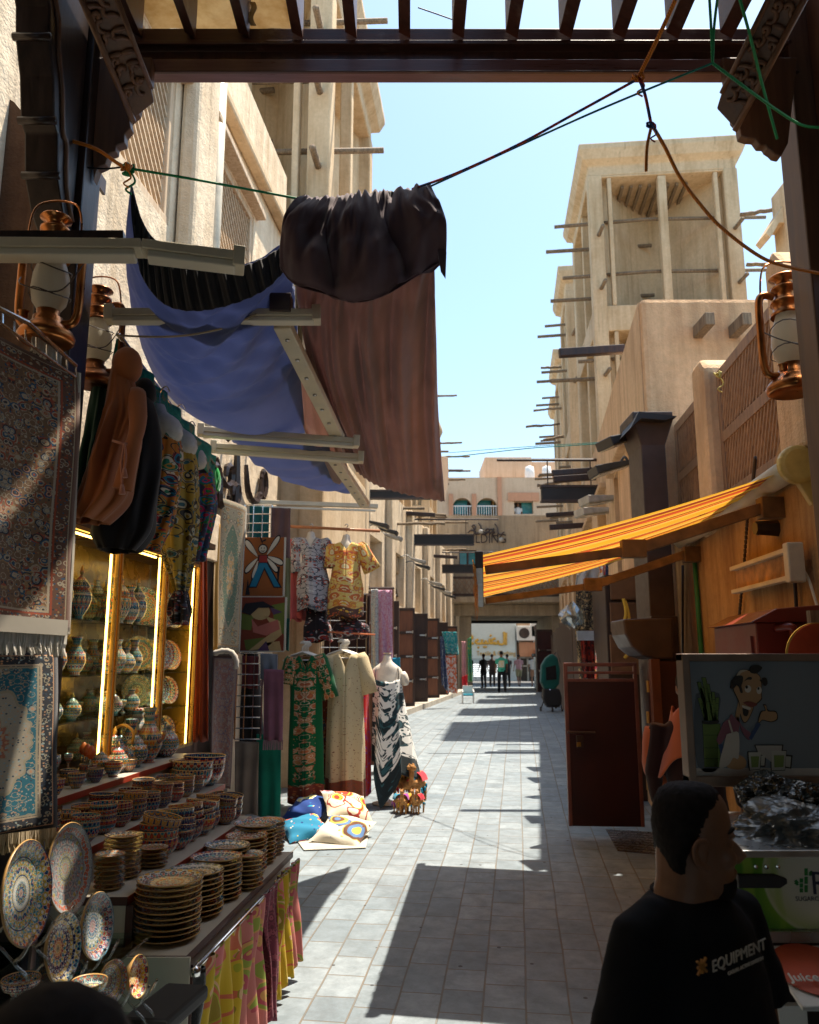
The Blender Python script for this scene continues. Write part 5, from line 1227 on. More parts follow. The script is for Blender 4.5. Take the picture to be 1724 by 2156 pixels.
# ---- kaftans
WARP[0] = True
def garment(name, label, neck, sh, hem, Y, mat, flare=1.0, depth=.13, sleeve=None, vneck=.0, trim=None, group=None, waist=.8, cat='kaftan', lean=0, waves=5, amp=.025, thick=.004):
    """hollow hanging dress: neck=(x,y) centre top, sh=half shoulder px, hem=(xl,xr,y)"""
    T = thing(name, label, cat, at((hem[0] + hem[1]) / 2, hem[2], Y), group)
    top = at(neck[0], neck[1], Y); s = abs(at(neck[0] + sh, neck[1], Y).x - top.x); hl, hr = at(hem[0], hem[2], Y), at(hem[1], hem[2], Y)
    hc = (hl + hr) / 2; hw = (hr.x - hl.x) / 2; ph = neck[0]
    def f(u, v):                       # u round 0..1 (front centre .5 faces the camera), v 0 hem .. 1 shoulder
        a = (u - .25) * 2 * PI; vv = 1 - v
        wd = lerp(s, hw, vv ** 1.1) * (1 - (1 - waist) * math.sin(PI * min(1, vv * 1.6)) * (vv < .62)); dp = lerp(depth * .45, depth * flare, min(1, vv * 2))
        c = top.lerp(hc, vv)
        w_ = amp * vv * math.sin(a * waves + ph) 
        z = c.z - (.07 * abs(math.cos(a)) ** 2 * max(0, 1 - vv * 7)) - (vneck * max(0, 1 - abs(math.cos(a)) * 3.2) * max(0, 1 - vv * 7) if math.sin(a) < 0 else 0)
        return V((c.x + (wd + w_) * math.cos(a), c.y + (dp + w_) * math.sin(a), z + .02 * math.sin(a * 3 + ph) * vv))
    m = MB(); m.grid(f, 56, 34); b = m.build('dress', mat, T, smooth=True, solid=thick)
    if sleeve:
        for sg, (xe, ye, wv) in zip((-1, 1), sleeve):
            if xe is None: continue
            a = top + V((sg * s * .82, 0, -.06)); e = at(xe, ye, Y); d = e - a; dn = V((-d.z, 0, d.x)).normalized() * sg
            m = MB(); m.tube([a - d * .15, a, a + d * .5, e], [.06, .085, .095, wv], 12, caps=False); m.build('sleeve', mat, T, smooth=True, solid=thick)
    if trim is not None:
        m = MB(); m.tube(curve([top + V((-s * .42, -.045, -.02)), top + V((-s * .2, -.075, -.10 - vneck * .4)), top + V((0, -.085, -.17 - vneck)), top + V((s * .2, -.075, -.10 - vneck * .4)), top + V((s * .42, -.045, -.02))], 16), .012, 6); m.build('neck_trim', trim, T, smooth=True)
    return T
def bust(name, label, neck, sh, Y, bot, mat, cat='mannequin', arms=False, hook=False, base=None):
    """headless white torso form; neck=(x,y) top of neck"""
    p = at(*neck, Y); s = sh; Y = p.y
    T = thing(name, label, cat, V((p.x, p.y, p.z - 1.0 if base is None else base)))
    m = MB(); secs = [((p.x, Y, p.z), .048, .05), ((p.x, Y, p.z - .07), .045, .05), ((p.x, Y, p.z - .10), .07, .06), ((p.x, Y, p.z - .135), s * .62, .075), ((p.x, Y, p.z - .18), s * .96, .085), ((p.x, Y, p.z - .25), s, .095),
        ((p.x, Y - .015, p.z - .38), s * .90, .125), ((p.x, Y, p.z - .48), s * .76, .10), ((p.x, Y, p.z - .60), s * .68, .09), ((p.x, Y, p.z - .75), s * .84, .11), ((p.x, Y, p.z - bot), s * .8, .10)]
    loft(m, secs, 24)
    if arms:
        for sg in (-1, 1): m.tube([(p.x + sg * s * .85, Y, p.z - .20), (p.x + sg * s * 1.12, Y, p.z - .30), (p.x + sg * s * 1.10, Y, p.z - .37)], [.06, .055, .05], 10)
    b = m.build('torso', mat, T, smooth=True, sub=1)
    return T, p
MANN = plain('mannequin_white', (0.72, 0.66, 0.56), .3, vary=.05, bump=0)
BWDRESS = printmat('black_white_scarf_print', (0.80, 0.80, 0.76), [(0.015, 0.03, 0.035), (0.03, 0.10, 0.12), (0.02, 0.04, 0.05)], 8, line=(0.02, 0.05, 0.06), cover=.42, border=(0.015, 0.025, 0.03), asp=1.6, bw=.2)
KGREEN = printmat('green_kaftan_print', (0.0, 0.085, 0.025), [(0.42, 0.11, 0.03), (0.30, 0.08, 0.03), (0.45, 0.33, 0.22), (0.35, 0.16, 0.05)], 11, line=(0.36, 0.27, 0.17), cover=.7, border=(0.20, 0.04, 0.02), asp=2.6, panel=.11)
KBEIGE = printmat('beige_kaftan_print', (0.52, 0.42, 0.25), [(0.20, 0.08, 0.03), (0.15, 0.06, 0.04)], 13, cover=.0, dots=.19, border=(0.22, 0.06, 0.03), asp=2.6, bw=.13)
KGREY = printmat('grey_kaftan_print', (0.42, 0.41, 0.42), [(0.03, 0.07, 0.09), (0.45, 0.08, 0.04), (0.10, 0.10, 0.12), (0.60, 0.60, 0.58)], 9, line=(0.05, 0.05, 0.07), cover=.55, asp=1.6)
KYEL = printmat('yellow_kaftan_print', (0.68, 0.52, 0.16), [(0.60, 0.14, 0.03), (0.70, 0.40, 0.05), (0.45, 0.10, 0.05), (0.72, 0.62, 0.35)], 8, line=(0.55, 0.2, 0.05), cover=.6, border=(0.10, 0.05, 0.04), asp=1.5)
KDARK = printmat('dark_skirt_print', (0.02, 0.015, 0.018), [(0.25, 0.03, 0.02), (0.4, 0.38, 0.36), (0.05, 0.05, 0.08)], 7, cover=.35, asp=1)
b1, p1 = bust('mannequin', 'white torso form wearing the grey kaftan with a dark V neck', (655, 1118), .19, 7.35, .8, MANN)
garment('kaftan', 'grey kaftan with a red and teal V neck on a white torso', (655, 1132), 34, (630, 692, 1285), 7.35, KGREY, depth=.2, vneck=.14, trim=plain('trim_teal', (0.04, 0.12, 0.13)), sleeve=((630, 1205, .10), (697, 1190, .11)), waves=4)
garment('kaftan', 'dark skirt panel with red and white squares under the grey kaftan', (665, 1268), 26, (640, 700, 1350), 7.42, KDARK, depth=.16, waves=4)
garment('kaftan', 'plain coral pink kaftan partly behind the grey one', (622, 1135), 22, (608, 645, 1305), 7.55, cloth('coral', (0.62, 0.13, 0.12)), depth=.14, sleeve=((615, 1200, .08), (None, 0, 0)))
b2, p2 = bust('mannequin', 'white torso form wearing the yellow kaftan', (729, 1124), .19, 7.3, .8, MANN)
garment('kaftan', 'yellow and orange patterned kaftan lit by the sun on a white torso', (730, 1142), 36, (693, 760, 1300), 7.3, KYEL, depth=.21, vneck=.10, trim=plain('trim_red', (0.45, 0.08, 0.03)), sleeve=((700, 1195, .11), (784, 1200, .11)), waves=4)
m = MB(); c = at(735, 1325, 7.3); ell(m, c, (.2, .12, .13)); ell(m, c + V((.16, -.02, -.02)), (.09, .07, .10))
tag(m.build('knotted_hem', KDARK, smooth=True), 'dark knotted skirt hem bunched below the yellow kaftan', 'skirt')
for x, y in ((655, 1112), (729, 1112)):
    m = MB(); a = at(x, y + 8, 7.32); m.tube(curve([a, a + V((0, 0, .05)), a + V((.02, 0, .08)), a + V((0, 0, .1)), a + V((-.02, 0, .08))], 10), .005, 5); tag(m.build('hanger', CHROME), 'metal hook holding a white torso form to the orange rail', 'hanger', 'hooks of the two torso forms')
HNG = plain('white_hanger', (0.68, 0.64, 0.56), .35)
def hanger_bunch(cx, cy, Y, n, label, grp, w=.21):
    for i in range(n):
        p = at(cx, cy, Y) + V((i * .012 - .03, i * .035, 0)); m = MB()
        m.tube([p + V((-w, 0, -.10)), p + V((-w * .6, 0, -.045)), p, p + V((w * .6, 0, -.045)), p + V((w, 0, -.10))], .010, 6); m.tube([p + V((-w * .45, 0, -.09)), p + V((w * .45, 0, -.09))], .007, 6)
        m.tube(curve([p, p + V((0, 0, .05)), p + V((.03, 0, .08)), p + V((.005, 0, .115)), p + V((-.03, 0, .085))], 12), .007, 6)
        tag(m.build('hanger', HNG, smooth=True), label, 'hanger', grp)
hanger_bunch(642, 1372, 6.55, 5, 'white plastic hanger in the bunch holding the green kaftan', 'hangers of the green kaftan')
hanger_bunch(722, 1368, 6.75, 6, 'white plastic hanger in the bunch holding the beige kaftan', 'hangers of the beige kaftan')
garment('kaftan', 'long dark green kaftan with orange and white scrollwork, hanging lower left', (645, 1378), 36, (606, 682, 1688), 6.55, KGREEN, depth=.16, vneck=.14, trim=plain('trim_brown', (0.16, 0.05, 0.02)), sleeve=((606, 1440, .10), (696, 1470, .09)), waist=.95, waves=6)
garment('kaftan', 'long beige kaftan with small brown motifs and patterned hem, sunlit folds', (728, 1375), 38, (690, 765, 1680), 6.75, KBEIGE, depth=.2, vneck=.16, trim=plain('trim_dark', (0.14, 0.04, 0.04)), sleeve=((695, 1430, .09), (778, 1460, .09)), waist=.95, waves=7, amp=.035)
garment('kaftan', 'red and purple bordered kaftan showing behind the right edge of the beige one', (760, 1400), 20, (742, 778, 1672), 7.0, printmat('red_purple_border', (0.50, 0.015, 0.02), [(0.30, 0.03, 0.22), (0.55, 0.05, 0.03)], 9, cover=.3), depth=.12, waves=4)
garment('kaftan', 'dark brown print kaftan between the green and beige ones', (690, 1400), 18, (672, 706, 1675), 7.0, printmat('brown_print', (0.14, 0.03, 0.015), [(0.30, 0.14, 0.08), (0.04, 0.05, 0.10)], 9), depth=.12, waves=4)
hang('cloth', 'dark cloth backdrop behind the hanging kaftans', 'cloth', [(600, 1230), (780, 1250), (770, 1650), (590, 1690)], 8.35, cloth('dark_backdrop', (0.03, 0.012, 0.010)), 6, .03)
WARP[0] = False
# white mannequin on a pole with the asymmetric dress
Pm = ong(812, 1692); Ym = Pm.y
T, pm = bust('mannequin', 'white headless mannequin on a thin pole, wearing a black and white dress', (815, 1376), .19, Ym, .95, MANN, arms=True, base=Pm.z)
m = MB(); m.tube([V((pm.x, Ym, pm.z - .9)), V((pm.x, Ym, Pm.z + .02))], .014, 10); each(m, 'pole', STEEL, T, smooth=True)
m = MB(); m.lathe([(0, 0), (.16, 0), (.16, .012), (.06, .03), (.02, .06), (0, .06)], 28, V((pm.x, Ym, Pm.z + .003))); m.build('base', MANN, T, smooth=True)
m = MB(); m.lathe([(0, .012), (.046, .012), (.047, 0)], 20, V((pm.x, Ym, pm.z - .002))); m.build('neck_cap', plain('neck_cap', (0.75, 0.62, 0.42), .4), T)
D = thing('dress', 'black and white scarf print sundress with pointed uneven hem on the pole mannequin', 'dress', V((pm.x + .05, Ym, Pm.z + .3)))
tz = pm.z - .27
hem = [(0, -.12, .98), (.08, -.16, 1.0), (.16, -.14, 1.06), (.24, -.03, 1.45), (.30, .05, 1.30), (.38, .18, 1.12), (.5, .33, 1.22), (.58, .44, 1.38), (.64, .46, 1.50), (.72, .30, 1.12), (.82, .10, 1.0), (.92, -.06, .98), (1, -.12, .98)]
def dressf(u, v):
    a = (u + .5) * 2 * PI; vv = 1 - v
    for (u0, x0, d0), (u1, x1, d1) in zip(hem, hem[1:]):
        if u0 <= u <= u1: t = (u - u0) / (u1 - u0); t = t * t * (3 - 2 * t); hx, hd = lerp(x0, x1, t), lerp(d0, d1, t); break
    tx, ty = .165 * math.cos(a), .12 * math.sin(a) * (1.0 if vv < .2 else 1)
    topz = tz - .06 * max(0, -math.sin(a)) ** 2 * .6 - .01
    fl = math.sin(a * 5 + 1) * .03 * vv
    x = lerp(tx, hx, vv ** 1.15) + fl; y = lerp(ty * 1.12, math.sin(a) * .26 - (.05 * max(0, -math.sin(a))), vv) + fl
    return V((pm.x + x, Ym + y, lerp(topz, topz - (hd - .10), vv)))
m = MB(); m.grid(dressf, 72, 40); m.build('skirt', BWDRESS, D, smooth=True, solid=.004)
for sg in (-1, 1):
    m = MB(); m.tube(curve([V((pm.x + sg * .13, Ym - .105, tz - .03)), V((pm.x + sg * .135, Ym - .10, tz + .05)), V((pm.x + sg * .125, Ym - .02, tz + .115)), V((pm.x + sg * .13, Ym + .08, tz))], 14), .005, 6); m.build('strap', BLACK, D)
m = MB(); m.prism([V((-1.25, 8.05, 4.6)), V((-.12, 8.05, 4.6)), V((-.10, 9.7, 4.6)), V((-.45, 9.72, 4.6)), V((-.40, 10.4, 4.6)), V((-1.2, 10.4, 4.6))], (0, 0, .01)); tag(m.build('shade_cloth', cloth('added_shade_sheet', (0.12, 0.06, 0.05))), 'hidden brown sheet added to shade the hanging kaftans', 'shade cloth')  # sheet hidden behind the slung cloths, added to shade the kaftans
# ---- little camels
FUR = plain('camel_plush', (0.42, 0.20, 0.06), .9, vary=.4, sc=30)
BRIGHT = [cloth('tassel_' + n, c) for n, c in (('yellow', (0.7, 0.42, 0.02)), ('red', (0.55, 0.02, 0.04)), ('blue', (0.0, 0.25, 0.40)), ('purple', (0.25, 0.03, 0.25)))]
def camel(label, x, y, s, k, rz=0):
    p = ong(x, y); T = thing('toy_camel', label, 'toy camel', p, 'toy camels on the paving', rz); m = MB()
    ell(m, (0, 0, .17), (.055, .11, .06)); ell(m, (0, .01, .235), (.035, .05, .04)); m.tube([(0, -.08, .18), (0, -.15, .19), (0, -.17, .27), (0, -.165, .31)], [.035, .028, .022, .024], 8); ell(m, (0, -.195, .325), (.024, .045, .026))
    for sx in (-1, 1):
        ell(m, (sx * .02, -.17, .35), (.008, .008, .016))
        for yy in (-.075, .08): m.tube([(sx * .035, yy, .16), (sx * .037, yy + .008, .09), (sx * .037, yy, .0)], [.022, .015, .014], 7)
    m.tube([(0, .11, .18), (0, .135, .12)], [.009, .006], 5); b = m.build('body', FUR, T, local=True, smooth=True); remesh(b, .008, 2)
    m = MB(); m.grid(lambda u, v: V((.072 * math.sin((u - .5) * 2.6), (v - .5) * .13, .165 + .10 * math.cos((u - .5) * 2.6) + (.0))), 12, 4); m.build('saddle_cloth', BRIGHT[k % 4], T, local=True, solid=.006)
    m = MB(); q = random.Random(k)
    for i in range(12): a = q.uniform(-1, 1); m.lathe([(0, 0), (.010, -.012), (.007, -.04), (0, -.042)], 6, (q.choice((-1, 1)) * .07, a * .09, .12 + q.random() * .05))
    m.tube([(0.02, -.13, .22), (0, -.145, .2), (-.02, -.13, .22)], .014, 6); m.build('tassel', BRIGHT[(k + 1) % 4], T, local=True)
    T.scale = (s,) * 3; return T
for i, (x, y, s, lab) in enumerate(((848, 1690, 1.25, 'bigger plush toy camel with red and purple tassels, left of the two big ones'), (880, 1688, 1.25, 'bigger plush toy camel with yellow and turquoise tassels, right of the two'),
    (838, 1710, .72, 'small toy camel at the left end of the front row'), (851, 1712, .75, 'small toy camel second from the left in the front row'), (867, 1710, .72, 'small toy camel third from the left in the front row'), (881, 1712, .75, 'small toy camel at the right end of the front row'))):
    camel(lab, x, y, s, i, [.5, -.4, .3, -.2, .4, -.5][i])
# ---- cushions
CU = [printmat('cushion_blue', (0.02, 0.20, 0.34), [(0.70, 0.66, 0.55), (0.01, 0.04, 0.16), (0.60, 0.45, 0.05), (0.50, 0.05, 0.03)], 3.2, cover=.5, mirror=False, asp=1, dots=.16),
      printmat('cushion_red', (0.66, 0.58, 0.42), [(0.55, 0.04, 0.02), (0.75, 0.45, 0.03), (0.55, 0.25, 0.30), (0.80, 0.75, 0.65)], 2.6, cover=.75, mirror=False, asp=1, dots=.1, line=(0.3, 0.03, 0.02)),
      printmat('cushion_cream', (0.66, 0.62, 0.50), [(0.14, 0.06, 0.03), (0.50, 0.40, 0.08), (0.1, 0.2, 0.4)], 2.2, cover=.35, mirror=False, asp=1, dots=.14),
      printmat('cushion_navy', (0.015, 0.05, 0.22), [(0.02, 0.30, 0.45), (0.75, 0.68, 0.25), (0.75, 0.72, 0.65)], 2.8, cover=.6, mirror=False, asp=1, dots=.1)]
def cushion(label, x, y, k, rot, s=.42, th=.15, dz=0):
    p = ong(x, y) + V((0, 0, dz)); T = V((0, 0, 0)); m = MB()
    def f(sgn):
        def g(u, v):
            a, b = 2 * u - 1, 2 * v - 1; e = (1 - abs(a) ** 2.6) * (1 - abs(b) ** 2.6); pin = 1 - .09 * (1 - abs(a * b)) * max(abs(a), abs(b)) ** 3
            return V((a * s / 2 * (1 - .10 * (1 - b * b) * a * a), b * s / 2 * (1 - .10 * (1 - a * a) * b * b), sgn * th / 2 * max(e, 0) ** .45 + .008 * math.sin(a * 5 + b * 7 + k)))
        return g
    m.grid(f(1), 18, 18); g = f(-1); m.grid(lambda u, v: g(1 - u, v), 18, 18)
    o = m.build('cushion', CU[k], smooth=True, local=True); o.location = p + V((0, 0, th * .5)); o.rotation_euler = rot
    return tag(o, label, 'cushion')
cushion('blue cushion with a white daisy pattern at the front left of the pile', 640, 1762, 0, (R(14), R(-8), R(25)))
cushion('navy and turquoise cushion behind the blue one', 650, 1730, 3, (R(20), 0, R(-20)), dz=.06)
cushion('cream cushion with brown motif and yellow border at the front of the pile', 722, 1768, 2, (R(18), R(6), R(-18)), .48)
cushion('red, yellow and pink patterned cushion on top of the pile, in the sun', 728, 1735, 1, (R(22), R(10), R(20)), .48, dz=.10)
cushion('small multicoloured cushion tucked at the back of the pile', 655, 1700, 1, (R(25), 0, R(40)), .4, dz=.05)
cushion('white cushion corner at the very back of the pile against the kaftans', 705, 1705, 2, (R(40), 0, R(10)), .36, dz=.08)
m = MB(); P = [ong(610, 1750, .008), ong(780, 1735, .008), ong(770, 1785, .008), ong(640, 1790, .008)]; m.prism(P, (0, 0, .004)); tag(m.build('ground_cloth', cloth('ground_cloth', (0.5, 0.46, 0.38))), 'pale cloth spread under the cushion pile', 'cloth')
# ================================================================ LEFT: pottery stall
LAM = plain('laminate_cream', (0.50, 0.46, 0.38), .35, vary=.08, sc=2, bump=0)
REDE = plain('red_edge', (0.30, 0.035, 0.015), .4, vary=.2); BRE = plain('brown_edge', (0.075, 0.028, 0.02), .4)
PALS = [(0.015, 0.03, 0.12), (0.50, 0.06, 0.03), (0.02, 0.22, 0.30), (0.60, 0.30, 0.04), (0.62, 0.60, 0.52), (0.03, 0.10, 0.05), (0.10, 0.02, 0.02)]
CER_P = ceramic('plate_glaze', PALS, 16, 1.7, 5.0, rings=5)
CER_B = ceramic('bowl_glaze', [PALS[i] for i in (0, 2, 1, 3, 6, 0)], 18, 1.3, 3.4, rings=4, line=(0.50, 0.44, 0.33))
CER_V = ceramic('vase_glaze', [PALS[i] for i in (2, 0, 1, 4, 3, 5)], 14, 1.5, 9, rings=6, line=(0.50, 0.44, 0.33))
CER_BIG = [ceramic('charger_glaze_' + n, p, N, kk_, L, rings=rg, line=ln) for n, p, N, kk_, L, rg, ln in (
    ('turquoise', [(0.01, 0.03, 0.15), (0.02, 0.35, 0.38), (0.62, 0.14, 0.03), (0.70, 0.68, 0.6), (0.02, 0.28, 0.36), (0.55, 0.38, 0.04)], 16, 1.8, 6, 3, (0.8, 0.78, 0.7)),
    ('muted', [(0.10, 0.10, 0.12), (0.12, 0.16, 0.18), (0.35, 0.08, 0.04), (0.28, 0.24, 0.06), (0.22, 0.24, 0.24)], 14, 1.7, 6, 4, (0.42, 0.42, 0.38)),
    ('navy', [(0.01, 0.02, 0.10), (0.60, 0.12, 0.03), (0.02, 0.22, 0.30), (0.75, 0.72, 0.6), (0.65, 0.42, 0.05)], 12, 1.9, 5, 4, (0.78, 0.76, 0.66)),
    ('blue_flower', [(0.03, 0.15, 0.24), (0.02, 0.04, 0.10), (0.30, 0.04, 0.03), (0.20, 0.22, 0.08), (0.35, 0.38, 0.38)], 16, 1.6, 6, 3, (0.5, 0.52, 0.52)),
    ('yellow', [(0.55, 0.38, 0.03), (0.40, 0.05, 0.03), (0.02, 0.04, 0.10), (0.60, 0.58, 0.5)], 12, 1.6, 4, 3, (0.6, 0.58, 0.5)))]
GOLDR = plain('ochre_rim', (0.45, 0.26, 0.08), .4, vary=.1); INSIDE = plain('dark_inside', (0.05, 0.03, 0.02), .4)
TIERS = [(0, .85, 3.28, 4.95), (.28, 1.03, 3.38, 5.05), (.56, 1.16, 3.60, 5.42), (.84, 1.32, 3.87, 5.70)]
ST_ = thing('display_stand', 'stepped cream display stand with red and brown edging, stacked with painted pottery', 'display stand', LP(.5, 4.2, gz(4.2)))
k_ = .0965
for i, (s, z, Y0, Y1) in enumerate(TIERS):
    w = .62 if i < 3 else .75
    m = MB(); m.prism([LP(s, Y0, z - .02), LP(s, Y1, z - .02), LP(s + w, Y1, z - .02), LP(s + w, Y0, z - .02)], (0, 0, .02)); m.build('shelf_board', LAM, ST_)
    zb = gz(Y0) if i == 0 else TIERS[i - 1][1] - .0
    m = MB(); m.prism([LP(s + .012, Y0 + .02, zb), LP(s + .012, Y1, zb), LP(s + .03, Y1, zb), LP(s + .03, Y0 + .02, zb)], (0, 0, z - .0205 - zb)); m.build('riser', LAM, ST_)
    m = MB(); m.prism([LP(s + .003, Y0 + .004, gz(Y0) + .05), LP(s + w - .06, Y0 + .004, gz(Y0) + .05), LP(s + w - .06, Y0 + .02, gz(Y0) + .05), LP(s + .003, Y0 + .02, gz(Y0) + .05)], (0, 0, z - .0205 - gz(Y0) - .05)); m.build('end_panel', LAM, ST_)
    m = MB(); m.prism([LP(s - .004, Y0 - .004, z - .030), LP(s - .004, Y1, z - .030), LP(s, Y1, z - .030), LP(s, Y0 - .004, z - .030)], (0, 0, .031)); m.build('front_edging', REDE if i else BRE, ST_)
    m = MB(); m.prism([LP(s - .004, Y0 - .006, z - .030), LP(s + w, Y0 - .006, z - .030), LP(s + w, Y0 - .001, z - .030), LP(s - .004, Y0 - .001, z - .030)], (0, 0, .031))
    m.box(LP(s, Y0, 0).x - .002, LP(s, Y0, 0).x + .028, Y0 - .004, Y0 + .003, gz(Y0) + .05, z - .031); m.build('end_edging', BRE, ST_)
def plate_profile(r, h=.022, rim=.012): return [(.001, 0), (r * .55, 0), (r * .62, .004), (r * .97, h - .002), (r, h), (r * .985, h + .003), (r * .72, .010), (r * .6, .007), (.001, .007)]
def proto_plate(name, r, label, grp, mat=CER_P):
    T = thing(name, label, 'plate', (0, 0, 0), grp)
    m = MB(); pr = plate_profile(r); m.lathe(pr[5:], 36); m.build('glazed_face', mat, T, local=True, smooth=True)
    m = MB(); m.lathe(pr[:6], 36); m.build('rim', GOLDR, T, local=True, smooth=True)
    return T
def shifted(o, loc, label, rz=0, scale=1, grp=None, rot=None):
    r = dup(o, loc, rz if rot is None else None, label, scale, grp, rot); return r
used = {}
TO = {1.03: .28, 1.16: .56}
def place(proto, loc, label, rz=0, scale=1, rot=None, grp=None):
    if proto.name not in used:
        used[proto.name] = 1; proto.location = loc; proto.scale = (scale,) * 3 if not isinstance(scale, tuple) else scale; proto['label'] = label
        proto.rotation_euler = rot if rot is not None else (0, 0, rz)
        if grp: proto['group'] = grp
        return proto
    return shifted(proto, loc, label, rz, scale, grp, rot)
PL_ = proto_plate('plate', .125, 'plate', 'plates in stacks')
def pstack(s, Y, z, r, n, label, dz=.0205, tilt=0):
    grp = label.replace('painted plate in the ', '')
    for i in range(n):
        place(PL_, LP(s + TO.get(z, 0), Y, z + .001 + i * dz) + V((rnd.uniform(-.003, .003), rnd.uniform(-.003, .003), 0)), label, rnd.uniform(0, 6), r / .125, (R(rnd.uniform(-1.2, 1.2)), R(rnd.uniform(-1.2, 1.2)), rnd.uniform(0, 6)), grp)
z0 = .85
for s, Y, r, n, lab in ((.15, 3.47, .132, 11, 'tall stack nearest the table corner'), (.15, 3.77, .125, 9, 'second stack along the lowest shelf'), (.14, 4.02, .122, 9, 'third stack along the lowest shelf'), (.05, 4.20, .085, 8, 'smaller stack at the front edge of the lowest shelf'),
    (.17, 4.27, .115, 9, 'fourth large stack along the lowest shelf'), (.14, 4.50, .112, 9, 'fifth large stack along the lowest shelf'), (.15, 4.70, .12, 10, 'sixth large stack along the lowest shelf'), (.14, 4.90, .105, 9, 'farthest stack on the lowest shelf')):
    pstack(s, Y, z0, r, n, 'painted plate in the ' + lab)
z1 = 1.03
for s, Y, r, n, lab in ((.13, 3.50, .062, 8, 'small low stack at the near end of the second shelf'), (.16, 3.68, .082, 10, 'taller small stack beside the near end of the second shelf'), (.10, 3.86, .07, 5, 'short stack of small plates in front of the big bowls')):
    pstack(s, Y, z1, r, n, 'painted plate in the ' + lab, .0175)
def proto_bowl(name, r, h, label, mat=CER_B, cat='bowl'):
    T = thing(name, label, cat, (0, 0, 0), 'bowls and cups on the stepped stand')
    m = MB(); m.lathe([(.001, 0), (r * .5, 0), (r * .55, .006), (r * .86, h * .38), (r * .98, h * .75), (r, h)], 30); m.build('outside', mat, T, local=True, smooth=True)
    m = MB(); m.lathe([(r, h), (r * .985, h + .003), (r * .965, h), ], 30); m.build('rim', GOLDR, T, local=True, smooth=True)
    m = MB(); m.lathe([(r * .965, h), (r * .93, h * .72), (r * .78, h * .38), (r * .3, .012), (.001, .011)], 30); m.build('inside', mat, T, local=True, smooth=True)
    return T
BW = proto_bowl('bowl', .085, .085, 'bowl'); CUP = proto_bowl('cup', .045, .075, 'cup', cat='cup')
def bstack(s, Y, z, r, n, label, dz=.028, tilt=0, proto=BW, base=.085, hz=1):
    grp = 'stacked: ' + label.replace('painted bowl in the ', '').replace('painted cup in the ', '')
    for i in range(n):
        t = R(rnd.uniform(-3, 3)) + tilt * i
        place(proto, LP(s + TO.get(z, 0), Y, z + .001 + i * dz * r / base) + V((tilt * -.02 * i, 0, 0)), label, rot=(t * .6, t, rnd.uniform(0, 6)), scale=r / base, grp=grp)
# second shelf: big tilted bowls, then small ones to the end
for i, (s, Y, r, n) in enumerate(((.14, 4.02, .092, 4), (.13, 4.21, .090, 4), (.14, 4.38, .088, 4), (.13, 4.54, .084, 4), (.13, 4.68, .07, 4), (.18, 4.80, .066, 5), (.08, 4.82, .062, 5), (.17, 4.93, .06, 5), (.08, 4.95, .058, 5), (.13, 5.02, .05, 4))):
    bstack(s, Y, z1, r, n, 'painted bowl in the %s pile of tilted bowls on the second shelf' % ['nearest', 'second', 'third', 'fourth', 'fifth', 'sixth', 'seventh', 'eighth', 'ninth', 'farthest'][i], .030, R(2.2))
z2 = 1.16
for i in range(9):
    bstack(.08, 3.74 + i * .17, z2, .062 - i * .001, 3 + (i % 2), 'painted bowl in pile %s of the front row on the third shelf' % ['one', 'two', 'three', 'four', 'five', 'six', 'seven', 'eight', 'nine'][i], .034)
for i in range(9):
    bstack(.21, 3.66 + i * .165, z2, .060, 3 + (i % 3 == 0), 'painted bowl in pile %s of the back row on the third shelf' % ['one', 'two', 'three', 'four', 'five', 'six', 'seven', 'eight', 'nine'][i], .036)
for i, (s, Y, r, n) in enumerate(((.13, 5.18, .125, 2), (.12, 5.36, .135, 2), (.2, 5.30, .12, 2))):
    bstack(s, Y, z2, r, n, 'large painted bowl in the %s big pair at the far end of the third shelf' % ['nearest', 'farthest', 'rear'][i], .03)
z3 = 1.32
for i in range(9):
    place(CUP, LP(.91 + .09 * (i % 2), 3.98 + i * .10, z3 + .001), 'painted cup in the front rows of the top shelf', rnd.uniform(0, 6), rnd.uniform(.9, 1.05), grp='cups on the top shelf')
# vases and pots: profiles
VP = {'jug': [(.001, 0), (.045, 0), (.035, .012), (.06, .05), (.085, .11), (.08, .16), (.045, .21), (.028, .25), (.03, .30), (.042, .33), (.036, .335), (.02, .30)],
      'vase': [(.001, 0), (.05, 0), (.04, .015), (.07, .06), (.095, .13), (.085, .20), (.045, .26), (.035, .31), (.055, .36), (.048, .362), (.03, .31)],
      'lidded_jar': [(.001, 0), (.05, 0), (.045, .015), (.09, .06), (.10, .11), (.085, .155), (.06, .17), (.062, .178), (.05, .20), (.02, .225), (.008, .235), (.014, .25), (.001, .262)],
      'domed_urn': [(.001, 0), (.045, 0), (.03, .03), (.075, .10), (.10, .18), (.095, .24), (.06, .28), (.085, .285), (.08, .31), (.045, .36), (.02, .39), (.012, .40), (.022, .425), (.010, .455), (.001, .465)],
      'round_vase': [(.001, 0), (.04, 0), (.075, .03), (.105, .09), (.105, .13), (.075, .19), (.035, .22), (.033, .25), (.05, .27), (.045, .272), (.025, .24)],
      'goblet': [(.001, 0), (.035, 0), (.01, .02), (.009, .06), (.03, .085), (.043, .12), (.04, .155), (.036, .155), (.03, .10)]}
GOLD2 = plain('gilt_knob', (0.55, 0.30, 0.06), .35, vary=.2)
VT = {}
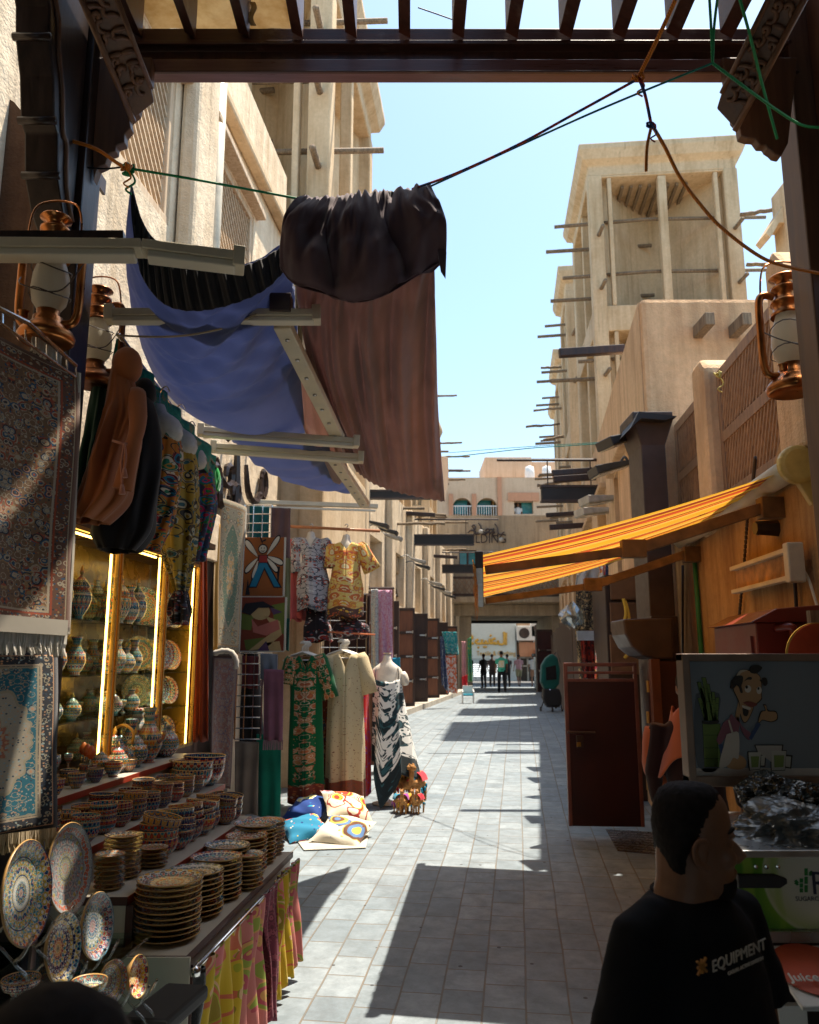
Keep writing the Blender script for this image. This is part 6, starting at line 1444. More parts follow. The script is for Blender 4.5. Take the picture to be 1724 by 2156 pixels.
for kname, pr in VP.items():
    T = thing(kname, kname, 'jar' if 'jar' in kname or 'urn' in kname else ('vase' if 'vase' in kname else kname), (0, 0, 0), 'painted vases and jars')
    m = MB(); m.lathe(pr, 28); m.build('vessel', CER_V, T, local=True, smooth=True)
    if kname == 'jug':
        m = MB(); m.tube(curve([(.03, 0, .31), (.10, 0, .30), (.12, 0, .22), (.085, 0, .13)], 14), .009, 7); m.build('handle', CER_V, T, local=True, smooth=True)
        m = MB(); m.tube(curve([(-.07, 0, .12), (-.13, 0, .16), (-.14, 0, .25)], 10), [.016 - .001 * i for i in range(11)], 7); m.build('spout', CER_V, T, local=True, smooth=True)
    if kname in ('lidded_jar', 'domed_urn'):
        z = pr[-1][1]; m = MB(); m.lathe([(0, z - .03), (.016, z - .02), (.012, z), (.004, z + .02), (0, z + .03)], 10); m.build('knob', GOLD2, T, local=True, smooth=True)
    VT[kname] = T
cnt = {}
NUMW = ['first', 'second', 'third', 'fourth', 'fifth', 'sixth', 'seventh', 'eighth', 'ninth', 'tenth', 'eleventh', 'twelfth', 'thirteenth', 'fourteenth', 'fifteenth']
def pot(kd, p, s, where, rz=None):
    key = (kd, where); cnt[key] = cnt.get(key, 0) + 1
    return place(VT[kd], p, 'painted %s, %s from the left %s' % (kd.replace('_', ' '), NUMW[cnt[key] - 1], where), rnd.uniform(0, 6) if rz is None else rz, s)
for s, Y, kd, sc in ((.20, 4.05, 'goblet', .9), (.22, 4.22, 'goblet', 1.0), (.16, 4.62, 'lidded_jar', .55), (.12, 4.74, 'lidded_jar', .6), (.2, 4.86, 'lidded_jar', .85), (.13, 4.98, 'lidded_jar', .8), (.2, 5.08, 'vase', .75), (.14, 5.20, 'jug', 1.0), (.24, 5.26, 'vase', .9), (.2, 5.40, 'jug', .85), (.14, 5.50, 'round_vase', .75)):
    pot(kd, LP(.84 + s, Y, z3 + .001), sc, 'on the top step of the stand', 2.6 if kd == 'jug' else None)
T = thing('teapot', 'painted teapot with an arched ochre handle on the top step', 'teapot', LP(1.02, 4.92, z3 + .14)); m = MB(); c = LP(1.02, 4.92, z3 + .14)
m.tube(curve([c + V((-.06, 0, 0)), c + V((-.06, 0, .07)), c + V((0, 0, .11)), c + V((.06, 0, .07)), c + V((.06, 0, 0))], 16), .009, 7); m.build('handle', GOLD2, T, smooth=True)
m = MB(); m.lathe([(0, 0), (.05, 0), (.09, .05), (.08, .09), (.03, .115), (.012, .12), (.014, .13), (0, .14)], 24, c - V((0, 0, .13))); m.build('pot', CER_V, T, smooth=True)
for i in range(3):
    c = LP(.96 + .07 * i, 4.42 + .10 * i, z3 + .002); T = thing('bottle', 'small glass bottle with an orange red stopper, %s of three on the top step' % NUMW[i], 'bottle', c)
    m = MB(); m.lathe([(0, 0), (.025, 0), (.03, .03), (.012, .06), (.009, .12)], 14, c); m.build('glass', PANE, T, smooth=True)
    m = MB(); m.lathe([(.009, .11), (.022, .13), (.022, .15), (.01, .175), (0, .18)], 12, c); m.build('stopper', plain('orange_stopper', (0.55, 0.10, 0.02), .3), T, smooth=True)
# glazed cabinets lit by warm strips
def CP(s, Y, z): return V((-2.18 + k_ * Y - s, Y, z))
GLOW = emis('warm_led_strip', (1.0, 0.62, 0.13), 4.5)
BACKM = plain('mirror_back', (0.34, 0.20, 0.035), .25, metal=.6, vary=.3, sc=3, bump=0)
GFR = plain('gold_aluminium', (0.40, 0.25, 0.08), .3, metal=.9, vary=.1)
cz0, cz1 = 1.34, 2.66
segs = [(3.55, 4.72), (4.74, 5.42), (5.44, 6.05)]
cabl = ['left lit glass cabinet of tall vases behind the stepped stand', 'middle lit glass cabinet of lidded urns behind the stepped stand', 'right lit glass cabinet of upright plates behind the stepped stand']
shz = [1.36, 1.62, 1.86, 2.16]
for i, (Ya, Yb) in enumerate(segs):
    T = thing('glass_cabinet', cabl[i], 'cabinet', CP(.2, (Ya + Yb) / 2, cz0), 'glass display cabinets')
    m = MB(); m.prism([CP(.37, Ya, cz0), CP(.37, Yb, cz0), CP(.385, Yb, cz0), CP(.385, Ya, cz0)], (0, 0, cz1 - cz0)); m.build('back', BACKM, T)
    m = MB(); m.prism([CP(.03, Yb - .012, cz0), CP(.03, Yb, cz0), CP(.36, Yb, cz0), CP(.36, Yb - .012, cz0)], (0, 0, cz1 - cz0)); m.build('end_pane', BACKM if i == 2 else PANE, T)
    m = MB(); m.prism([CP(0, Ya, cz1), CP(0, Yb, cz1), CP(.43, Yb, cz1), CP(.43, Ya, cz1)], (0, 0, .03)); m.prism([CP(0, Ya, cz0 - .03), CP(0, Yb, cz0 - .03), CP(.43, Yb, cz0 - .03), CP(.43, Ya, cz0 - .03)], (0, 0, .03)); m.build('carcass', BRE, T)
    m = MB()
    for Y in (Ya + .012, Yb - .012): m.bar(CP(0, Y, cz0), CP(0, Y, cz1), .022, .022, up=V((1, 0, 0)))
    m.bar(CP(0, Ya, cz1 - .012), CP(0, Yb, cz1 - .012), .022, .022); m.bar(CP(0, Ya, cz0 + .012), CP(0, Yb, cz0 + .012), .022, .022)
    for Y in (Ya + .01, Yb - .01): m.bar(CP(.38, Y, cz0), CP(.38, Y, cz1), .02, .02, up=V((1, 0, 0)))
    m.build('frame', GFR, T)
    for z in shz[1:]:
        m = MB(); m.prism([CP(.02, Ya + .03, z), CP(.02, Yb - .03, z), CP(.38, Yb - .03, z), CP(.38, Ya + .03, z)], (0, 0, .008)); m.build('shelf', SHELFG, T)
    for Y, dz in ((Ya + .045, 0), (Yb - .045, .06)):
        m = MB(); m.bar(CP(.025, Y, cz0 + .02), CP(.025, Y, cz1 - .03), .011, .011, up=V((1, 0, 0))); m.build('led_strip', GLOW, T)
    m = MB(); m.bar(CP(.03, Ya + .1, cz1 - .035), CP(.03, Yb - .1, cz1 - .035), .011, .011); m.build('led_strip', GLOW, T)
    # wares
    nm = ['in the left lit cabinet', 'in the middle lit cabinet', 'in the right lit cabinet'][i]
    rn = random.Random(50 + i)
    for j, z in enumerate(shz):
        if i < 2:
            kinds = [['round_vase', 'lidded_jar', 'goblet'], ['round_vase', 'goblet', 'lidded_jar'], ['vase', 'round_vase', 'vase'], ['domed_urn', 'vase', 'domed_urn']][j]
            sc = [.75, .70, .80, .95][j]; n = 10 if i == 0 else 8
            for q in range(n):
                Y = lerp(Ya + .14, Yb - .12, q / (n - 1)); pot(kinds[q % 3] , CP(.10 + .18 * (q % 2), Y, z + .009), sc * (.66 if 'urn' in kinds[q % 3] else .72), '%s, %s shelf' % (nm, ['bottom', 'second', 'third', 'top'][j]))
        elif j < 4:
            for q in range(4):
                Y = lerp(Ya + .14, Yb - .10, q / 3); r_ = [.10, .11, .12, .14][j] * (1 - .08 * (q % 2))
                place(PL_, CP(.22 - .02 * q, Y, z + r_ + .012), 'upright painted plate, %s in the row on the %s shelf of the right lit cabinet' % (NUMW[q], ['bottom', 'second', 'third', 'top'][j]), rot=(R(78), 0, R(38 + 8 * q)), scale=r_ / .125, grp='upright plates in the right cabinet')
m = MB(); m.prism([CP(.395, 3.45, .2), CP(.395, 8.2, .2), CP(.41, 8.2, .2), CP(.41, 3.45, .2)], (0, 0, 2.75)); tag(m.build('shade_backing', DARKW), 'dark wood panelling added for shade behind the lit cabinets', 'backing')  # dark panel put over the sunlit wall to stand for shade
m = MB(); m.prism([CP(-.10, 3.42, 2.78), CP(-.10, 6.1, 2.78), CP(.38, 6.1, 2.78), CP(.38, 3.42, 2.78)], (0, 0, .04)); tag(m.build('shade_board', DARKW), 'hidden dark board added to shade the lit glass cabinets', 'canopy')  # board hidden behind the clothes, added to shade the stall below
# ---- near glass shelves with upright chargers
GS = thing('glass_shelf_unit', 'glass shelves with cream side panels at the near end of the pottery stand', 'shelf unit', LP(.2, 2.75, gz(2.7)))
def gshelf(x0, y0, x1, y1, x2, y2, x3, y3, z):
    P = []
    for x, y in ((x0, y0), (x1, y1), (x2, y2), (x3, y3)):
        r = ray(x, y); t = (z - CZ) / r.z; P.append(V((r.x * t, r.y * t, z)))
    m = MB(); m.prism(P, (0, 0, .01)); m.build('shelf', SHELFG, GS)
gshelf(-80, 2040, 0, 2050, 150, 1930, -20, 1925, .93)
m = MB(); m.prism([LP(-.02, 2.35, .66), LP(-.02, 3.24, .66), LP(.75, 3.24, .66), LP(.75, 2.35, .66)], (0, 0, .012)); m.build('shelf', SHELFG, GS)
m = MB(); m.prism([LP(.12, 2.45, .93), LP(.12, 3.25, .93), LP(.75, 3.25, .93), LP(.75, 2.45, .93)], (0, 0, .01)); m.build('shelf', SHELFG, GS)
m = MB(); m.prism([LP(.75, 2.3, .1), LP(.75, 3.25, .1), LP(.80, 3.25, .1), LP(.80, 2.3, .1)], (0, 0, 1.2)); m.build('side_panel', LAM, GS)
m = MB(); m.prism([LP(-.02, 3.26, .1), LP(.75, 3.26, .1), LP(.75, 3.272, .1), LP(-.02, 3.272, .1)], (0, 0, .75)); m.build('back_panel', LAM, GS)
EAS = glassy('clear_acrylic', (0.8, 0.84, 0.8), .05, .5)
def charger(cx, top, bot, wpx, Y, k, label, yaw, tilt=8, stand=True):
    c = at(cx, (top + bot) / 2, Y); r = (at(cx, top, Y).z - at(cx, bot, Y).z) / 2 / math.cos(R(tilt)) * 1.0
    T = thing('display_plate', label, 'plate', c); T.rotation_mode = 'XYZ'
    M3 = Matrix.Rotation(R(yaw), 3, 'Z') @ Matrix.Rotation(R(90 - tilt), 3, 'X')
    m = MB(); m.lathe([(r * .985, .026), (r * .8, .014), (r * .72, .006), (.001, .004)], 72, M=M3); m.build('painted_face', CER_BIG[k], T, local=True, smooth=True)
    m = MB(); m.lathe([(.001, -.006), (r * .6, -.006), (r * .97, .018), (r, .024), (r * .985, .0262)], 60, M=M3); m.build('rim', GOLDR, T, local=True, smooth=True)
    if stand:
        f = M3 @ V((0, 0, 1)); f.z = 0; f.normalize(); sd_ = V((0, 0, 1)).cross(f)
        for sg in (-1, 1):
            m = MB(); b = V((0, 0, -r)) + sd_ * sg * r * .42
            m.tube(curve([b + f * .075 + V((0, 0, .05)), b + f * .05 + V((0, 0, .0)), b + f * .03 - V((0, 0, .02)), b + f * .06 - V((0, 0, .045)), b + f * .07 - V((0, 0, .06))], 14), .0045, 7)
            m.tube(curve([b + f * .03 - V((0, 0, .02)), b - f * .05 + V((0, 0, .04)), b - f * .10 - V((0, 0, .03)), b - f * .09 - V((0, 0, .06))], 12), .004, 7)
            m.build('acrylic_foot', EAS, T, local=True, smooth=True)
    return T
charger(41, 1770, 1992, 87, 2.30, 0, 'large turquoise, white and orange charger at far left on an acrylic stand', 88)
charger(135, 1733, 1925, 90, 2.85, 1, 'large muted grey and red patterned charger in shade behind the others', 84, stand=True)
charger(119, 1922, 2072, 70, 2.45, 2, 'medium navy charger with white petals and an orange centre, partly sunlit', 84)
charger(192, 1880, 2020, 68, 2.75, 3, 'medium blue flower charger right of the navy one', 82)
charger(225, 2021, 2110, 60, 2.60, 2, 'small navy plate with leaf motifs below the blue flower charger', 68)
charger(277, 2012, 2100, 42, 2.75, 4, 'small yellow and red plate at the right of the lower glass shelf', 80)
b = place(proto_bowl('display_bowl', .05, .035, 'display bowl', CER_BIG[2]), at(42, 2090, 2.35), 'small navy and orange dish on the near glass shelf'); 
b = place(proto_bowl('display_bowl', .05, .035, 'display bowl', CER_BIG[0]), at(185, 2095, 2.4), 'small white bowl edge glinting behind the foreground head')
# fabric hanging on the front of the table
SCARFY = printmat('yellow_pink_sheer', (0.50, 0.34, 0.02), [(0.55, 0.16, 0.16), (0.30, 0.30, 0.02), (0.60, 0.36, 0.20), (0.25, 0.18, 0.02)], 3.0, cover=.6, line=(0.5, 0.12, 0.06), mirror=False, asp=1.5, dots=.22)
SCARFP = printmat('pink_salmon_sheer', (0.50, 0.17, 0.15), [(0.55, 0.30, 0.10), (0.40, 0.08, 0.10), (0.25, 0.30, 0.05)], 3.5, cover=.6, mirror=False, asp=1.5, dots=.25)
SCARFM = printmat('maroon_lace', (0.16, 0.03, 0.05), [(0.25, 0.06, 0.08), (0.10, 0.02, 0.03)], 8, cover=.6)
def drape(label, Y0, Y1, z1, zb, mat, off=.035, nw=4):
    ph = Y0 * 9
    def f(u, v):
        Y = lerp(Y0, Y1, u); vv = 1 - v; w_ = (.012 + .03 * vv) * math.sin(u * nw * 2 * PI + ph + math.sin(v * 5)) + .012 * math.sin(u * nw * 5.1 + v * 4)
        return LP(-off - w_, Y, lerp(z1, zb + .03 * math.sin(u * 7 + ph), vv))
    m = MB(); m.grid(f, 40, 30); o = m.build('scarf', mat, smooth=True, solid=.004); return tag(o, label, 'scarf')
drape('yellow green and pink sheer scarf at the near front corner of the table', 3.36, 3.86, .80, .16, SCARFY)
drape('salmon pink and green scarf hanging next along the table front', 3.86, 4.22, .80, .20, SCARFP, .03, 3)
drape('dark maroon lace scarf between the two bright scarves on the table front', 4.22, 4.45, .81, .22, SCARFM, .04, 2)
drape('yellow and red edged scarf near the far end of the table front', 4.45, 4.72, .81, .25, SCARFY, .03, 3)
drape('orange sheer scarf at the far end of the table front', 4.72, 4.95, .81, .3, SCARFP, .035, 2)
m = MB(); m.tube([LP(-.03, 3.28, .80), LP(-.03, 4.98, .80)], .010, 8); m.build('scarf_rail', CHROME, ST_, smooth=True)
m = MB(); m.lathe([(0, -.02), (.018, -.015), (.02, .01), (0, .02)], 12, LP(-.04, 3.27, .80)); m.build('rail_end', CHROME, ST_, smooth=True)
drape('black bag cloth hanging at the table front corner', 3.28, 3.36, .79, .25, BLACKG, .03, 1)
m = MB(); c = ong(330, 2130) ; T = thing('rolled_rug', 'end of a dark green edged rug on the floor by the table corner', 'rug', V((c.x, 3.0, .12)))
a = at(300, 2165, 2.75); b = at(395, 2085, 3.1); m.bar(a, b, .16, .05); m.build('roll', rugmat('dark_green_rug', (0.02, 0.03, 0.02), [(0.2, 0.2, 0.1), (0.3, 0.1, 0.05)], (0.01, 0.01, 0.01)), T, bevel=.015)
# ---- carpets hung on the near left
RUGBIG = rugmat('tile_pattern_rug', (0.24, 0.14, 0.075), [(0.42, 0.09, 0.04), (0.48, 0.40, 0.27), (0.03, 0.11, 0.20), (0.40, 0.25, 0.11), (0.05, 0.045, 0.05)], (0.17, 0.085, 0.055), su=1.0, sv=2.3, bw=.15, sc=17, line=(0.50, 0.42, 0.30))
RUGBLUE = rugmat('blue_medallion_rug', (0.01, 0.14, 0.20), [(0.48, 0.38, 0.26), (0.55, 0.30, 0.16), (0.30, 0.40, 0.40), (0.02, 0.05, 0.09)], (0.02, 0.025, 0.035), medal=((0.40, 0.36, 0.28), .26, .46, (0.40, 0.14, 0.08)), su=.9, sv=1.6, bw=.14, sc=17, line=(0.36, 0.32, 0.22), fp=.8)
hangY('rug', 'tall multicoloured tile pattern rug hanging at the far left with a white fringe', 'rug', [(-150, 640, 2.25), (165, 790, 2.75), (140, 1330, 2.68), (-150, 1310, 2.2)], RUGBIG, 1, .022, nu=30, nv=50)
hangY('rug', 'blue carpet with a cream oval medallion standing below the tall rug', 'rug', [(-190, 1375, 2.3), (118, 1372, 2.85), (115, 1740, 2.85), (-190, 1800, 2.35)], RUGBLUE, 1, .008, nu=24, nv=24)
def fringe(a, b, L, n, mat, label, r=.004):
    m = MB(); q = random.Random(n)
    for i in range(n):
        p = a.lerp(b, i / (n - 1)); m.tube([p, p + V((q.uniform(-.006, .006), -.003, -L * .5)), p + V((q.uniform(-.012, .012), 0, -L * q.uniform(.85, 1.1)))], [r, r * .9, r * .6], 4, caps=False)
    return tag(m.build('fringe', mat), label, 'fringe')
WF = cloth('white_yarn', (0.62, 0.58, 0.50))
fringe(at(-100, 1313, 2.28), at(140, 1332, 2.665), .075, 110, WF, 'white fringe along the foot of the tall tile pattern rug', .0055)
m = MB(); a, b = at(-150, 1300, 2.19), at(141, 1322, 2.655); m.bar(a, b, .006, .05); tag(m.build('rug_band', cloth('cream_band', (0.52, 0.47, 0.38))), 'cream woven end band of the tall tile pattern rug', 'rug band')
fringe(at(-100, 1770, 2.42), at(115, 1742, 2.84), .06, 90, cloth('gold_yarn', (0.40, 0.30, 0.16)), 'gold fringe under the blue medallion carpet', .005)
fringe(at(70, 705, 2.60), at(128, 745, 2.69), .05, 40, WF, 'short white fringe folded over the top of the tall rug', .005)
m = MB()      # edge bands of the tall rug
P = [at(165, 786, 2.745), at(158, 1000, 2.735), at(150, 1180, 2.70), at(141, 1335, 2.675)]; m.tube(P, .010, 6); tag(m.build('rug_edge', cloth('cream_edge', (0.5, 0.46, 0.38))), 'cream bound side edge of the tall tile pattern rug', 'rug edge')
m = MB(); m.tube([at(-20, 640, 2.3), at(60, 680, 2.45), at(160, 770, 2.72)], .008, 6); m.tube([at(-20, 665, 2.3), at(160, 795, 2.73)], .005, 6)
for i in range(9): t = i / 8; a = at(-20, 640, 2.3).lerp(at(160, 770, 2.72), t); b = at(-20, 665, 2.3).lerp(at(160, 795, 2.73), t); m.tube([a, b], .003, 5)
tag(m.build('hanging_rail', CHROME), 'chrome wire rail the tall rug is hooked on', 'rail')
m = MB(); m.box(*sorted((at(116, 1380, 2.9).x, at(121, 1380, 2.9).x)), 2.88, 2.92, gz(2.9), at(118, 1370, 2.9).z); tag(m.build('rug_stand_post', DARKM), 'dark thin post at the right edge of the blue carpet', 'post')
# ================================================================ pergola overhead
PG = thing('pergola', 'dark brown timber pergola with slanting rafters spanning the alley overhead', 'pergola', (0.18, 3.3, 0))
Yp = 3.3
def beam(nm, y_top, y_bot, y0, y1, mat=BROWNW, dz=0, x0=-1.42, x1=1.80):
    zt, zb = at(0, y_top, Yp).z, at(0, y_bot, Yp).z; m = MB(); m.box(x0, x1, y0, y1, zb + .0015, zt - .0015); return m.build(nm, mat, PG, bevel=.004)
beam('lower_beam', 130, 161, 3.28, 3.345, wood('beam_face_bounce', (0.22, 0.115, 0.115), (0.15, 0.07, 0.065), 0.3, ax='X')); beam('lower_lip', 159, 164, 3.262, 3.279); beam('recess_board', 96, 130, 3.335, 3.35, BROWN); beam('ledge', 86, 96, 3.29, 3.36); beam('upper_board', 52, 86, 3.32, 3.345)  # lower beam's lighter purplish colour stands for light reflected from below
zr0, zr1 = at(0, 82, Yp).z, at(0, 0, Yp).z + .02
for i in range(14):
    x = at(400, 82, Yp).x + (i - 1) * .2525 + .0
    if x > 1.85: break
    m = MB(); w_ = .055
    m.add([(x - w_ / 2, 3.30, zr0 + .035), (x + w_ / 2, 3.30, zr0), (x + w_ / 2, 3.30, zr1 + .1), (x - w_ / 2, 3.30, zr1 + .1), (x - w_ / 2, -.5, zr0 + .035), (x + w_ / 2, -.5, zr0), (x + w_ / 2, -.5, zr1 + .1), (x - w_ / 2, -.5, zr1 + .1)],
          [(0, 1, 2, 3), (7, 6, 5, 4), (0, 4, 5, 1), (1, 5, 6, 2), (2, 6, 7, 3), (3, 7, 4, 0)])
    m.build('rafter', BROWNW, PG, bevel=.003)
m = MB(); m.box(-3.2, -1.303, -14, 2.15, zr1 + .13, zr1 + .16); m.box(.35, 2.6, -14, 3.13, zr1 + .13, zr1 + .16); m.box(-1.3, .347, -14, 2.15, zr1 + .13, zr1 + .16); m.build('roof_boards', BROWN, PG)  # unseen roof added to shade the foreground, left edge cut back for sun
CANV = NT('cream_canvas'); kk = CANV.ramp(CANV.noise(CANV.co(), 3, 5, .7), [(.35, (0.50, 0.36, 0.16)), (.6, (0.72, 0.62, 0.42))]); CANV.fin(kk, .8); add_trans(CANV, kk, .35); CANV = CANV.mat
a = at(322, 44, 3.33)
m = MB(); m.grid(lambda u, v: V((lerp(at(300, 40, 3.4).x, at(604, 40, 3.4).x, u), lerp(2.2, 3.55, v), at(0, 40, 3.45).z + .02 + .02 * math.sin(u * 9) * v - .03 * math.sin(v * PI))), 20, 12)
tag(m.build('canvas_sheet', CANV, smooth=True, solid=.004), 'stained cream canvas lying over the left rafters of the pergola', 'canvas')
m = MB(); m.grid(lambda u, v: at(525 + 12 * u + 4 * math.sin(v * 7), 4 + 50 * v, 3.27) , 2, 8); tag(m.build('canvas_strip', CANV, smooth=True, solid=.002), 'torn canvas strip dangling from the pergola edge', 'canvas strip')
def post(name, label, x0, x1, y0, y1, zt=5.2):
    m = MB(); m.box(x0, x1, y0, y1, gz(y0), zt); o = m.build(name, DARKW if x0 < 0 else CARVED, bevel=.008); return tag(o, label, 'post')
xl_ = at(178, 350, 3.15).x; xr_ = at(1643, 341, 3.46).x
post('timber_post', 'dark square timber post on the left carrying the pergola', xl_ - .17, xl_, 3.15, 3.33); post('timber_post', 'brown timber post at the right edge carrying the pergola', xr_, xr_ + .17, 3.29, 3.46)
def bracketXZ(label, pts, Y, th, mat=CARVED):
    T = thing('carved_bracket', label, 'bracket', at(*pts[0], Y)); P = [at(x, y, Y) for x, y in pts]; m = MB(); m.prism(P, (0, th, 0)); m.build('board', mat, T, bevel=.006); return T
bl = bracketXZ('scalloped brown bracket board joining the left post to the pergola beam', [(190, 120), (320, 120), (318, 170), (300, 200), (290, 235), (272, 250), (275, 268), (262, 282), (262, 300), (245, 305), (243, 318), (230, 322), (222, 345), (206, 352), (196, 380)], 3.22, .05)
br = bracketXZ('scalloped brown bracket board joining the right post to the pergola beam', [(1520, 120), (1545, 250), (1556, 262), (1560, 285), (1575, 290), (1590, 291), (1600, 305), (1612, 305), (1616, 312), (1625, 318), (1632, 325), (1645, 328), (1660, 300), (1680, 120)], 3.25, .05)
def fretboard(label, c0, c1, w, Y, seed, zig=1, tipw=0):
    """slanting board with raised scroll carving; c0 lower end, c1 upper end (photo layout)"""
    T = thing('carved_brace', label, 'brace', at(*c0, Y)); a, b = at(*c0, Y), at(*c1, Y - .5); d = (b - a); L = d.length; d.normalize()
    s = d.cross(V((0, 1, 0))).normalized() * zig; n = s.cross(d) ; n = n if n.y < 0 else -n
    m = MB(); P = [a, a + s * w * .9 + d * .05, a + s * w + d * .12, b + s * w, b]; m.prism(P, -n * .045); m.build('board', CARVED, T, bevel=.006)
    m = MB(); m.tube([a + n * .01, b + n * .01], .014, 7); m.tube([a + s * w + d * .12 + n * .008, b + s * w + n * .008], .011, 7); m.build('moulding', CARVED, T, smooth=True)
    m = MB(); q = random.Random(seed); t = .10
    while t < L - .06:
        for row in (0, 1):
            o = a + d * t + s * w * (.10 + .42 * row) + n * .006
            scroll(m, lambda x, y, o=o: o + d * x + s * y, .010, q.randrange(6), w * .42)
        t += w * .36
    m.build('scrollwork', CARVED, T, smooth=True)
    return T
fretboard('carved brace with raised scrolls on the left under the pergola corner', (280, 252), (165, -20), .125, 3.12, 4, -1)
fretboard('carved brace with raised scrolls on the right under the pergola corner', (1548, 272), (1703, -20), .125, 3.15, 5, 1)
def corbel(label, X, th, P, mat=DARKW):
    T = thing('corbel', label, 'corbel', V((X, P[0][0], P[0][1]))); m = MB(); m.prism([V((X, y, z)) for y, z in P], (th, 0, 0)); m.build('body', mat, T, bevel=.008)
    m = MB()
    for y, z in P[2:-2:2]: m.tube([V((X - .006, y, z)), V((X + th + .006, y, z))], .016, 8)
    each(m, 'bead', mat, T, smooth=True)
    m = MB(); m.tube(curve([V((X + th + .004, y + .07, z)) for y, z in P[1:-1]], 30), .012, 6); m.build('side_moulding', CARVED, T, smooth=True)
    return T
CPF = [(3.14, 3.50), (3.05, 3.56), (2.97, 3.68), (2.94, 3.85), (2.90, 3.88), (2.86, 4.05), (2.80, 4.18), (2.78, 4.30), (2.70, 4.42), (2.66, 4.60), (2.60, 4.72), (2.56, 4.95), (3.14, 4.95)]
corbel('dark ogee shaped corbel with rolled beads on the face of the left post', xl_ - .165, .14, [(y, z + .22) for y, z in CPF])
corbel('brown ogee shaped corbel at the right frame edge beside the post', xr_ + .09, .12, [(y + .14, z + .10) for y, z in CPF], CARVED)
# ================================================================ shade cloths
YO[0] = .17
def fabricmat(name, c, c2, trans, rough=.7):
    t = NT(name); n = t.noise(t.co(), 2.2, 3); k = t.ramp(n, [(.3, c2), (.7, c)]); t.bump(t.noise(t.co(), 350, 2), .12, .002); t.fin(k, rough, spec=.3, sheen=.3)
    if trans: add_trans(t, k, trans)
    return t.mat
NAVY = fabricmat('blue_shade_cloth', (0.17, 0.20, 0.34), (0.12, 0.15, 0.27), .55)
MAUVE = fabricmat('mauve_shade_cloth', (0.25, 0.155, 0.14), (0.18, 0.105, 0.094), .45)
PURP = fabricmat('dark_plum_cloth', (0.12, 0.072, 0.088), (0.075, 0.043, 0.055), .12, .85)
BLKC = fabricmat('black_lining', (0.014, 0.015, 0.022), (0.008, 0.009, 0.014), 0, .7)
PINKC = fabricmat('pale_pink_cloth', (0.45, 0.30, 0.25), (0.38, 0.24, 0.2), .4)
def fold(nrm, n, amp, skew=0, seed=0.0, pw=1):
    def d(u, v):
        x = u * n + skew * v + seed
        return V(nrm) * amp * (math.sin(2 * PI * x) + .5 * math.sin(2 * PI * (2.3 * x + v * 1.5)) + .35 * math.sin(2 * PI * (3.9 * x - v)))
    return d
def sail(name, label, top, bot, left, right, mat, disp=None, nu=60, nv=60, T=None, cat='shade cloth', thick=.003):
    f = coons(A(top), A(bot), A(left), A(right), disp); m = MB(); m.grid(f, nu, nv)
    o = m.build(name, mat, T, smooth=True, solid=thick)
    return o if T else tag(o, label, cat)
SC = thing('shade_cloth', 'long blue shade cloth with a black gathered edge slung under the pergola on the left', 'shade cloth', at(450, 890, 4))
nearE = [(276, 388, 3.15), (300, 465, 3.12), (330, 508, 3.12), (390, 552, 3.12), (470, 567, 3.12), (545, 548, 3.13), (608, 508, 3.14)]
botE = [(400, 868, 4.5), (450, 893, 4.65), (520, 910, 4.8), (580, 915, 4.95), (642, 912, 5.1)]
sail('panel', '', nearE, botE, [(276, 388, 3.15), (266, 480, 3.2), (266, 560, 3.3), (278, 650, 3.5), (303, 740, 3.8), (340, 815, 4.15), (400, 868, 4.5)], [(608, 508, 3.14), (618, 600, 3.4), (630, 760, 4.1), (642, 912, 5.1)], NAVY,
     lambda u, v: V((0, 0, 1)) * (-.16 * math.sin(PI * u) * math.sin(PI * v) ** .8 + (.030 * math.sin(2 * PI * (v * 7 + u * 2.6 + .6 * noise.noise(V((u * 3, v * 3, 0))))) + .012 * math.sin(2 * PI * (v * 13 - u * 3 + .3)) + .006 * math.sin(2 * PI * (v * 29 + u * 8))) * (.3 + .7 * u) * math.sin(PI * min(1, v * 1.2 + .1)) ** .5), 70, 110, SC)
sail('gathered_edge', '', [(x, y, Y - .03) for x, y, Y in nearE], [(285, 520, 3.1), (300, 585, 3.1), (345, 640, 3.1), (410, 655, 3.1), (490, 640, 3.1), (560, 608, 3.1), (606, 560, 3.1)], [(276, 388, 3.12), (278, 450, 3.1), (285, 520, 3.1)], [(608, 508, 3.11), (607, 560, 3.1)], BLKC,
     lambda u, v: V((0, -1, 0)) * (.010 * math.sin(2 * PI * u * 17 + 2 * noise.noise(V((u * 9, 0, 0)))) + .005 * math.sin(2 * PI * u * 41)) * (.35 + .65 * math.sin(PI * v)), 140, 18, SC)
sail('panel', '', [(478, 912, 5.0), (560, 925, 5.05), (650, 940, 5.1), (690, 935, 5.15)], [(600, 1012, 6.4), (650, 1025, 6.5), (700, 1034, 6.6), (742, 1037, 6.7)], [(478, 912, 5.0), (530, 970, 5.7), (600, 1012, 6.4)], [(690, 935, 5.15), (715, 985, 5.9), (742, 1037, 6.7)], NAVY,
     lambda u, v: V((0, 0, 1)) * (-.05 * math.sin(PI * u) * math.sin(PI * v) + .012 * math.sin(2 * PI * (v * 5 + u * 2))), 30, 40, SC)
sail('shade_cloth', 'pale pink strip of cloth between the blue and mauve shade cloths', [(612, 720, 4.0), (635, 740, 4.0), (655, 735, 4.0)], [(690, 1005, 6.0), (715, 1018, 6.1), (745, 1022, 6.2)], [(612, 720, 4.0), (640, 900, 5.0), (690, 1005, 6.0)], [(655, 735, 4.0), (705, 900, 5.0), (745, 1022, 6.2)], PINKC, fold((0, 0, 1), 2, .012), 16, 40)
MC = thing('shade_cloth', 'big mauve brown shade cloth falling in long pleats from the bunched top', 'shade cloth', at(830, 1050, 7))
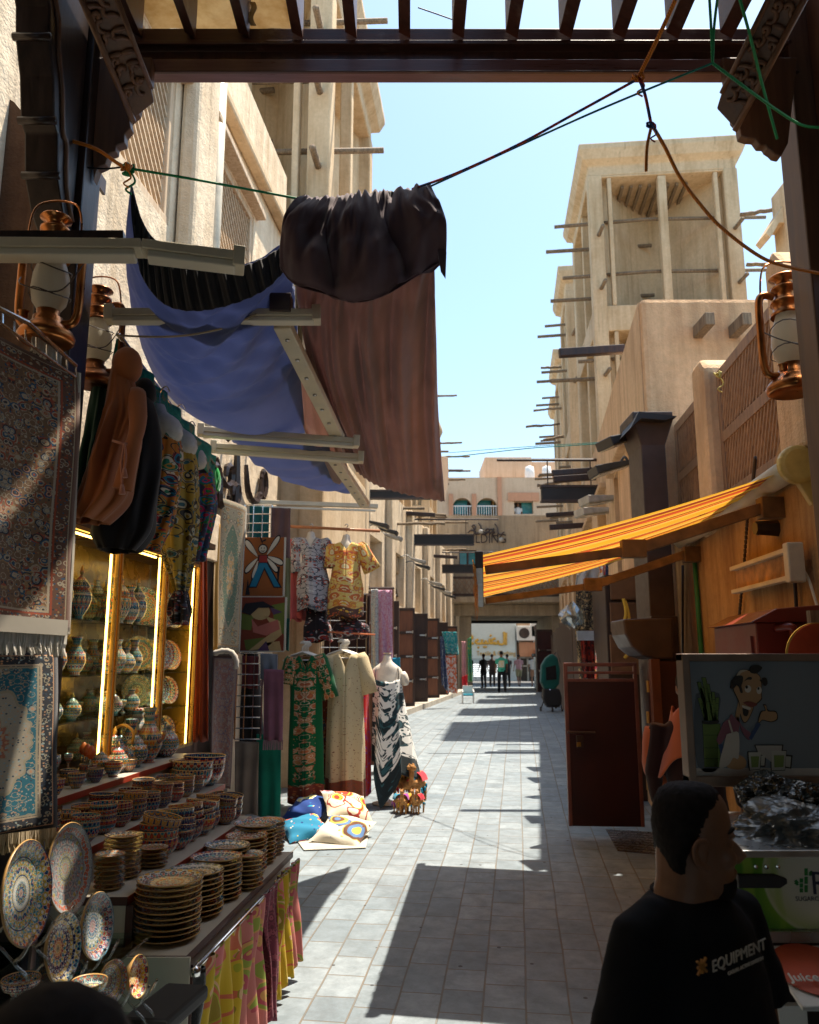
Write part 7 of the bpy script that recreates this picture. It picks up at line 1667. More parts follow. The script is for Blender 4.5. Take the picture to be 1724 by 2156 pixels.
sail('panel', '', [(622, 585, 3.2), (700, 590, 3.2), (800, 585, 3.2), (914, 560, 3.2)], [(748, 990, 6.2), (790, 1020, 6.7), (860, 1042, 7.2), (936, 1056, 7.6)], [(622, 585, 3.2), (628, 660, 3.6), (655, 760, 4.2), (705, 890, 5.2), (748, 990, 6.2)], [(914, 560, 3.2), (918, 700, 4.2), (923, 870, 5.8), (936, 1056, 7.6)], MAUVE,
     lambda u, v: V((0, 0, 1)) * (-.10 * math.sin(PI * u) * math.sin(PI * v) + (.022 + .060 * v) * (math.sin(2 * PI * (u * 4.3 + v * .9 + .5 * noise.noise(V((u * 3, v * 2, 4))))) + .45 * math.sin(2 * PI * (u * 9.7 + 1.1 * v))) * math.sin(PI * min(1, .15 + v * .9)) ** .6 + .006 * math.sin(u * 90 + v * 20)), 110, 60, MC)
sail('sunlit_hem', '', [(921, 960, 7.0), (943, 962, 7.0)], [(933, 1052, 7.6), (937, 1056, 7.6)], [(921, 960, 7.0), (926, 1010, 7.3), (933, 1052, 7.6)], [(943, 962, 7.0), (944, 1010, 7.3), (937, 1056, 7.6)], fabricmat('sunlit_hem_white', (0.8, 0.76, 0.7), (0.75, 0.7, 0.64), .3), None, 6, 16, MC)  # near-white strip on the mauve cloth, sunlight put into its colour
def bunch():
    T = thing('bunched_cloth', 'dark plum cloth gathered on the rope and hanging in puffy folds over the mauve cloth', 'cloth', at(770, 635, 3.1))
    top = [(648, 425, 3.1), (700, 420, 3.1), (760, 412, 3.1), (830, 405, 3.1), (903, 398, 3.1)]
    bot = [(590, 565, 3.05), (622, 600, 3.05), (680, 618, 3.05), (745, 637, 3.05), (810, 622, 3.05), (880, 580, 3.05), (939, 545, 3.05)]
    f0 = coons(A(top), A(bot), A([(648, 425, 3.1), (622, 470, 3.08), (598, 520, 3.06), (590, 565, 3.05)]), A([(903, 398, 3.1), (918, 450, 3.08), (935, 500, 3.06), (939, 545, 3.05)]))
    def f(u, v, sg):
        p = f0(u, v); puff = .15 * math.sin(PI * min(1, v * 1.02)) ** .7 * (.35 + .65 * abs(math.sin(PI * (u * 2.6 + .1 + .12 * math.sin(v * 5)))) ** .6)
        pl = .016 * noise.noise(V((u * 16, v * 1.6, 3.0))) * 2 + .012 * math.sin(2 * PI * (u * 11 + 1.3 * noise.noise(V((u * 6, v * 2, 0))))) * (1 - v) ** 1.5 + .010 * math.sin(2 * PI * (u * 24 + noise.noise(V((u * 9, v, 5))))) * (1 - v) ** 3
        rg_ = lambda a, b, s: 1 - abs(noise.noise(V((a, b, s)))) * 2
        nz = noise.noise(V((u * 6, v * 5, 1.0))) * .05 * v + rg_(u * 10 + v * 2, v * 2.5, 2.0) * .016 + rg_(u * 24 - v * 3, v * 4, 6.0) * .003
        return p + V((0, -(puff + pl + nz) if sg > 0 else .05 * math.sin(PI * v), -.0))
    m = MB(); m.grid(lambda u, v: f(u, v, 1), 110, 50); m.build('front', PURP, T, smooth=True, solid=.003)
    m = MB(); m.grid(lambda u, v: f(u, v, -1), 30, 20); m.build('back', PURP, T, smooth=True, solid=.003)
    m = MB(); m.grid(lambda u, v: at(lerp(648, 903, u), lerp(428, 400, u) - 6 + 18 * v + 2 * math.sin(u * 90), 3.07 + .012 * math.sin(u * 120)), 120, 4); m.build('drawn_heading', BLKC, T, smooth=True, solid=.002)
    m = MB(); m.prism([at(920, 520, 3.0), at(940, 530, 3.0), at(938, 585, 3.0), at(928, 570, 3.0)], (0, .01, 0)); m.build('corner_tail', PURP, T)
bunch()
YO[0] = 0
# ================================================================ tube lights overhead
def tubelight(label, pts, w_, grp=None, bend=False):
    T = thing('tube_light', label, 'tube light', at(*pts[0]), grp); P = A(pts)
    for a, b in zip(P, P[1:]):
        m = MB(); m.bar(a, b, w_, .035); m.build('housing', CREAM, T, bevel=.004)
        m = MB(); d = (b - a).normalized(); m.bar(a + d * .02 + V((0, 0, -.03)), b - d * .02 + V((0, 0, -.03)), w_ * .82, .026); m.build('diffuser', CREAMD, T, bevel=.006)
    for e, o_ in ((P[0], P[1]), (P[-1], P[-2])):
        d = (o_ - e).normalized(); m = MB(); m.bar(e - d * .012, e + d * .03, w_ + .006, .075); m.build('end_cap', CREAM, T, bevel=.004)
    return T
tubelight('near bent tube light with a ribbed cover, taped in its middle, at the left', [(-60, 520, 2.5), (300, 523, 2.6), (508, 549, 2.68)], .085)
m = MB(); a = at(-30, 500, 2.52); b = at(262, 499, 2.58); m.bar(a, b, .04, .03); tag(m.build('timber_batten', DARKW), 'dark batten lying on top of the near bent tube light', 'batten')
tubelight('second tube light crossing in front of the blue cloth', [(228, 662, 3.45), (670, 663, 3.55)], .075)
tubelight('tube light behind the hanging scarves, upper of the middle pair', [(420, 905, 4.9), (752, 930, 5.1)], .075)
tubelight('tube light just below the middle pair top one', [(448, 940, 5.3), (762, 963, 5.4)], .08)
def spine(label, a, b, w_):
    T = thing('light_trunking', label, 'trunking', at(*a)); m = MB(); m.bar(at(*a), at(*b), w_, .05); m.build('channel', CREAM, T, bevel=.006)
    m = MB(); n = 7
    for i in range(n): p = at(*a).lerp(at(*b), (i + .5) / n) + V((0, 0, -.028)); m.lathe([(0, -.006), (.012, -.004), (.012, .006), (0, .006)], 8, p)
    m.build('screws', STEEL, T); return T
spine('beige light trunking running lengthwise between the blue and mauve cloths', (594, 682, 3.6), (712, 922, 5.15), .085)
spine('far piece of beige trunking ending above the textile stall', (700, 962, 5.45), (768, 1062, 6.8), .085)
m = MB(); p = at(592, 640, 3.52); m.box(p.x - .05, p.x + .05, 3.48, 3.56, p.z - .05, p.z + .04); tag(m.build('junction_box', DARKM, bevel=.005), 'small dark wiring clamp above the second tube light', 'clamp')
runpipe('wire', curve([at(245, 706, 3.4), at(330, 709, 3.42), at(400, 705, 3.42), at(480, 688, 3.45), at(530, 665, 3.48), at(560, 652, 3.5), at(605, 648, 3.5)], 30), .005, plain('beige_cable', (0.40, 0.32, 0.2), .5), 'loose beige cable looping under the second tube light', 'cable')
# ================================================================ ropes
def ropemat(n, c1, c2, s=60):
    t = NT(n); w_ = t.wave(t.map(t.co(), (1, 1, 1), (0.6, 0.5, 0.4)), s, 0, 0); return t.fin(t.ramp(w_, [(.4, c1), (.6, c2)], True), .6)
RGREEN = ropemat('green_rope', (0.0, 0.30, 0.10), (0.0, 0.16, 0.06)); RORG = ropemat('orange_rope', (0.75, 0.26, 0.01), (0.45, 0.10, 0.01)); RMIX = ropemat('red_blue_rope', (0.40, 0.03, 0.03), (0.02, 0.05, 0.20), 5)
RTEAL = ropemat('teal_line', (0.0, 0.25, 0.20), (0.0, 0.14, 0.14))
def rope(label, pts, r, mat, n=60, jit=0): return tag((lambda m: (m.tube(curve(A(pts), n), r, 7), m.build('rope', mat, smooth=True))[1])(MB()), label, 'rope')
rope('green rope from the left knot to the bunched cloth', [(275, 355, 3.02), (400, 376, 3.05), (530, 400, 3.18), (648, 422, 3.25)], .0055, RGREEN)
rope('green and orange rope tied round the left post to the knot', [(95, 290, 3.1), (150, 297, 3.08), (205, 315, 3.05), (250, 345, 3.03), (275, 355, 3.02)], .008, RORG)
rope('thin dark line from the left post to the rope knot', [(185, 353, 3.14), (225, 355, 3.08), (270, 350, 3.02)], .004, BLACK)
rope('red and blue cord rising from the bunched cloth to the orange knot', [(868, 398, 3.2), (960, 365, 3.0), (1090, 305, 2.9), (1200, 245, 2.8), (1340, 168, 2.7)], .0055, RMIX)
rope('teal green line beside the red and blue cord up to the green rope junction', [(900, 395, 3.2), (1010, 345, 3.0), (1200, 258, 2.9), (1340, 198, 2.85), (1500, 133, 2.8)], .0045, RTEAL)
rope('orange rope coming down from the pergola to the orange knot', [(1422, 0, 2.5), (1385, 80, 2.6), (1345, 160, 2.7)], .008, RORG)
rope('purple brown cord linking the two rope knots', [(1345, 165, 2.7), (1358, 200, 2.68), (1370, 258, 2.65)], .006, RMIX)
rope('orange rope running from the lower knot to the right post', [(1372, 262, 2.65), (1400, 310, 2.7), (1430, 370, 2.75), (1470, 425, 2.8), (1520, 480, 2.85), (1600, 540, 2.95), (1660, 562, 3.05), (1740, 578, 3.15)], .007, RORG)
rope('loose orange rope end hanging from the lower knot', [(1370, 270, 2.65), (1362, 310, 2.65), (1360, 360, 2.66)], .006, RORG)
rope('left strand of green rope up through the rafters', [(1500, 133, 2.8), (1497, 60, 2.75), (1493, -10, 2.7)], .0055, RGREEN)
rope('right strand of green rope up through the rafters', [(1500, 133, 2.8), (1503, 60, 2.75), (1511, -10, 2.7)], .0055, RGREEN)
rope('green rope from the junction down to the right post', [(1500, 133, 2.8), (1570, 185, 2.85), (1640, 235, 2.95), (1690, 264, 3.05), (1735, 268, 3.1)], .006, RGREEN)
rope('long green rope crossing the right brace and ending at the bracket', [(1555, -10, 2.7), (1580, 80, 2.8), (1605, 180, 2.95), (1636, 292, 3.1)], .006, RGREEN)
rope('thin teal wire stretched across the alley to the right floodlight', [(950, 962, 11), (1100, 945, 9.5), (1200, 938, 8.6), (1320, 930, 8.0)], .006, RTEAL)
rope('second thin teal wire just above the first one across the alley', [(945, 953, 11), (1100, 941, 9.5), (1320, 928, 8.0)], .004, RTEAL)
rope('thin black wire seen in the sky gap between rafters', [(880, 16, 4.2), (915, 28, 4.2), (952, 41, 4.2)], .004, BLACK)
def knot(label, x, y, Y, mat, s, seed):
    q = random.Random(seed); c = at(x, y, Y); P = [c + V((q.uniform(-s, s), q.uniform(-s, s) * .5, q.uniform(-s, s))) for _ in range(12)]; m = MB(); m.tube(curve(P, 60), s * .22, 7); 
    m.tube(curve([c, c + V((s, 0, -s * 2)), c + V((-s * .3, 0, -s * 3.2)), c + V((s * .6, 0, -s * 4))], 16), s * .16, 6)
    tag(m.build('knot', mat, smooth=True), label, 'knot')
knot('orange rope knot near the pergola beam at upper right', 1343, 160, 2.7, RORG, .022, 1); knot('small dark red knot below the orange one', 1371, 262, 2.65, RMIX, .018, 2)
knot('tangled green and orange knot holding the blue cloth corner', 272, 357, 3.02, RGREEN, .028, 3); knot('orange strands twisted in the tangled left knot', 266, 353, 3.0, RORG, .022, 4)
knot('yellow twine knot tied to the lattice screen', 1512, 790, 6.0, plain('yellow_twine', (0.55, 0.45, 0.12), .7), .035, 6)
# ================================================================ storm lanterns
def lantern(label, x, ytop, ybot, Y, wide=1.0, mat=COPPER):
    a, b = at(x, ytop, Y), at(x, ybot, Y); H = a.z - b.z; T = thing('storm_lantern', label, 'lantern', b); k = H / .42; 
    def S(pr): return [(r * k * wide, z * k) for r, z in pr]
    m = MB(); m.lathe(S([(0, .012), (.085, .0), (.095, .006), (.098, .02), (.088, .035), (.060, .055), (.052, .065), (.050, .078), (.038, .085), (.040, .10), (.0, .10)]), 32, b); m.build('tank', mat, T, smooth=True)
    m = MB(); m.lathe(S([(.038, .10), (.058, .125), (.066, .165), (.062, .21), (.048, .25), (.042, .268)]), 28, b); m.build('globe', GLASSF, T, smooth=True)
    m = MB(); m.lathe(S([(.06, .262), (.062, .27), (.050, .275), (.048, .30), (.058, .305), (.058, .312), (.042, .322), (.040, .345), (.052, .352), (.052, .362), (.030, .372), (.034, .385), (.056, .395), (.050, .402), (.0, .405)]), 28, b); m.build('chimney', mat, T, smooth=True)
    for sg in (-1, 1):
        m = MB(); P = [b + V((sg * .048 * k * wide, 0, .33 * k)), b + V((sg * .085 * k * wide, 0, .335 * k)), b + V((sg * .105 * k * wide, 0, .31 * k)), b + V((sg * .108 * k * wide, 0, .20 * k)), b + V((sg * .106 * k * wide, 0, .10 * k)), b + V((sg * .090 * k * wide, 0, .062 * k)), b + V((sg * .055 * k * wide, 0, .058 * k))]
        m.tube(curve(P, 30), .0125 * k, 9); m.build('side_tube', mat, T, smooth=True)
    m = MB()
    for z, r in ((.14, .068), (.22, .066)): m.tube([b + V((r * k * wide * math.cos(i * PI / 8), r * k * math.sin(i * PI / 8), z * k + .01 * k * math.sin(i * PI / 4))) for i in range(16)], .002 * k, 4, closed=True)
    m.tube(curve([b + V((-.1 * k * wide, -.02, .2 * k)), b + V((-.05 * k, -.07 * k, .15 * k)), b + V((.06 * k, -.07 * k, .13 * k)), b + V((.1 * k, -.02, .24 * k))], 20), .002 * k, 4); m.build('wire_guard', DARKM, T)
    m = MB(); m.lathe([(0, 0), (.012 * k, 0), (.012 * k, .018 * k), (.016 * k, .02 * k), (0, .026 * k)], 12, b + V((-.05 * k, -.045 * k, .06 * k))); m.build('filler_cap', mat, T, smooth=True)
    m = MB(); m.tube(curve([b + V((-.1 * k * wide, 0, .31 * k)), b + V((-.06 * k, 0, .44 * k)), b + V((.06 * k, 0, .44 * k)), b + V((.1 * k * wide, 0, .31 * k))], 20), .0035 * k, 5); m.build('bail_handle', mat, T)
lantern('large copper storm lantern with a frosted globe hanging at the left by the dark post', 96, 446, 722, 2.64, .82)
lantern('smaller dark copper lantern mostly in shadow right of the left post', 196, 600, 812, 3.55, .9, COPPERD)
lantern('copper storm lantern with a pale globe hanging at the right post', 1672, 572, 828, 3.62, .85)
# ================================================================ hanging clothes along the left, above the cabinet
TEALV = NT('teal_velvet'); kk = TEALV.ramp(TEALV.noise(TEALV.co(), 9, 5, .7), [(.4, (0.0, 0.16, 0.12)), (.52, (0.01, 0.28, 0.21)), (.62, (0.28, 0.26, 0.14))]); TEALV.fin(kk, .7); TEALV = TEALV.mat
va = [at(245, 712, 3.55), at(300, 770, 3.75), at(350, 835, 4.0), at(400, 895, 4.35), at(455, 960, 4.9)]
vb = [at(235, 760, 3.55), at(290, 850, 3.75), at(350, 905, 4.0), at(400, 960, 4.35), at(450, 1005, 4.9)]
m = MB(); m.grid(lambda u, v: poly_at(vb, u).lerp(poly_at(va, u), v) + V((.02 * math.sin(u * 44), .0, -.03 * abs(math.sin(u * 22)) * (1 - v))), 60, 8)
tag(m.build('valance', TEALV, smooth=True, solid=.006), 'teal and gold scalloped velvet valance behind the hanging clothes', 'valance')
def hung(label, top, nk, prof, Y, mat, hook=True, cat='garment', Y2=None, seed=0, sway=.035, extra=None):
    """clothes on a hanging form, swept by its own weight: prof = [(xl, xr, y), ...] downwards"""
    T = thing('hanging_garment', label, cat, at((prof[-1][0] + prof[-1][1]) / 2, prof[-1][2], Y)); n = len(prof)
    Ls = [at(a, y, Y) for a, b, y in prof]; Rs = [at(b, y, Y) for a, b, y in prof]
    def f(u, v):
        vv = 1 - v; l, r = poly_at(Ls, vv), poly_at(Rs, vv); a = u * 2 * PI; c = (l + r) / 2; w_ = (r - l).length / 2
        fold_ = sway * min(1, vv * 1.6) * (math.sin(a * 7 + seed + vv * 2) * .5 + math.sin(a * 3 + seed * 2 - vv * 3) * .6) + .028 * min(1, vv * 2) * (1 - 2.4 * abs(noise.noise(V((math.cos(a) * 2.2 + seed, math.sin(a) * 2.2 + vv * .8, vv * 1.6)))))
        return c + (r - l).normalized() * (w_ * math.cos(a) + fold_ * .35 * math.cos(a)) + V((0, (w_ * .75 + .03 + fold_) * math.sin(a), 0))
    m = MB(); m.grid(f, 72, 40); m.build('cloth', mat, T, smooth=True, solid=.004)
    return T
FLO1 = printmat('orange_teal_paisley', (0.45, 0.16, 0.02), [(0.50, 0.24, 0.03), (0.01, 0.14, 0.22), (0.02, 0.18, 0.10), (0.35, 0.03, 0.03), (0.55, 0.50, 0.38), (0.02, 0.02, 0.03)], 6, cover=.75, line=(0.02, 0.02, 0.02), mirror=False, asp=2.5)
FLO2 = printmat('gold_feather_print', (0.42, 0.28, 0.04), [(0.36, 0.24, 0.03), (0.04, 0.12, 0.13), (0.50, 0.46, 0.30), (0.03, 0.03, 0.03)], 7, cover=.55, line=(0.10, 0.06, 0.02), mirror=False, asp=2.5)
FLO3 = printmat('multicolour_print', (0.04, 0.05, 0.10), [(0.45, 0.03, 0.12), (0.02, 0.15, 0.35), (0.40, 0.14, 0.02), (0.02, 0.20, 0.08)], 6, cover=.6, mirror=False, asp=2.5)
CAMEL = cloth('camel_abaya', (0.34, 0.115, 0.04), .18); BLK_AB = cloth('black_abaya', (0.010, 0.009, 0.010), .2)
g1 = hung('camel brown abaya on a covered form, swinging forward, with a tasselled cord belt', None, 0, [(238, 275, 778), (226, 292, 850), (218, 298, 880), (205, 288, 930), (190, 275, 990), (172, 262, 1050), (155, 215, 1098)], 3.35, CAMEL, seed=1, sway=.03)
m = MB(); ell(m, at(268, 770, 3.33), (.065, .07, .085)); m.tube([at(262, 790, 3.33), at(258, 815, 3.33)], [.035, .05], 10); m.build('covered_head', CAMEL, g1, smooth=True)
m = MB(); m.tube(curve([at(238, 928, 3.20), at(252, 932, 3.16), at(268, 935, 3.17)], 10), .006, 6); m.tube(curve([at(262, 934, 3.15), at(265, 960, 3.14), at(262, 985, 3.14)], 10), .005, 6); m.tube([at(262, 985, 3.14), at(262, 1005, 3.14)], [.006, .014], 7); m.tube(curve([at(262, 934, 3.15), at(256, 975, 3.14), at(257, 1020, 3.14)], 10), .005, 6); m.tube([at(257, 1020, 3.14), at(257, 1040, 3.14)], [.006, .014], 7); m.build('cord_belt', cloth('rose_cord', (0.42, 0.18, 0.12)), g1, smooth=True)
m = MB(); m.tube(curve([at(286, 830, 3.34), at(290, 890, 3.26), at(276, 950, 3.22), at(258, 1030, 3.22)], 12), [.042, .042, .04, .038, .034, .032, .030, .030, .032, .034, .036, .038, .04], 12, caps=False); m.build('sleeve', CAMEL, g1, smooth=True, solid=.003)
g2 = hung('long black abaya hanging behind the camel brown one', None, 0, [(288, 318, 838), (272, 332, 880), (262, 338, 930), (250, 332, 1000), (222, 322, 1070), (198, 315, 1120), (215, 285, 1160)], 3.62, BLK_AB, seed=2, sway=.03)
m = MB(); ell(m, at(304, 828, 3.62), (.055, .06, .075)); m.build('covered_head', BLK_AB, g2, smooth=True)
g3 = hung('orange and teal paisley kaftan on a white torso form, third along the row', None, 0, [(330, 352, 890), (328, 378, 930), (318, 378, 1000), (312, 368, 1060), (298, 356, 1110), (284, 335, 1155)], 3.95, FLO1, seed=3)
g4 = hung('gold feather print kaftan knotted at its foot, fourth along the row', None, 0, [(366, 388, 925), (360, 410, 960), (348, 412, 1020), (342, 410, 1090), (345, 405, 1160), (358, 398, 1210), (372, 392, 1245)], 4.3, FLO2, seed=4)
g4b = hung('dark knotted tail bundle hanging under the gold feather print kaftan', None, 0, [(372, 392, 1240), (362, 396, 1262), (360, 400, 1290), (368, 394, 1315)], 4.3, KDARK, seed=6, sway=.02)
g5 = hung('dark multicoloured kaftan with a pink side, fifth along the row', None, 0, [(400, 420, 960), (398, 445, 990), (400, 452, 1050), (396, 440, 1110), (392, 425, 1180)], 4.75, FLO3, seed=5)
g6 = hung('bright green top at the end of the hanging clothes row', None, 0, [(424, 440, 965), (424, 455, 985), (430, 460, 1010), (436, 456, 1030)], 4.95, cloth('bright_green', (0.0, 0.30, 0.05)), seed=7, sway=.02)
g7 = hung('dark green garment in shade between the rug and the camel abaya', None, 0, [(200, 235, 800), (185, 230, 900), (170, 215, 1000), (158, 200, 1090)], 3.65, cloth('bottle_green', (0.005, 0.035, 0.025)), seed=9, sway=.02)
for i, (x, y, Y, l) in enumerate(((342, 880, 3.92, 'first of the white hanging torso forms in the row of clothes'), (376, 912, 4.27, 'second white hanging torso form in the row of clothes'), (398, 945, 4.6, 'third white hanging torso form in the row of clothes'))):
    p = at(x, y, Y); T = thing('torso_form', l, 'mannequin', p - V((0, 0, .2))); m = MB()
    loft(m, [(p + V((-.02, 0, .08)), .035, .035), (p + V((-.02, 0, .03)), .032, .035), (p + V((.0, 0, .01)), .06, .05), (p + V((.01, 0, -.03)), .10, .06), (p + V((.02, 0, -.14)), .10, .07)], 18); m.build('torso', plain('form_white', (0.62, 0.60, 0.55), .3, bump=0), T, smooth=True, sub=1)
    m = MB(); m.tube(curve([p + V((-.02, 0, .08)), p + V((-.02, 0, .14)), p + V((.01, 0, .17)), p + V((.03, 0, .14))], 10), .004, 5); m.build('hook', CHROME, T)
m = MB(); m.tube([at(250, 705, 3.5), at(455, 985, 4.95)], .012, 8); tag(m.build('rail', CHROME, smooth=True), 'long chrome rail the row of kaftans hangs from', 'rail')
# ================================================================ foreground: board, cart, bags, people
Yb_ = 3.05
BD = thing('picture_board', 'grey blue picture board with a cartoon juice seller, sugarcane and mugs, in a metal frame', 'board', at(1600, 1640, Yb_))
a, b = at(1446, 1392, Yb_), at(1790, 1632, Yb_)
m = MB(); m.box(a.x, b.x, Yb_, Yb_ + .03, b.z, a.z); m.build('panel', plain('board_blue_grey', (0.16, 0.20, 0.24), .35, vary=.06, sc=1.5, bump=0), BD)
m = MB(); t_ = .028
m.box(a.x - t_, b.x, Yb_ - .03, Yb_ + .04, a.z, a.z + t_); m.box(a.x - t_, b.x, Yb_ - .03, Yb_ + .04, b.z - t_ * 1.3, b.z); m.box(a.x - t_, a.x, Yb_ - .031, Yb_ + .041, b.z - t_ * 1.3 + .001, a.z + t_ - .001); m.build('frame', plain('bronze_frame', (0.20, 0.15, 0.12), .4, metal=.5), BD, bevel=.003)
m = MB(); c = at(1446, 1617, Yb_); m.box(a.x + .002, b.x, Yb_ - .002, Yb_, b.z, c.z); m.build('painted_counter', plain('painted_counter', (0.42, 0.40, 0.38), .5, bump=0), BD)
def BQ(x, y, k=0): return V(at(1430 + (x - 170) / 5.70, 1375 + (y - 560) / 5.10, Yb_).xz.to_3d()).xzy * 1 if False else (lambda p: V((p.x, Yb_ - .002 - k * .0011, p.z)))(at(1430 + (x - 170) / 5.13, 1375 + (y - 565) / 5.13, Yb_))
def flat(nm, c, polys, k):
    m = MB()
    for P in polys: m.prism([BQ(x, y, k) for x, y in P], (0, .0011, 0))
    m.build(nm, plain('ink_' + nm, c, .5, vary=.08, bump=0), BD)
def wob(P, n=3):
    return [tuple(p.xy) for p in curve([V((x, y, 0)) for x, y in P + [P[0]]], n * len(P))][:-1]
INK = (0.01, 0.009, 0.008); SK = (0.36, 0.22, 0.11)
cane = []
for i, (x0, y0, x1, y1, w_) in enumerate(((410, 830, 500, 1290, 40), (360, 880, 470, 1290, 36), (455, 900, 520, 1290, 34), (385, 940, 440, 1290, 40), (515, 985, 540, 1290, 30), (560, 1045, 545, 1290, 34), (365, 1050, 440, 1290, 34))):
    cane.append([(x0, y0), (x0 + w_, y0), (x1 + w_, y1), (x1, y1)])
cane2 = [[(420 + i * 26, 1330), (448 + i * 26, 1330), (470 + i * 22, 1790), (440 + i * 20, 1790)] for i in range(7)]
flat('cane_shadow', (0.07, 0.09, 0.11), [wob([(350, 1000), (330, 1300), (370, 1790), (600, 1800), (590, 1300), (600, 1000)])], 0)
flat('cane_outline', INK, [[(x - 5 if j in (0, 3) else x + 5, y + (-5 if j < 2 else 5)) for j, (x, y) in enumerate(P)] for P in cane + cane2], 1)
flat('sugarcane', (0.10, 0.17, 0.035), cane + cane2, 2)
flat('cane_nodes', (0.03, 0.06, 0.012), [[(x0 + (x1 - x0) * t, y0 + (y1 - y0) * t), (x0 + w0 + (x1 - x0) * t, y0 + (y1 - y0) * t), (x0 + w0 + (x1 - x0) * t, y0 + (y1 - y0) * t + 6), (x0 + (x1 - x0) * t, y0 + (y1 - y0) * t + 6)] for (x0, y0), (xr, _), (_, _), (x1, y1) in cane + cane2 for w0 in (xr - x0,) for t in (.25, .55, .8)], 3)
flat('cane_tie', INK, [wob([(410, 1290), (500, 1305), (580, 1285), (585, 1315), (500, 1335), (412, 1320)])], 4)
flat('figure_outline', INK, [wob([(775, 800), (830, 745), (920, 745), (1000, 775), (1050, 850), (1055, 1010), (1050, 1070), (970, 1140), (960, 1180), (900, 1300), (850, 1310), (815, 1200), (800, 1090), (765, 1010), (740, 950), (765, 910)]),
    wob([(1065, 1115), (1100, 1120), (1125, 1180), (1210, 1190), (1225, 1280), (1150, 1310), (1060, 1290), (1020, 1330), (1010, 1290), (1040, 1190), (1090, 1180)])], 3)
flat('skin_area', SK, [wob([(785, 810), (835, 755), (920, 757), (995, 785), (1042, 850), (1045, 1010), (1040, 1060), (965, 1130), (950, 1180), (895, 1290), (855, 1300), (822, 1200), (810, 1090), (775, 1010), (750, 950), (775, 915)]),
    [(800, 1090), (825, 1200), (800, 1310), (765, 1240)], wob([(1075, 1125), (1100, 1135), (1118, 1192), (1200, 1200), (1212, 1270), (1150, 1300), (1060, 1280), (1025, 1310), (1020, 1290), (1050, 1200), (1095, 1185)]), wob([(665, 1760), (760, 1670), (830, 1670), (880, 1720), (875, 1790), (800, 1820), (690, 1800)])], 5)
flat('bald_patch', (0.42, 0.38, 0.30), [wob([(778, 805), (820, 748), (900, 748), (830, 775), (800, 815)])], 6)
flat('hair', INK, [wob([(720, 860), (770, 810), (840, 810), (845, 870), (830, 920), (845, 985), (820, 990), (800, 930), (760, 905), (735, 950), (705, 935), (715, 900)]), wob([(915, 740), (940, 700), (1000, 690), (1050, 715), (1040, 745), (990, 785), (930, 775)]), wob([(1050, 830), (1095, 830), (1112, 890), (1080, 920), (1055, 880)]),
    wob([(855, 870), (900, 825), (940, 825), (935, 850), (895, 850)]), wob([(1022, 850), (1050, 850), (1052, 885)])], 7)
flat('eye_white', (0.55, 0.54, 0.5), [disc(900, 950, 34, 40), disc(1020, 965, 28, 40), wob([(838, 1125), (925, 1150), (915, 1175), (845, 1150)])], 7)
flat('eye_dark', INK, [disc(885, 930, 14, 18), disc(1012, 945, 11, 16), wob([(840, 1155), (905, 1180), (890, 1240), (850, 1230)]), wob([(850, 1100), (930, 1120), (1000, 1115), (930, 1140)])], 8)
flat('mustache', (0.18, 0.04, 0.03), [wob([(840, 1095), (920, 1085), (1000, 1115), (930, 1145)])], 9)
flat('shirt', (0.17, 0.06, 0.09), [[(720, 1220), (760, 1260), (800, 1250), (815, 1310), (800, 1420), (690, 1430), (600, 1560), (560, 1500), (640, 1310), (700, 1270)], wob([(815, 1310), (860, 1370), (935, 1430), (920, 1500), (880, 1470), (830, 1390)])], 5)
flat('sleeve_end', (0.02, 0.05, 0.14), [[(580, 1550), (625, 1540), (680, 1750), (655, 1770)], [(910, 1480), (1000, 1310), (1040, 1330), (940, 1500)]], 6)
flat('apron', (0.40, 0.38, 0.34), [wob([(670, 1440), (720, 1425), (800, 1425), (800, 1690), (740, 1690), (690, 1770), (590, 1790), (640, 1560)]), [(685, 1290), (700, 1280), (745, 1430), (725, 1430)]], 7)
flat('mug_outline', INK, [[(898, 1625), (1050, 1625), (1035, 1820), (915, 1830)], [(1035, 1650), (1100, 1655), (1090, 1790), (1030, 1790)], [(1145, 1610), (1320, 1610), (1305, 1830), (1150, 1835)], [(1300, 1655), (1385, 1665), (1370, 1810), (1295, 1800)], [(970, 1550), (1285, 1550), (1255, 1800), (1000, 1620)]], 4)
flat('jug_body', (0.33, 0.32, 0.30), [[(985, 1560), (1270, 1560), (1240, 1800), (1010, 1630)]], 5)
flat('mug_glass', (0.36, 0.37, 0.34), [[(906, 1632), (1042, 1632), (1028, 1812), (922, 1822)], [(1153, 1618), (1312, 1618), (1298, 1822), (1158, 1827)], [(1045, 1668), (1085, 1670), (1078, 1775), (1040, 1775)], [(1312, 1675), (1365, 1680), (1355, 1795), (1305, 1785)]], 6)
flat('juice', (0.13, 0.20, 0.05), [[(930, 1675), (1020, 1675), (1010, 1790), (940, 1795)], [(1180, 1665), (1290, 1665), (1280, 1790), (1185, 1795)]], 7)
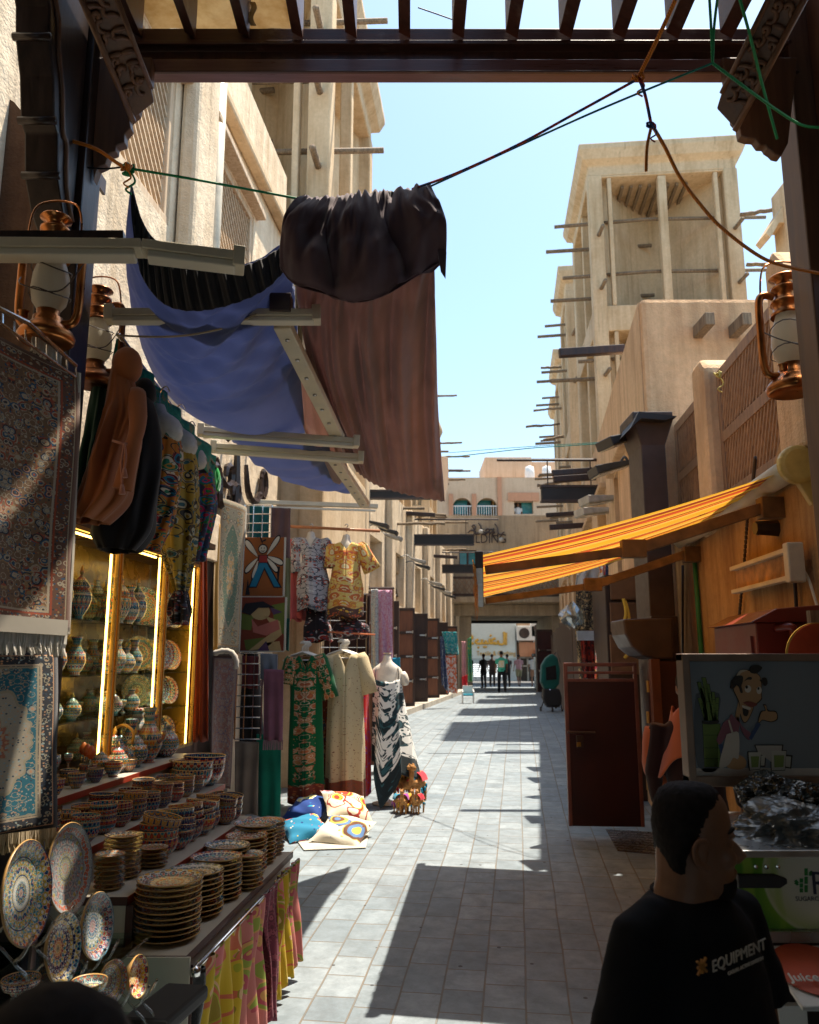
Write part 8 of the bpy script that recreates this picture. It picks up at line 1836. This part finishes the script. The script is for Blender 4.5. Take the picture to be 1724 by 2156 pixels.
# red brown meter box on the wall
p0, p1, p2 = nrp(1495, 1322, -.05), nrp(1590, 1300, -.05), nrp(1680, 1300, -.05)
EB = thing('meter_box', 'red brown metal box with a sloping lid and a pipe elbow, above the picture board', 'box', at(1580, 1375, 4.3))
Yq = 4.25; l = at(1503, 1330, 4.95); r_ = at(1585, 1375, Yq)
m = MB(); F_ = [at(1590, 1310, Yq), at(1684, 1300, Yq), at(1684, 1420, Yq), at(1590, 1420, Yq)]; B_ = [at(1503, 1328, 5.0), at(1503, 1420, 5.0)]
zt_ = F_[0].z; zb_ = F_[2].z - .2; xa_, xb_ = F_[0].x, F_[1].x + .1; xc = at(1503, 1330, 5.0).x
m.prism([V((xa_, Yq, zb_)), V((xb_, Yq, zb_)), V((xb_ + .1, 5.0, zb_)), V((xc, 5.0, zb_))], (0, 0, zt_ - zb_)); m.build('case', REDBOX, EB, bevel=.008)
m = MB(); m.prism([V((xa_ - .04, Yq - .04, zt_)), V((xa_ + .10, Yq - .04, zt_ + .07)), V((xb_, Yq - .04, zt_ + .09)), V((xb_, Yq - .04, zt_))], (xc - xa_, .8, 0)); m.build('lid', REDBOX, EB, bevel=.006)
m = MB(); q0 = V((xa_, Yq, 0)); q1 = V((xc, 5.0, 0)); d_ = (q1 - q0).normalized(); n_ = V((d_.y, -d_.x, 0)); n_ = n_ if n_.x < 0 else -n_
pp = [q0 + d_ * .06 + n_ * .006, q1 - d_ * .06 + n_ * .006]; m.add([V((pp[0].x, pp[0].y, zb_ + .05)), V((pp[1].x, pp[1].y, zb_ + .05)), V((pp[1].x, pp[1].y, zt_ - .07)), V((pp[0].x, pp[0].y, zt_ - .07))], [(0, 1, 2, 3)]); m.build('door', REDBOX, EB, solid=.012)
m = MB(); c = at(1660, 1322, Yq - .03); m.tube(curve([c + V((-.05, .04, 0)), c + V((0, -.02, .005)), c + V((.015, -.02, -.03)), c + V((.015, -.02, -.22))], 14), .022, 10); m.build('pipe_elbow', REDBOX, EB, smooth=True)
m = MB(); c = at(1712, 1330, 3.9); m.lathe([(0, 0), (.16, 0), (.16, .02), (0, .02)], 30, c + V((.02, 0, -.12)), Matrix.Rotation(PI / 2, 3, 'X')); o = m.build('round_sign', plain('red_sign', (0.35, 0.05, 0.02), .4)); tag(o, 'edge of a round red and yellow sign at the right frame edge', 'sign')
m = MB(); c = at(1712, 1330, 3.89); m.lathe([(.14, 0), (.165, 0), (.165, .006), (.14, .006)], 30, c + V((.02, 0, -.12)), Matrix.Rotation(PI / 2, 3, 'X')); m.build('yellow_ring', plain('yellow_ring', (0.45, 0.28, 0.05), .4), o)
m = MB(); a_ = at(1702, 1298, 4.0); m.box(a_.x, a_.x + .4, 3.98, 4.02, a_.z - .15, a_.z + .03); tag(m.build('plank', POLE), 'yellowish wooden plank end at the right frame edge', 'plank')
# juice cart
Yc = 2.35
CT = thing('juice_cart', 'green and white sugarcane juice cart with a printed front panel', 'cart', at(1640, 1990, Yc) * 1); CT.location.z = gz(Yc)
a, b = at(1545, 1803, Yc), at(1800, 1955, Yc)
pm_ = NT('cart_print'); uu = pm_.sep(pm_.co('Object'))
m = MB(); gx0, gx1, gz0_, gz1_ = a.x, b.x, b.z, a.z
m.grid(lambda u, v: V((lerp(gx0, gx1, u), Yc, lerp(gz0_, gz1_, v))), 1, 1)
u2 = pm_.sep(pm_.co('UV')); dx = pm_.ma('SUBTRACT', u2[0], .72); dy = pm_.ma('MULTIPLY', pm_.ma('SUBTRACT', u2[1], .72), .6); rr = pm_.ma('SQRT', pm_.ma('ADD', pm_.ma('MULTIPLY', dx, dx), pm_.ma('MULTIPLY', dy, dy)))
kk = pm_.ramp(rr, [(0, (0.60, 0.58, 0.52)), (.30, (0.56, 0.56, 0.44)), (.44, (0.45, 0.50, 0.22)), (.475, (0.55, 0.56, 0.36)), (.49, (0.16, 0.34, 0.03)), (.60, (0.08, 0.24, 0.02))])
sw = pm_.wave(pm_.comb(u2[0], u2[1], 0.0), 1.3, 3.0, 1); kk = pm_.mix(pm_.ramp(pm_.ma('MULTIPLY', sw, pm_.ma('SUBTRACT', 1.0, u2[0])), [(.45, 0.0), (.75, .8)]), kk, (0.30, 0.45, 0.05))
pm_.fin(kk, .3); m.build('printed_panel', pm_.mat, CT)
m = MB(); m.box(gx0, gx1, Yc + .003, Yc + .55, gz0_ - .0, gz1_ - .001); m.build('body', LAMPG, CT, bevel=.004)
m = MB(); m.box(gx0 - .02, gx1, Yc - .02, Yc + .56, gz0_ - .03, gz0_ - .001); m.box(gx0 - .02, gx1, Yc - .02, Yc + .56, gz1_ + .001, gz1_ + .02); m.build('metal_ledge', STEEL, CT, bevel=.003)
TXT = plain('dark_print', (0.02, 0.03, 0.06), .4, bump=0); LG = plain('green_print', (0.02, 0.20, 0.04), .4, bump=0)
def CQ(x, y, k=1): p = at(x, y, Yc); return V((p.x, Yc - .0015 * k, p.z))
m = MB()
for (x, y0, y1) in ((1683, 1848, 1879), (1693, 1826, 1879)):
    for i in range(3):
        t0, t1 = lerp(y0, y1, i / 3 + .03), lerp(y0, y1, (i + 1) / 3 - .02); m.prism([CQ(x, t0), CQ(x + 7, t0), CQ(x + 7, t1), CQ(x, t1)], (0, .001, 0))
for (x, y, sx) in ((1682, 1862, -1), (1682, 1858, -1), (1701, 1842, 1), (1701, 1838, 1)):
    m.prism([CQ(x, y), CQ(x + sx * 6, y - 8 + (y % 3)), CQ(x + sx * 11, y - 3), CQ(x + sx * 5, y + 2)], (0, .001, 0))
m.build('cane_emblem', LG, CT)
m = MB(); text_mb('R', .085, CQ(1707, 1882), (1, 0, 0), (0, 0, 1), (0, -.001, 0), m); text_mb('SUGARCANE JUICE', .0165, CQ(1674, 1896), (1, 0, 0), (0, 0, 1), (0, -.001, 0), m, sx=1.0); m.build('lettering', TXT, CT)
m = MB(); e0, e1 = at(1600, 1838, Yc), at(1652, 1866, Yc); m.prism([V((gx0, Yc - .02, e1.z)), V((e1.x - .02, Yc - .02, e1.z)), V((e1.x, Yc - .02, e1.z + .012)), V((e1.x, Yc - .02, e0.z - .01)), V((e1.x - .03, Yc - .02, e0.z)), V((gx0, Yc - .02, e0.z))], (0, .018, 0)); m.build('handle_recess', BLACK, CT, bevel=.003)
m = MB()
for x in (1590, 1612, 1636): c = at(x, 1824, Yc); m.lathe([(0, 0), (.007, 0), (.006, .006), (0, .008)], 10, c, Matrix.Rotation(PI / 2, 3, 'X'))
each(m, 'rivet', CHROME, CT)
a2, b2 = at(1610, 1975, Yc - .05), at(1800, 2010, Yc - .22)
m = MB(); m.prism([V((a2.x, Yc - .02, gz0_ - .035)), V((gx1, Yc - .02, gz0_ - .035)), V((gx1, Yc - .24, gz0_ - .10)), V((a2.x, Yc - .24, gz0_ - .10))], (0, 0, -.012)); tr_ = m.build('tray', WHITE, CT, bevel=.003)
m = MB(); c = V((at(1700, 1990, Yc - .1).x, Yc - .12, gz0_ - .06)); m.lathe([(0, 0), (.10, 0), (.10, .002), (0, .002)], 30, c, Matrix.Rotation(R(17), 3, 'X')); m.build('red_label', plain('red_label', (0.55, 0.08, 0.03), .4), tr_)
m = MB(); text_mb('Juice', .04, c + V((-.085, -.06, -.0065)), (1, 0, 0), (0, .956, .292), (0, -.001, .003), m); m.build('label_lettering', WHITE, tr_)
m = MB(); m.box(gx0, gx1, Yc + .05, Yc + .5, gz(Yc) + .10, gz0_ - .035); m.build('lower_body', DARKW, CT)
m = MB(); m.box(at(1640, 2050, Yc).x, at(1660, 2050, Yc).x + .05, Yc + .02, Yc + .045, gz0_ - .42, gz0_ - .2); m.build('notice', WHITE, CT)
# crumpled black bags
def bag(label, x0, y0, x1, y1, Y, dep, seed, mat):
    a, b = at(x0, y0, Y), at(x1, y1, Y); c = (a + b) / 2; rx, rz_ = abs(b.x - a.x) / 2, abs(a.z - b.z) / 2; T = thing('plastic_bag', label, 'bag', V((c.x, Y, b.z))); q = V((seed * 3.1, seed * 1.7, seed))
    def f(u, v):
        th = (v - .5) * PI; ph = u * 2 * PI; d = V((math.cos(th) * math.cos(ph), math.cos(th) * math.sin(ph), math.sin(th)))
        n1 = noise.noise(d * 1.6 + q); n2 = 1 - abs(noise.noise(d * 3.2 + q * 2)) * 2; n3 = 1 - abs(noise.noise(d * 7.5 + q)) * 2; n4 = 1 - abs(noise.noise(d * 16 + q)) * 2
        s = .84 + .26 * n1 + .16 * n2 + .035 * n3 + .005 * n4
        return V((c.x + d.x * rx * s, Y + d.y * dep * s, c.z + d.z * rz_ * s))
    m = MB(); m.grid(f, 150, 80); m.build('film', mat, T)
FILM = plain('black_bag_film', (0.018, 0.022, 0.022), .22, vary=.3, sc=4, bump=.4); FILMS = plain('silver_black_film', (0.10, 0.11, 0.115), .2, vary=.4, sc=5, bump=.5)
bag('shiny crumpled black plastic bag heaped on the juice cart, lit by a sun patch', 1545, 1685, 1790, 1812, 2.55, .2, 1, FILMS)
bag('dark crumpled plastic bag behind the shiny one under the picture board', 1560, 1630, 1700, 1720, 2.8, .15, 2, FILM)
bag('second dark plastic bag at the right frame edge behind the shiny one', 1650, 1645, 1800, 1740, 2.85, .15, 3, FILM)
# person with the orange shawl
pz = at(1456, 1500, 4.9)
P2 = person('person with short dark hair and an orange shawl standing behind the picture board', pz.x, 4.9, -.45, 1.72, '#2a0f0a', '#241208', vox=.014, sleeve=.9, robe=True)
SHW = fabricmat('orange_shawl', (0.55, 0.12, 0.03), (0.42, 0.08, 0.02), 0)
m = MB(); m.grid(lambda u, v: V((.205 * math.cos(u * 2 * PI) * (.55 + .5 * (1 - v)) , .14 * math.sin(u * 2 * PI) * (.6 + .45 * (1 - v)), 1.50 - .30 * (1 - v) + .02 * math.sin(u * 30) + (.12 * math.sin(u * PI * 2 + 2)) * (1 - v))), 48, 14); m.build('shawl', SHW, P2, local=True, smooth=True, solid=.008)
m = MB(); m.tube(curve([(-.22, .03, 1.38), (-.25, .05, 1.15), (-.2, .1, 1.0), (-.16, .12, .75)], 14), [.07, .075, .075, .07, .07, .065, .06, .06, .055, .05, .05, .045, .04, .035, .03], 8); m.build('shawl_end', SHW, P2, local=True, smooth=True)
# ---- foreground man in profile
def bigman():
    Y = 1.95
    hx = at(1463, 1762, Y); X0, Z0 = hx.x, hx.z                      # head centre
    M = thing('person', 'man in a black t-shirt with receding dark hair, in profile facing right', 'person', (X0, Y, gz(Y)))
    b = MB()
    # skull cross-sections; face towards +x
    P = [  # z, back x, front x, half width
        (.118, -.030, .020, .020), (.112, -.062, .045, .045), (.098, -.084, .066, .060), (.078, -.098, .080, .069), (.055, -.104, .087, .073), (.030, -.106, .090, .0755), (.012, -.104, .088, .0755),
        (-.004, -.102, .083, .074), (-.018, -.099, .087, .073), (-.032, -.095, .092, .071), (-.046, -.090, .094, .069), (-.058, -.084, .090, .067), (-.068, -.078, .087, .065), (-.078, -.073, .091, .063), (-.088, -.068, .087, .060), (-.098, -.062, .089, .056), (-.108, -.055, .090, .050), (-.118, -.045, .086, .042), (-.126, -.02, .074, .028)]
    P = [(z, k * .86, f * .90, w_) for z, k, f, w_ in P]; secs = [((X0 + (f + k) / 2, Y, Z0 + z), (f - k) / 2, w_) for z, k, f, w_ in P]; loft(b, secs, 36)
    b.tube([(X0 + .070, Y, Z0 - .002), (X0 + .088, Y, Z0 - .022), (X0 + .102, Y, Z0 - .040), (X0 + .088, Y, Z0 - .052)], [.009, .012, .0155, .012], 10)   # nose
    for sy in (-1, 1): ell(b, (X0 + .082, Y + sy * .013, Z0 - .046), (.013, .009, .009)); ell(b, (X0 + .067, Y + sy * .034, Z0 + .012), (.012, .022, .007)); ell(b, (X0 + .062, Y + sy * .033, Z0 - .006), (.013, .015, .011)); ell(b, (X0 + .05, Y + sy * .05, Z0 - .035), (.025, .018, .022))
    ell(b, (X0 + .081, Y, Z0 - .071), (.009, .022, .006)); ell(b, (X0 + .079, Y, Z0 - .082), (.009, .020, .007)); ell(b, (X0 + .070, Y, Z0 - .108), (.016, .024, .014))
    for sy in (-1, 1):                                                                # ears
        c = V((X0 - .014, Y + sy * .084, Z0 - .020))
        b.tube(curve([c + V((.012, 0, -.026)), c + V((-.010, sy * .010, -.022)), c + V((-.024, sy * .016, .004)), c + V((-.016, sy * .014, .028)), c + V((.006, sy * .006, .030)), c + V((.014, 0, .012))], 18), .0062, 7); ell(b, c + V((-.004, sy * .004, 0)), (.018, .007, .024)); ell(b, c + V((.008, sy * .004, -.026)), (.009, .006, .010)); 
    b.tube([(X0 - .02, Y, Z0 - .02), (X0 - .028, Y, Z0 - .10), (X0 - .045, Y, Z0 - .17), (X0 - .05, Y, Z0 - .22)], [.070, .066, .068, .085], 20)
    # trunk turned about 45 degrees towards the camera
    ca = R(-60); fx, fy = math.cos(ca), math.sin(ca); rx_, ry_ = -fy, fx               # forward and (his) left
    cx, cy_ = X0 - .02, Y + .01
    def TP(f, l_, z): l_ *= .86; return V((cx + fx * f + rx_ * l_, cy_ + fy * f + ry_ * l_, Z0 + z + .050))
    def loftT(mb, S, n=28):
        vs = []; fs = []
        for (f, z, hl, hf) in S: vs += [TP(f + hf * math.sin(2 * PI * k / n), hl * math.cos(2 * PI * k / n), z) for k in range(n)]
        for i in range(len(S) - 1): fs += [(i * n + k, i * n + (k + 1) % n, (i + 1) * n + (k + 1) % n, (i + 1) * n + k) for k in range(n)]
        fs += [tuple(range(n - 1, -1, -1)), tuple(len(vs) - n + k for k in range(n))]; mb.add(vs, fs)
    loftT(b, [(0, -.17, .07, .07), (0, -.21, .13, .085), (0, -.25, .19, .10), (.01, -.38, .19, .125), (.03, -.55, .17, .13), (.04, -.72, .17, .14), (.0, -.90, .17, .13)])
    ar = {}
    for l_, el, wr in ((-1, (-.03, -.25, -.56), (.10, -.22, -.80)), (1, (.0, .26, -.54), (.08, .25, -.80))):
        shp = TP(0, l_ * .180, -.245); e = TP(el[0], el[1], el[2]); w_ = TP(*wr); b.tube([shp, shp.lerp(e, .5), e, e.lerp(w_, .4), w_], [.058, .052, .042, .040, .028], 12); hand(b, w_, (w_ - e), l_, curl=.7, palmn=V((fx, fy, 0))); ar[l_] = (shp, e, w_)
    lg = []
    for l_ in (-1, 1):
        hp, kn, an = TP(0, l_ * .09, -.88), TP(.02, l_ * .10, -1.18), TP(.0, l_ * .10, -(Z0 - gz(Y)) + .09); b.tube([hp, kn, kn.lerp(an, .35), an], [.09, .058, .056, .038], 12); b.tube([an + V((-fx * .05, -fy * .05, -.05)), an + V((fx * .16, fy * .16, -.06))], [.038, .03], 8); lg.append((hp, kn, an))
    o = b.build('body', SKIN, M, smooth=True); remesh(o, .0045, 3)
    t = MB(); loftT(t, [(0, -.172, .095, .080), (0, -.182, .115, .088), (0, -.20, .150, .10), (0, -.235, .185, .115), (.0, -.30, .198, .135), (.02, -.42, .192, .15), (.04, -.58, .182, .150), (.05, -.75, .182, .158), (.04, -.92, .185, .155)])
    for l_ in (-1, 1):
        shp, e, w_ = ar[l_]; q = shp.lerp(e, .78 if l_ < 0 else .6); t.tube([TP(0, l_ * .10, -.215), shp + V((0, 0, .004)), shp.lerp(q, .35), shp.lerp(q, .7), q], [.055, .066, .074, .080, .086], 16)
    TEE = cloth('black_tshirt', (0.008, 0.008, 0.010), .15, .9, sheen=0); o = t.build('t_shirt', TEE, M, smooth=True); remesh(o, .008, 16)
    tx_ = bpy.data.textures.new('creases', 'CLOUDS'); tx_.noise_scale = .12; q = o.modifiers.new('creases', 'DISPLACE'); q.texture = tx_; q.strength = .018; q.mid_level = .5; q.texture_coords = 'OBJECT' if False else 'LOCAL'
    c = MB(); c.tube([TP(.084 * math.sin(a_ * PI / 12), .086 * math.cos(a_ * PI / 12), -.170 - .030 * max(0, math.sin(a_ * PI / 12))) for a_ in range(24)], .006, 7, closed=True); c.build('collar', TEE, M, smooth=True)
    h = MB()                                                                                  # hair cap: receding front, short back
    HP = [(.122, -.030, .015, .022), (.117, -.066, .044, .049), (.103, -.088, .062, .065), (.083, -.102, .070, .0735), (.058, -.109, .062, .0770), (.030, -.111, .046, .0785), (.010, -.109, .020, .0785), (-.010, -.106, -.012, .0775), (-.030, -.101, -.030, .075), (-.050, -.094, -.034, .072), (-.066, -.088, -.036, .066)]
    loft(h, [((X0 + (f * .9 + k * .865) / 2, Y, Z0 + z), (f * .9 - k * .865) / 2, w_) for z, k, f, w_ in HP], 36); o = h.build('hair', HAIR, M, smooth=True); remesh(o, .005, 2)
    tx2 = bpy.data.textures.new('hair_tufts', 'CLOUDS'); tx2.noise_scale = .008; q = o.modifiers.new('tufts', 'DISPLACE'); q.texture = tx2; q.strength = .006
    h = MB(); loft(h, [((X0 + .050, Y, Z0 - .088), .034, .058), ((X0 + .050, Y, Z0 - .105), .0335, .052), ((X0 + .046, Y, Z0 - .122), .033, .044), ((X0 + .040, Y, Z0 - .130), .022, .03)], 24); o = h.build('beard', HAIR, M, smooth=True)
    for sy in (-1, 1):
        h = MB(); h.tube(curve([(X0 + .076, Y + sy * .014, Z0 + .018), (X0 + .075, Y + sy * .034, Z0 + .024), (X0 + .058, Y + sy * .053, Z0 + .018)], 8), [.003, .0045, .005, .005, .005, .0045, .004, .003, .002], 6); h.build('eyebrow', HAIR, M)
    tr = MB()
    for hp, kn, an in lg: tr.tube([hp, kn, an + V((0, 0, .0))], [.105, .075, .068], 12)
    loftT(tr, [(0, -.84, .175, .135), (0, -.98, .17, .13)]); o = tr.build('trousers', cloth('dark_trousers', (0.02, 0.02, 0.03)), M, smooth=True); remesh(o, .012)
    # chest print
    PR = plain('chest_print', (0.40, 0.38, 0.34), .6, bump=0); m = MB()
    O = TP(.205, -.02, -.400)
    ax = V((rx_, ry_, 0)).normalized(); ax = (ax * 1 + V((0, 0, .10))).normalized(); up = V((0, 0, 1)); nn = V((fx, fy, 0)); sgn = 1
    text_mb('EQUIPMENT', .031, TP(.176, -.165, -.262), ax, up, nn * .002, m); text_mb('CASUAL ACTIVE DIVISION', .0095, TP(.178, -.115, -.274), ax, up, nn * .002, m); m.build('chest_lettering', PR, M)
    m = MB(); fo = TP(.172, -.207, -.262)
    for (u0, v0, u1, v1) in ((0, 0, 1, 1), (0, 1, 1, 0), (.5, 0, .5, 1), (0, .5, 1, .5)): m.bar(fo + ax * .026 * u0 + up * .026 * v0, fo + ax * .026 * u1 + up * .026 * v1, .004, .004, up=nn)
    m.build('chest_emblem', plain('orange_print', (0.45, 0.2, 0.04), .6, bump=0), M)
    return M
bigman()
# nearest passer-by, only the crown of the head in frame
P3 = person('passer-by closest to the camera, only the top of the dark hair showing', *((lambda p: (p.x, .72))(at(110, 2150, .72))), .2, 1.655, '#2a2030', '#202028', vox=.012)
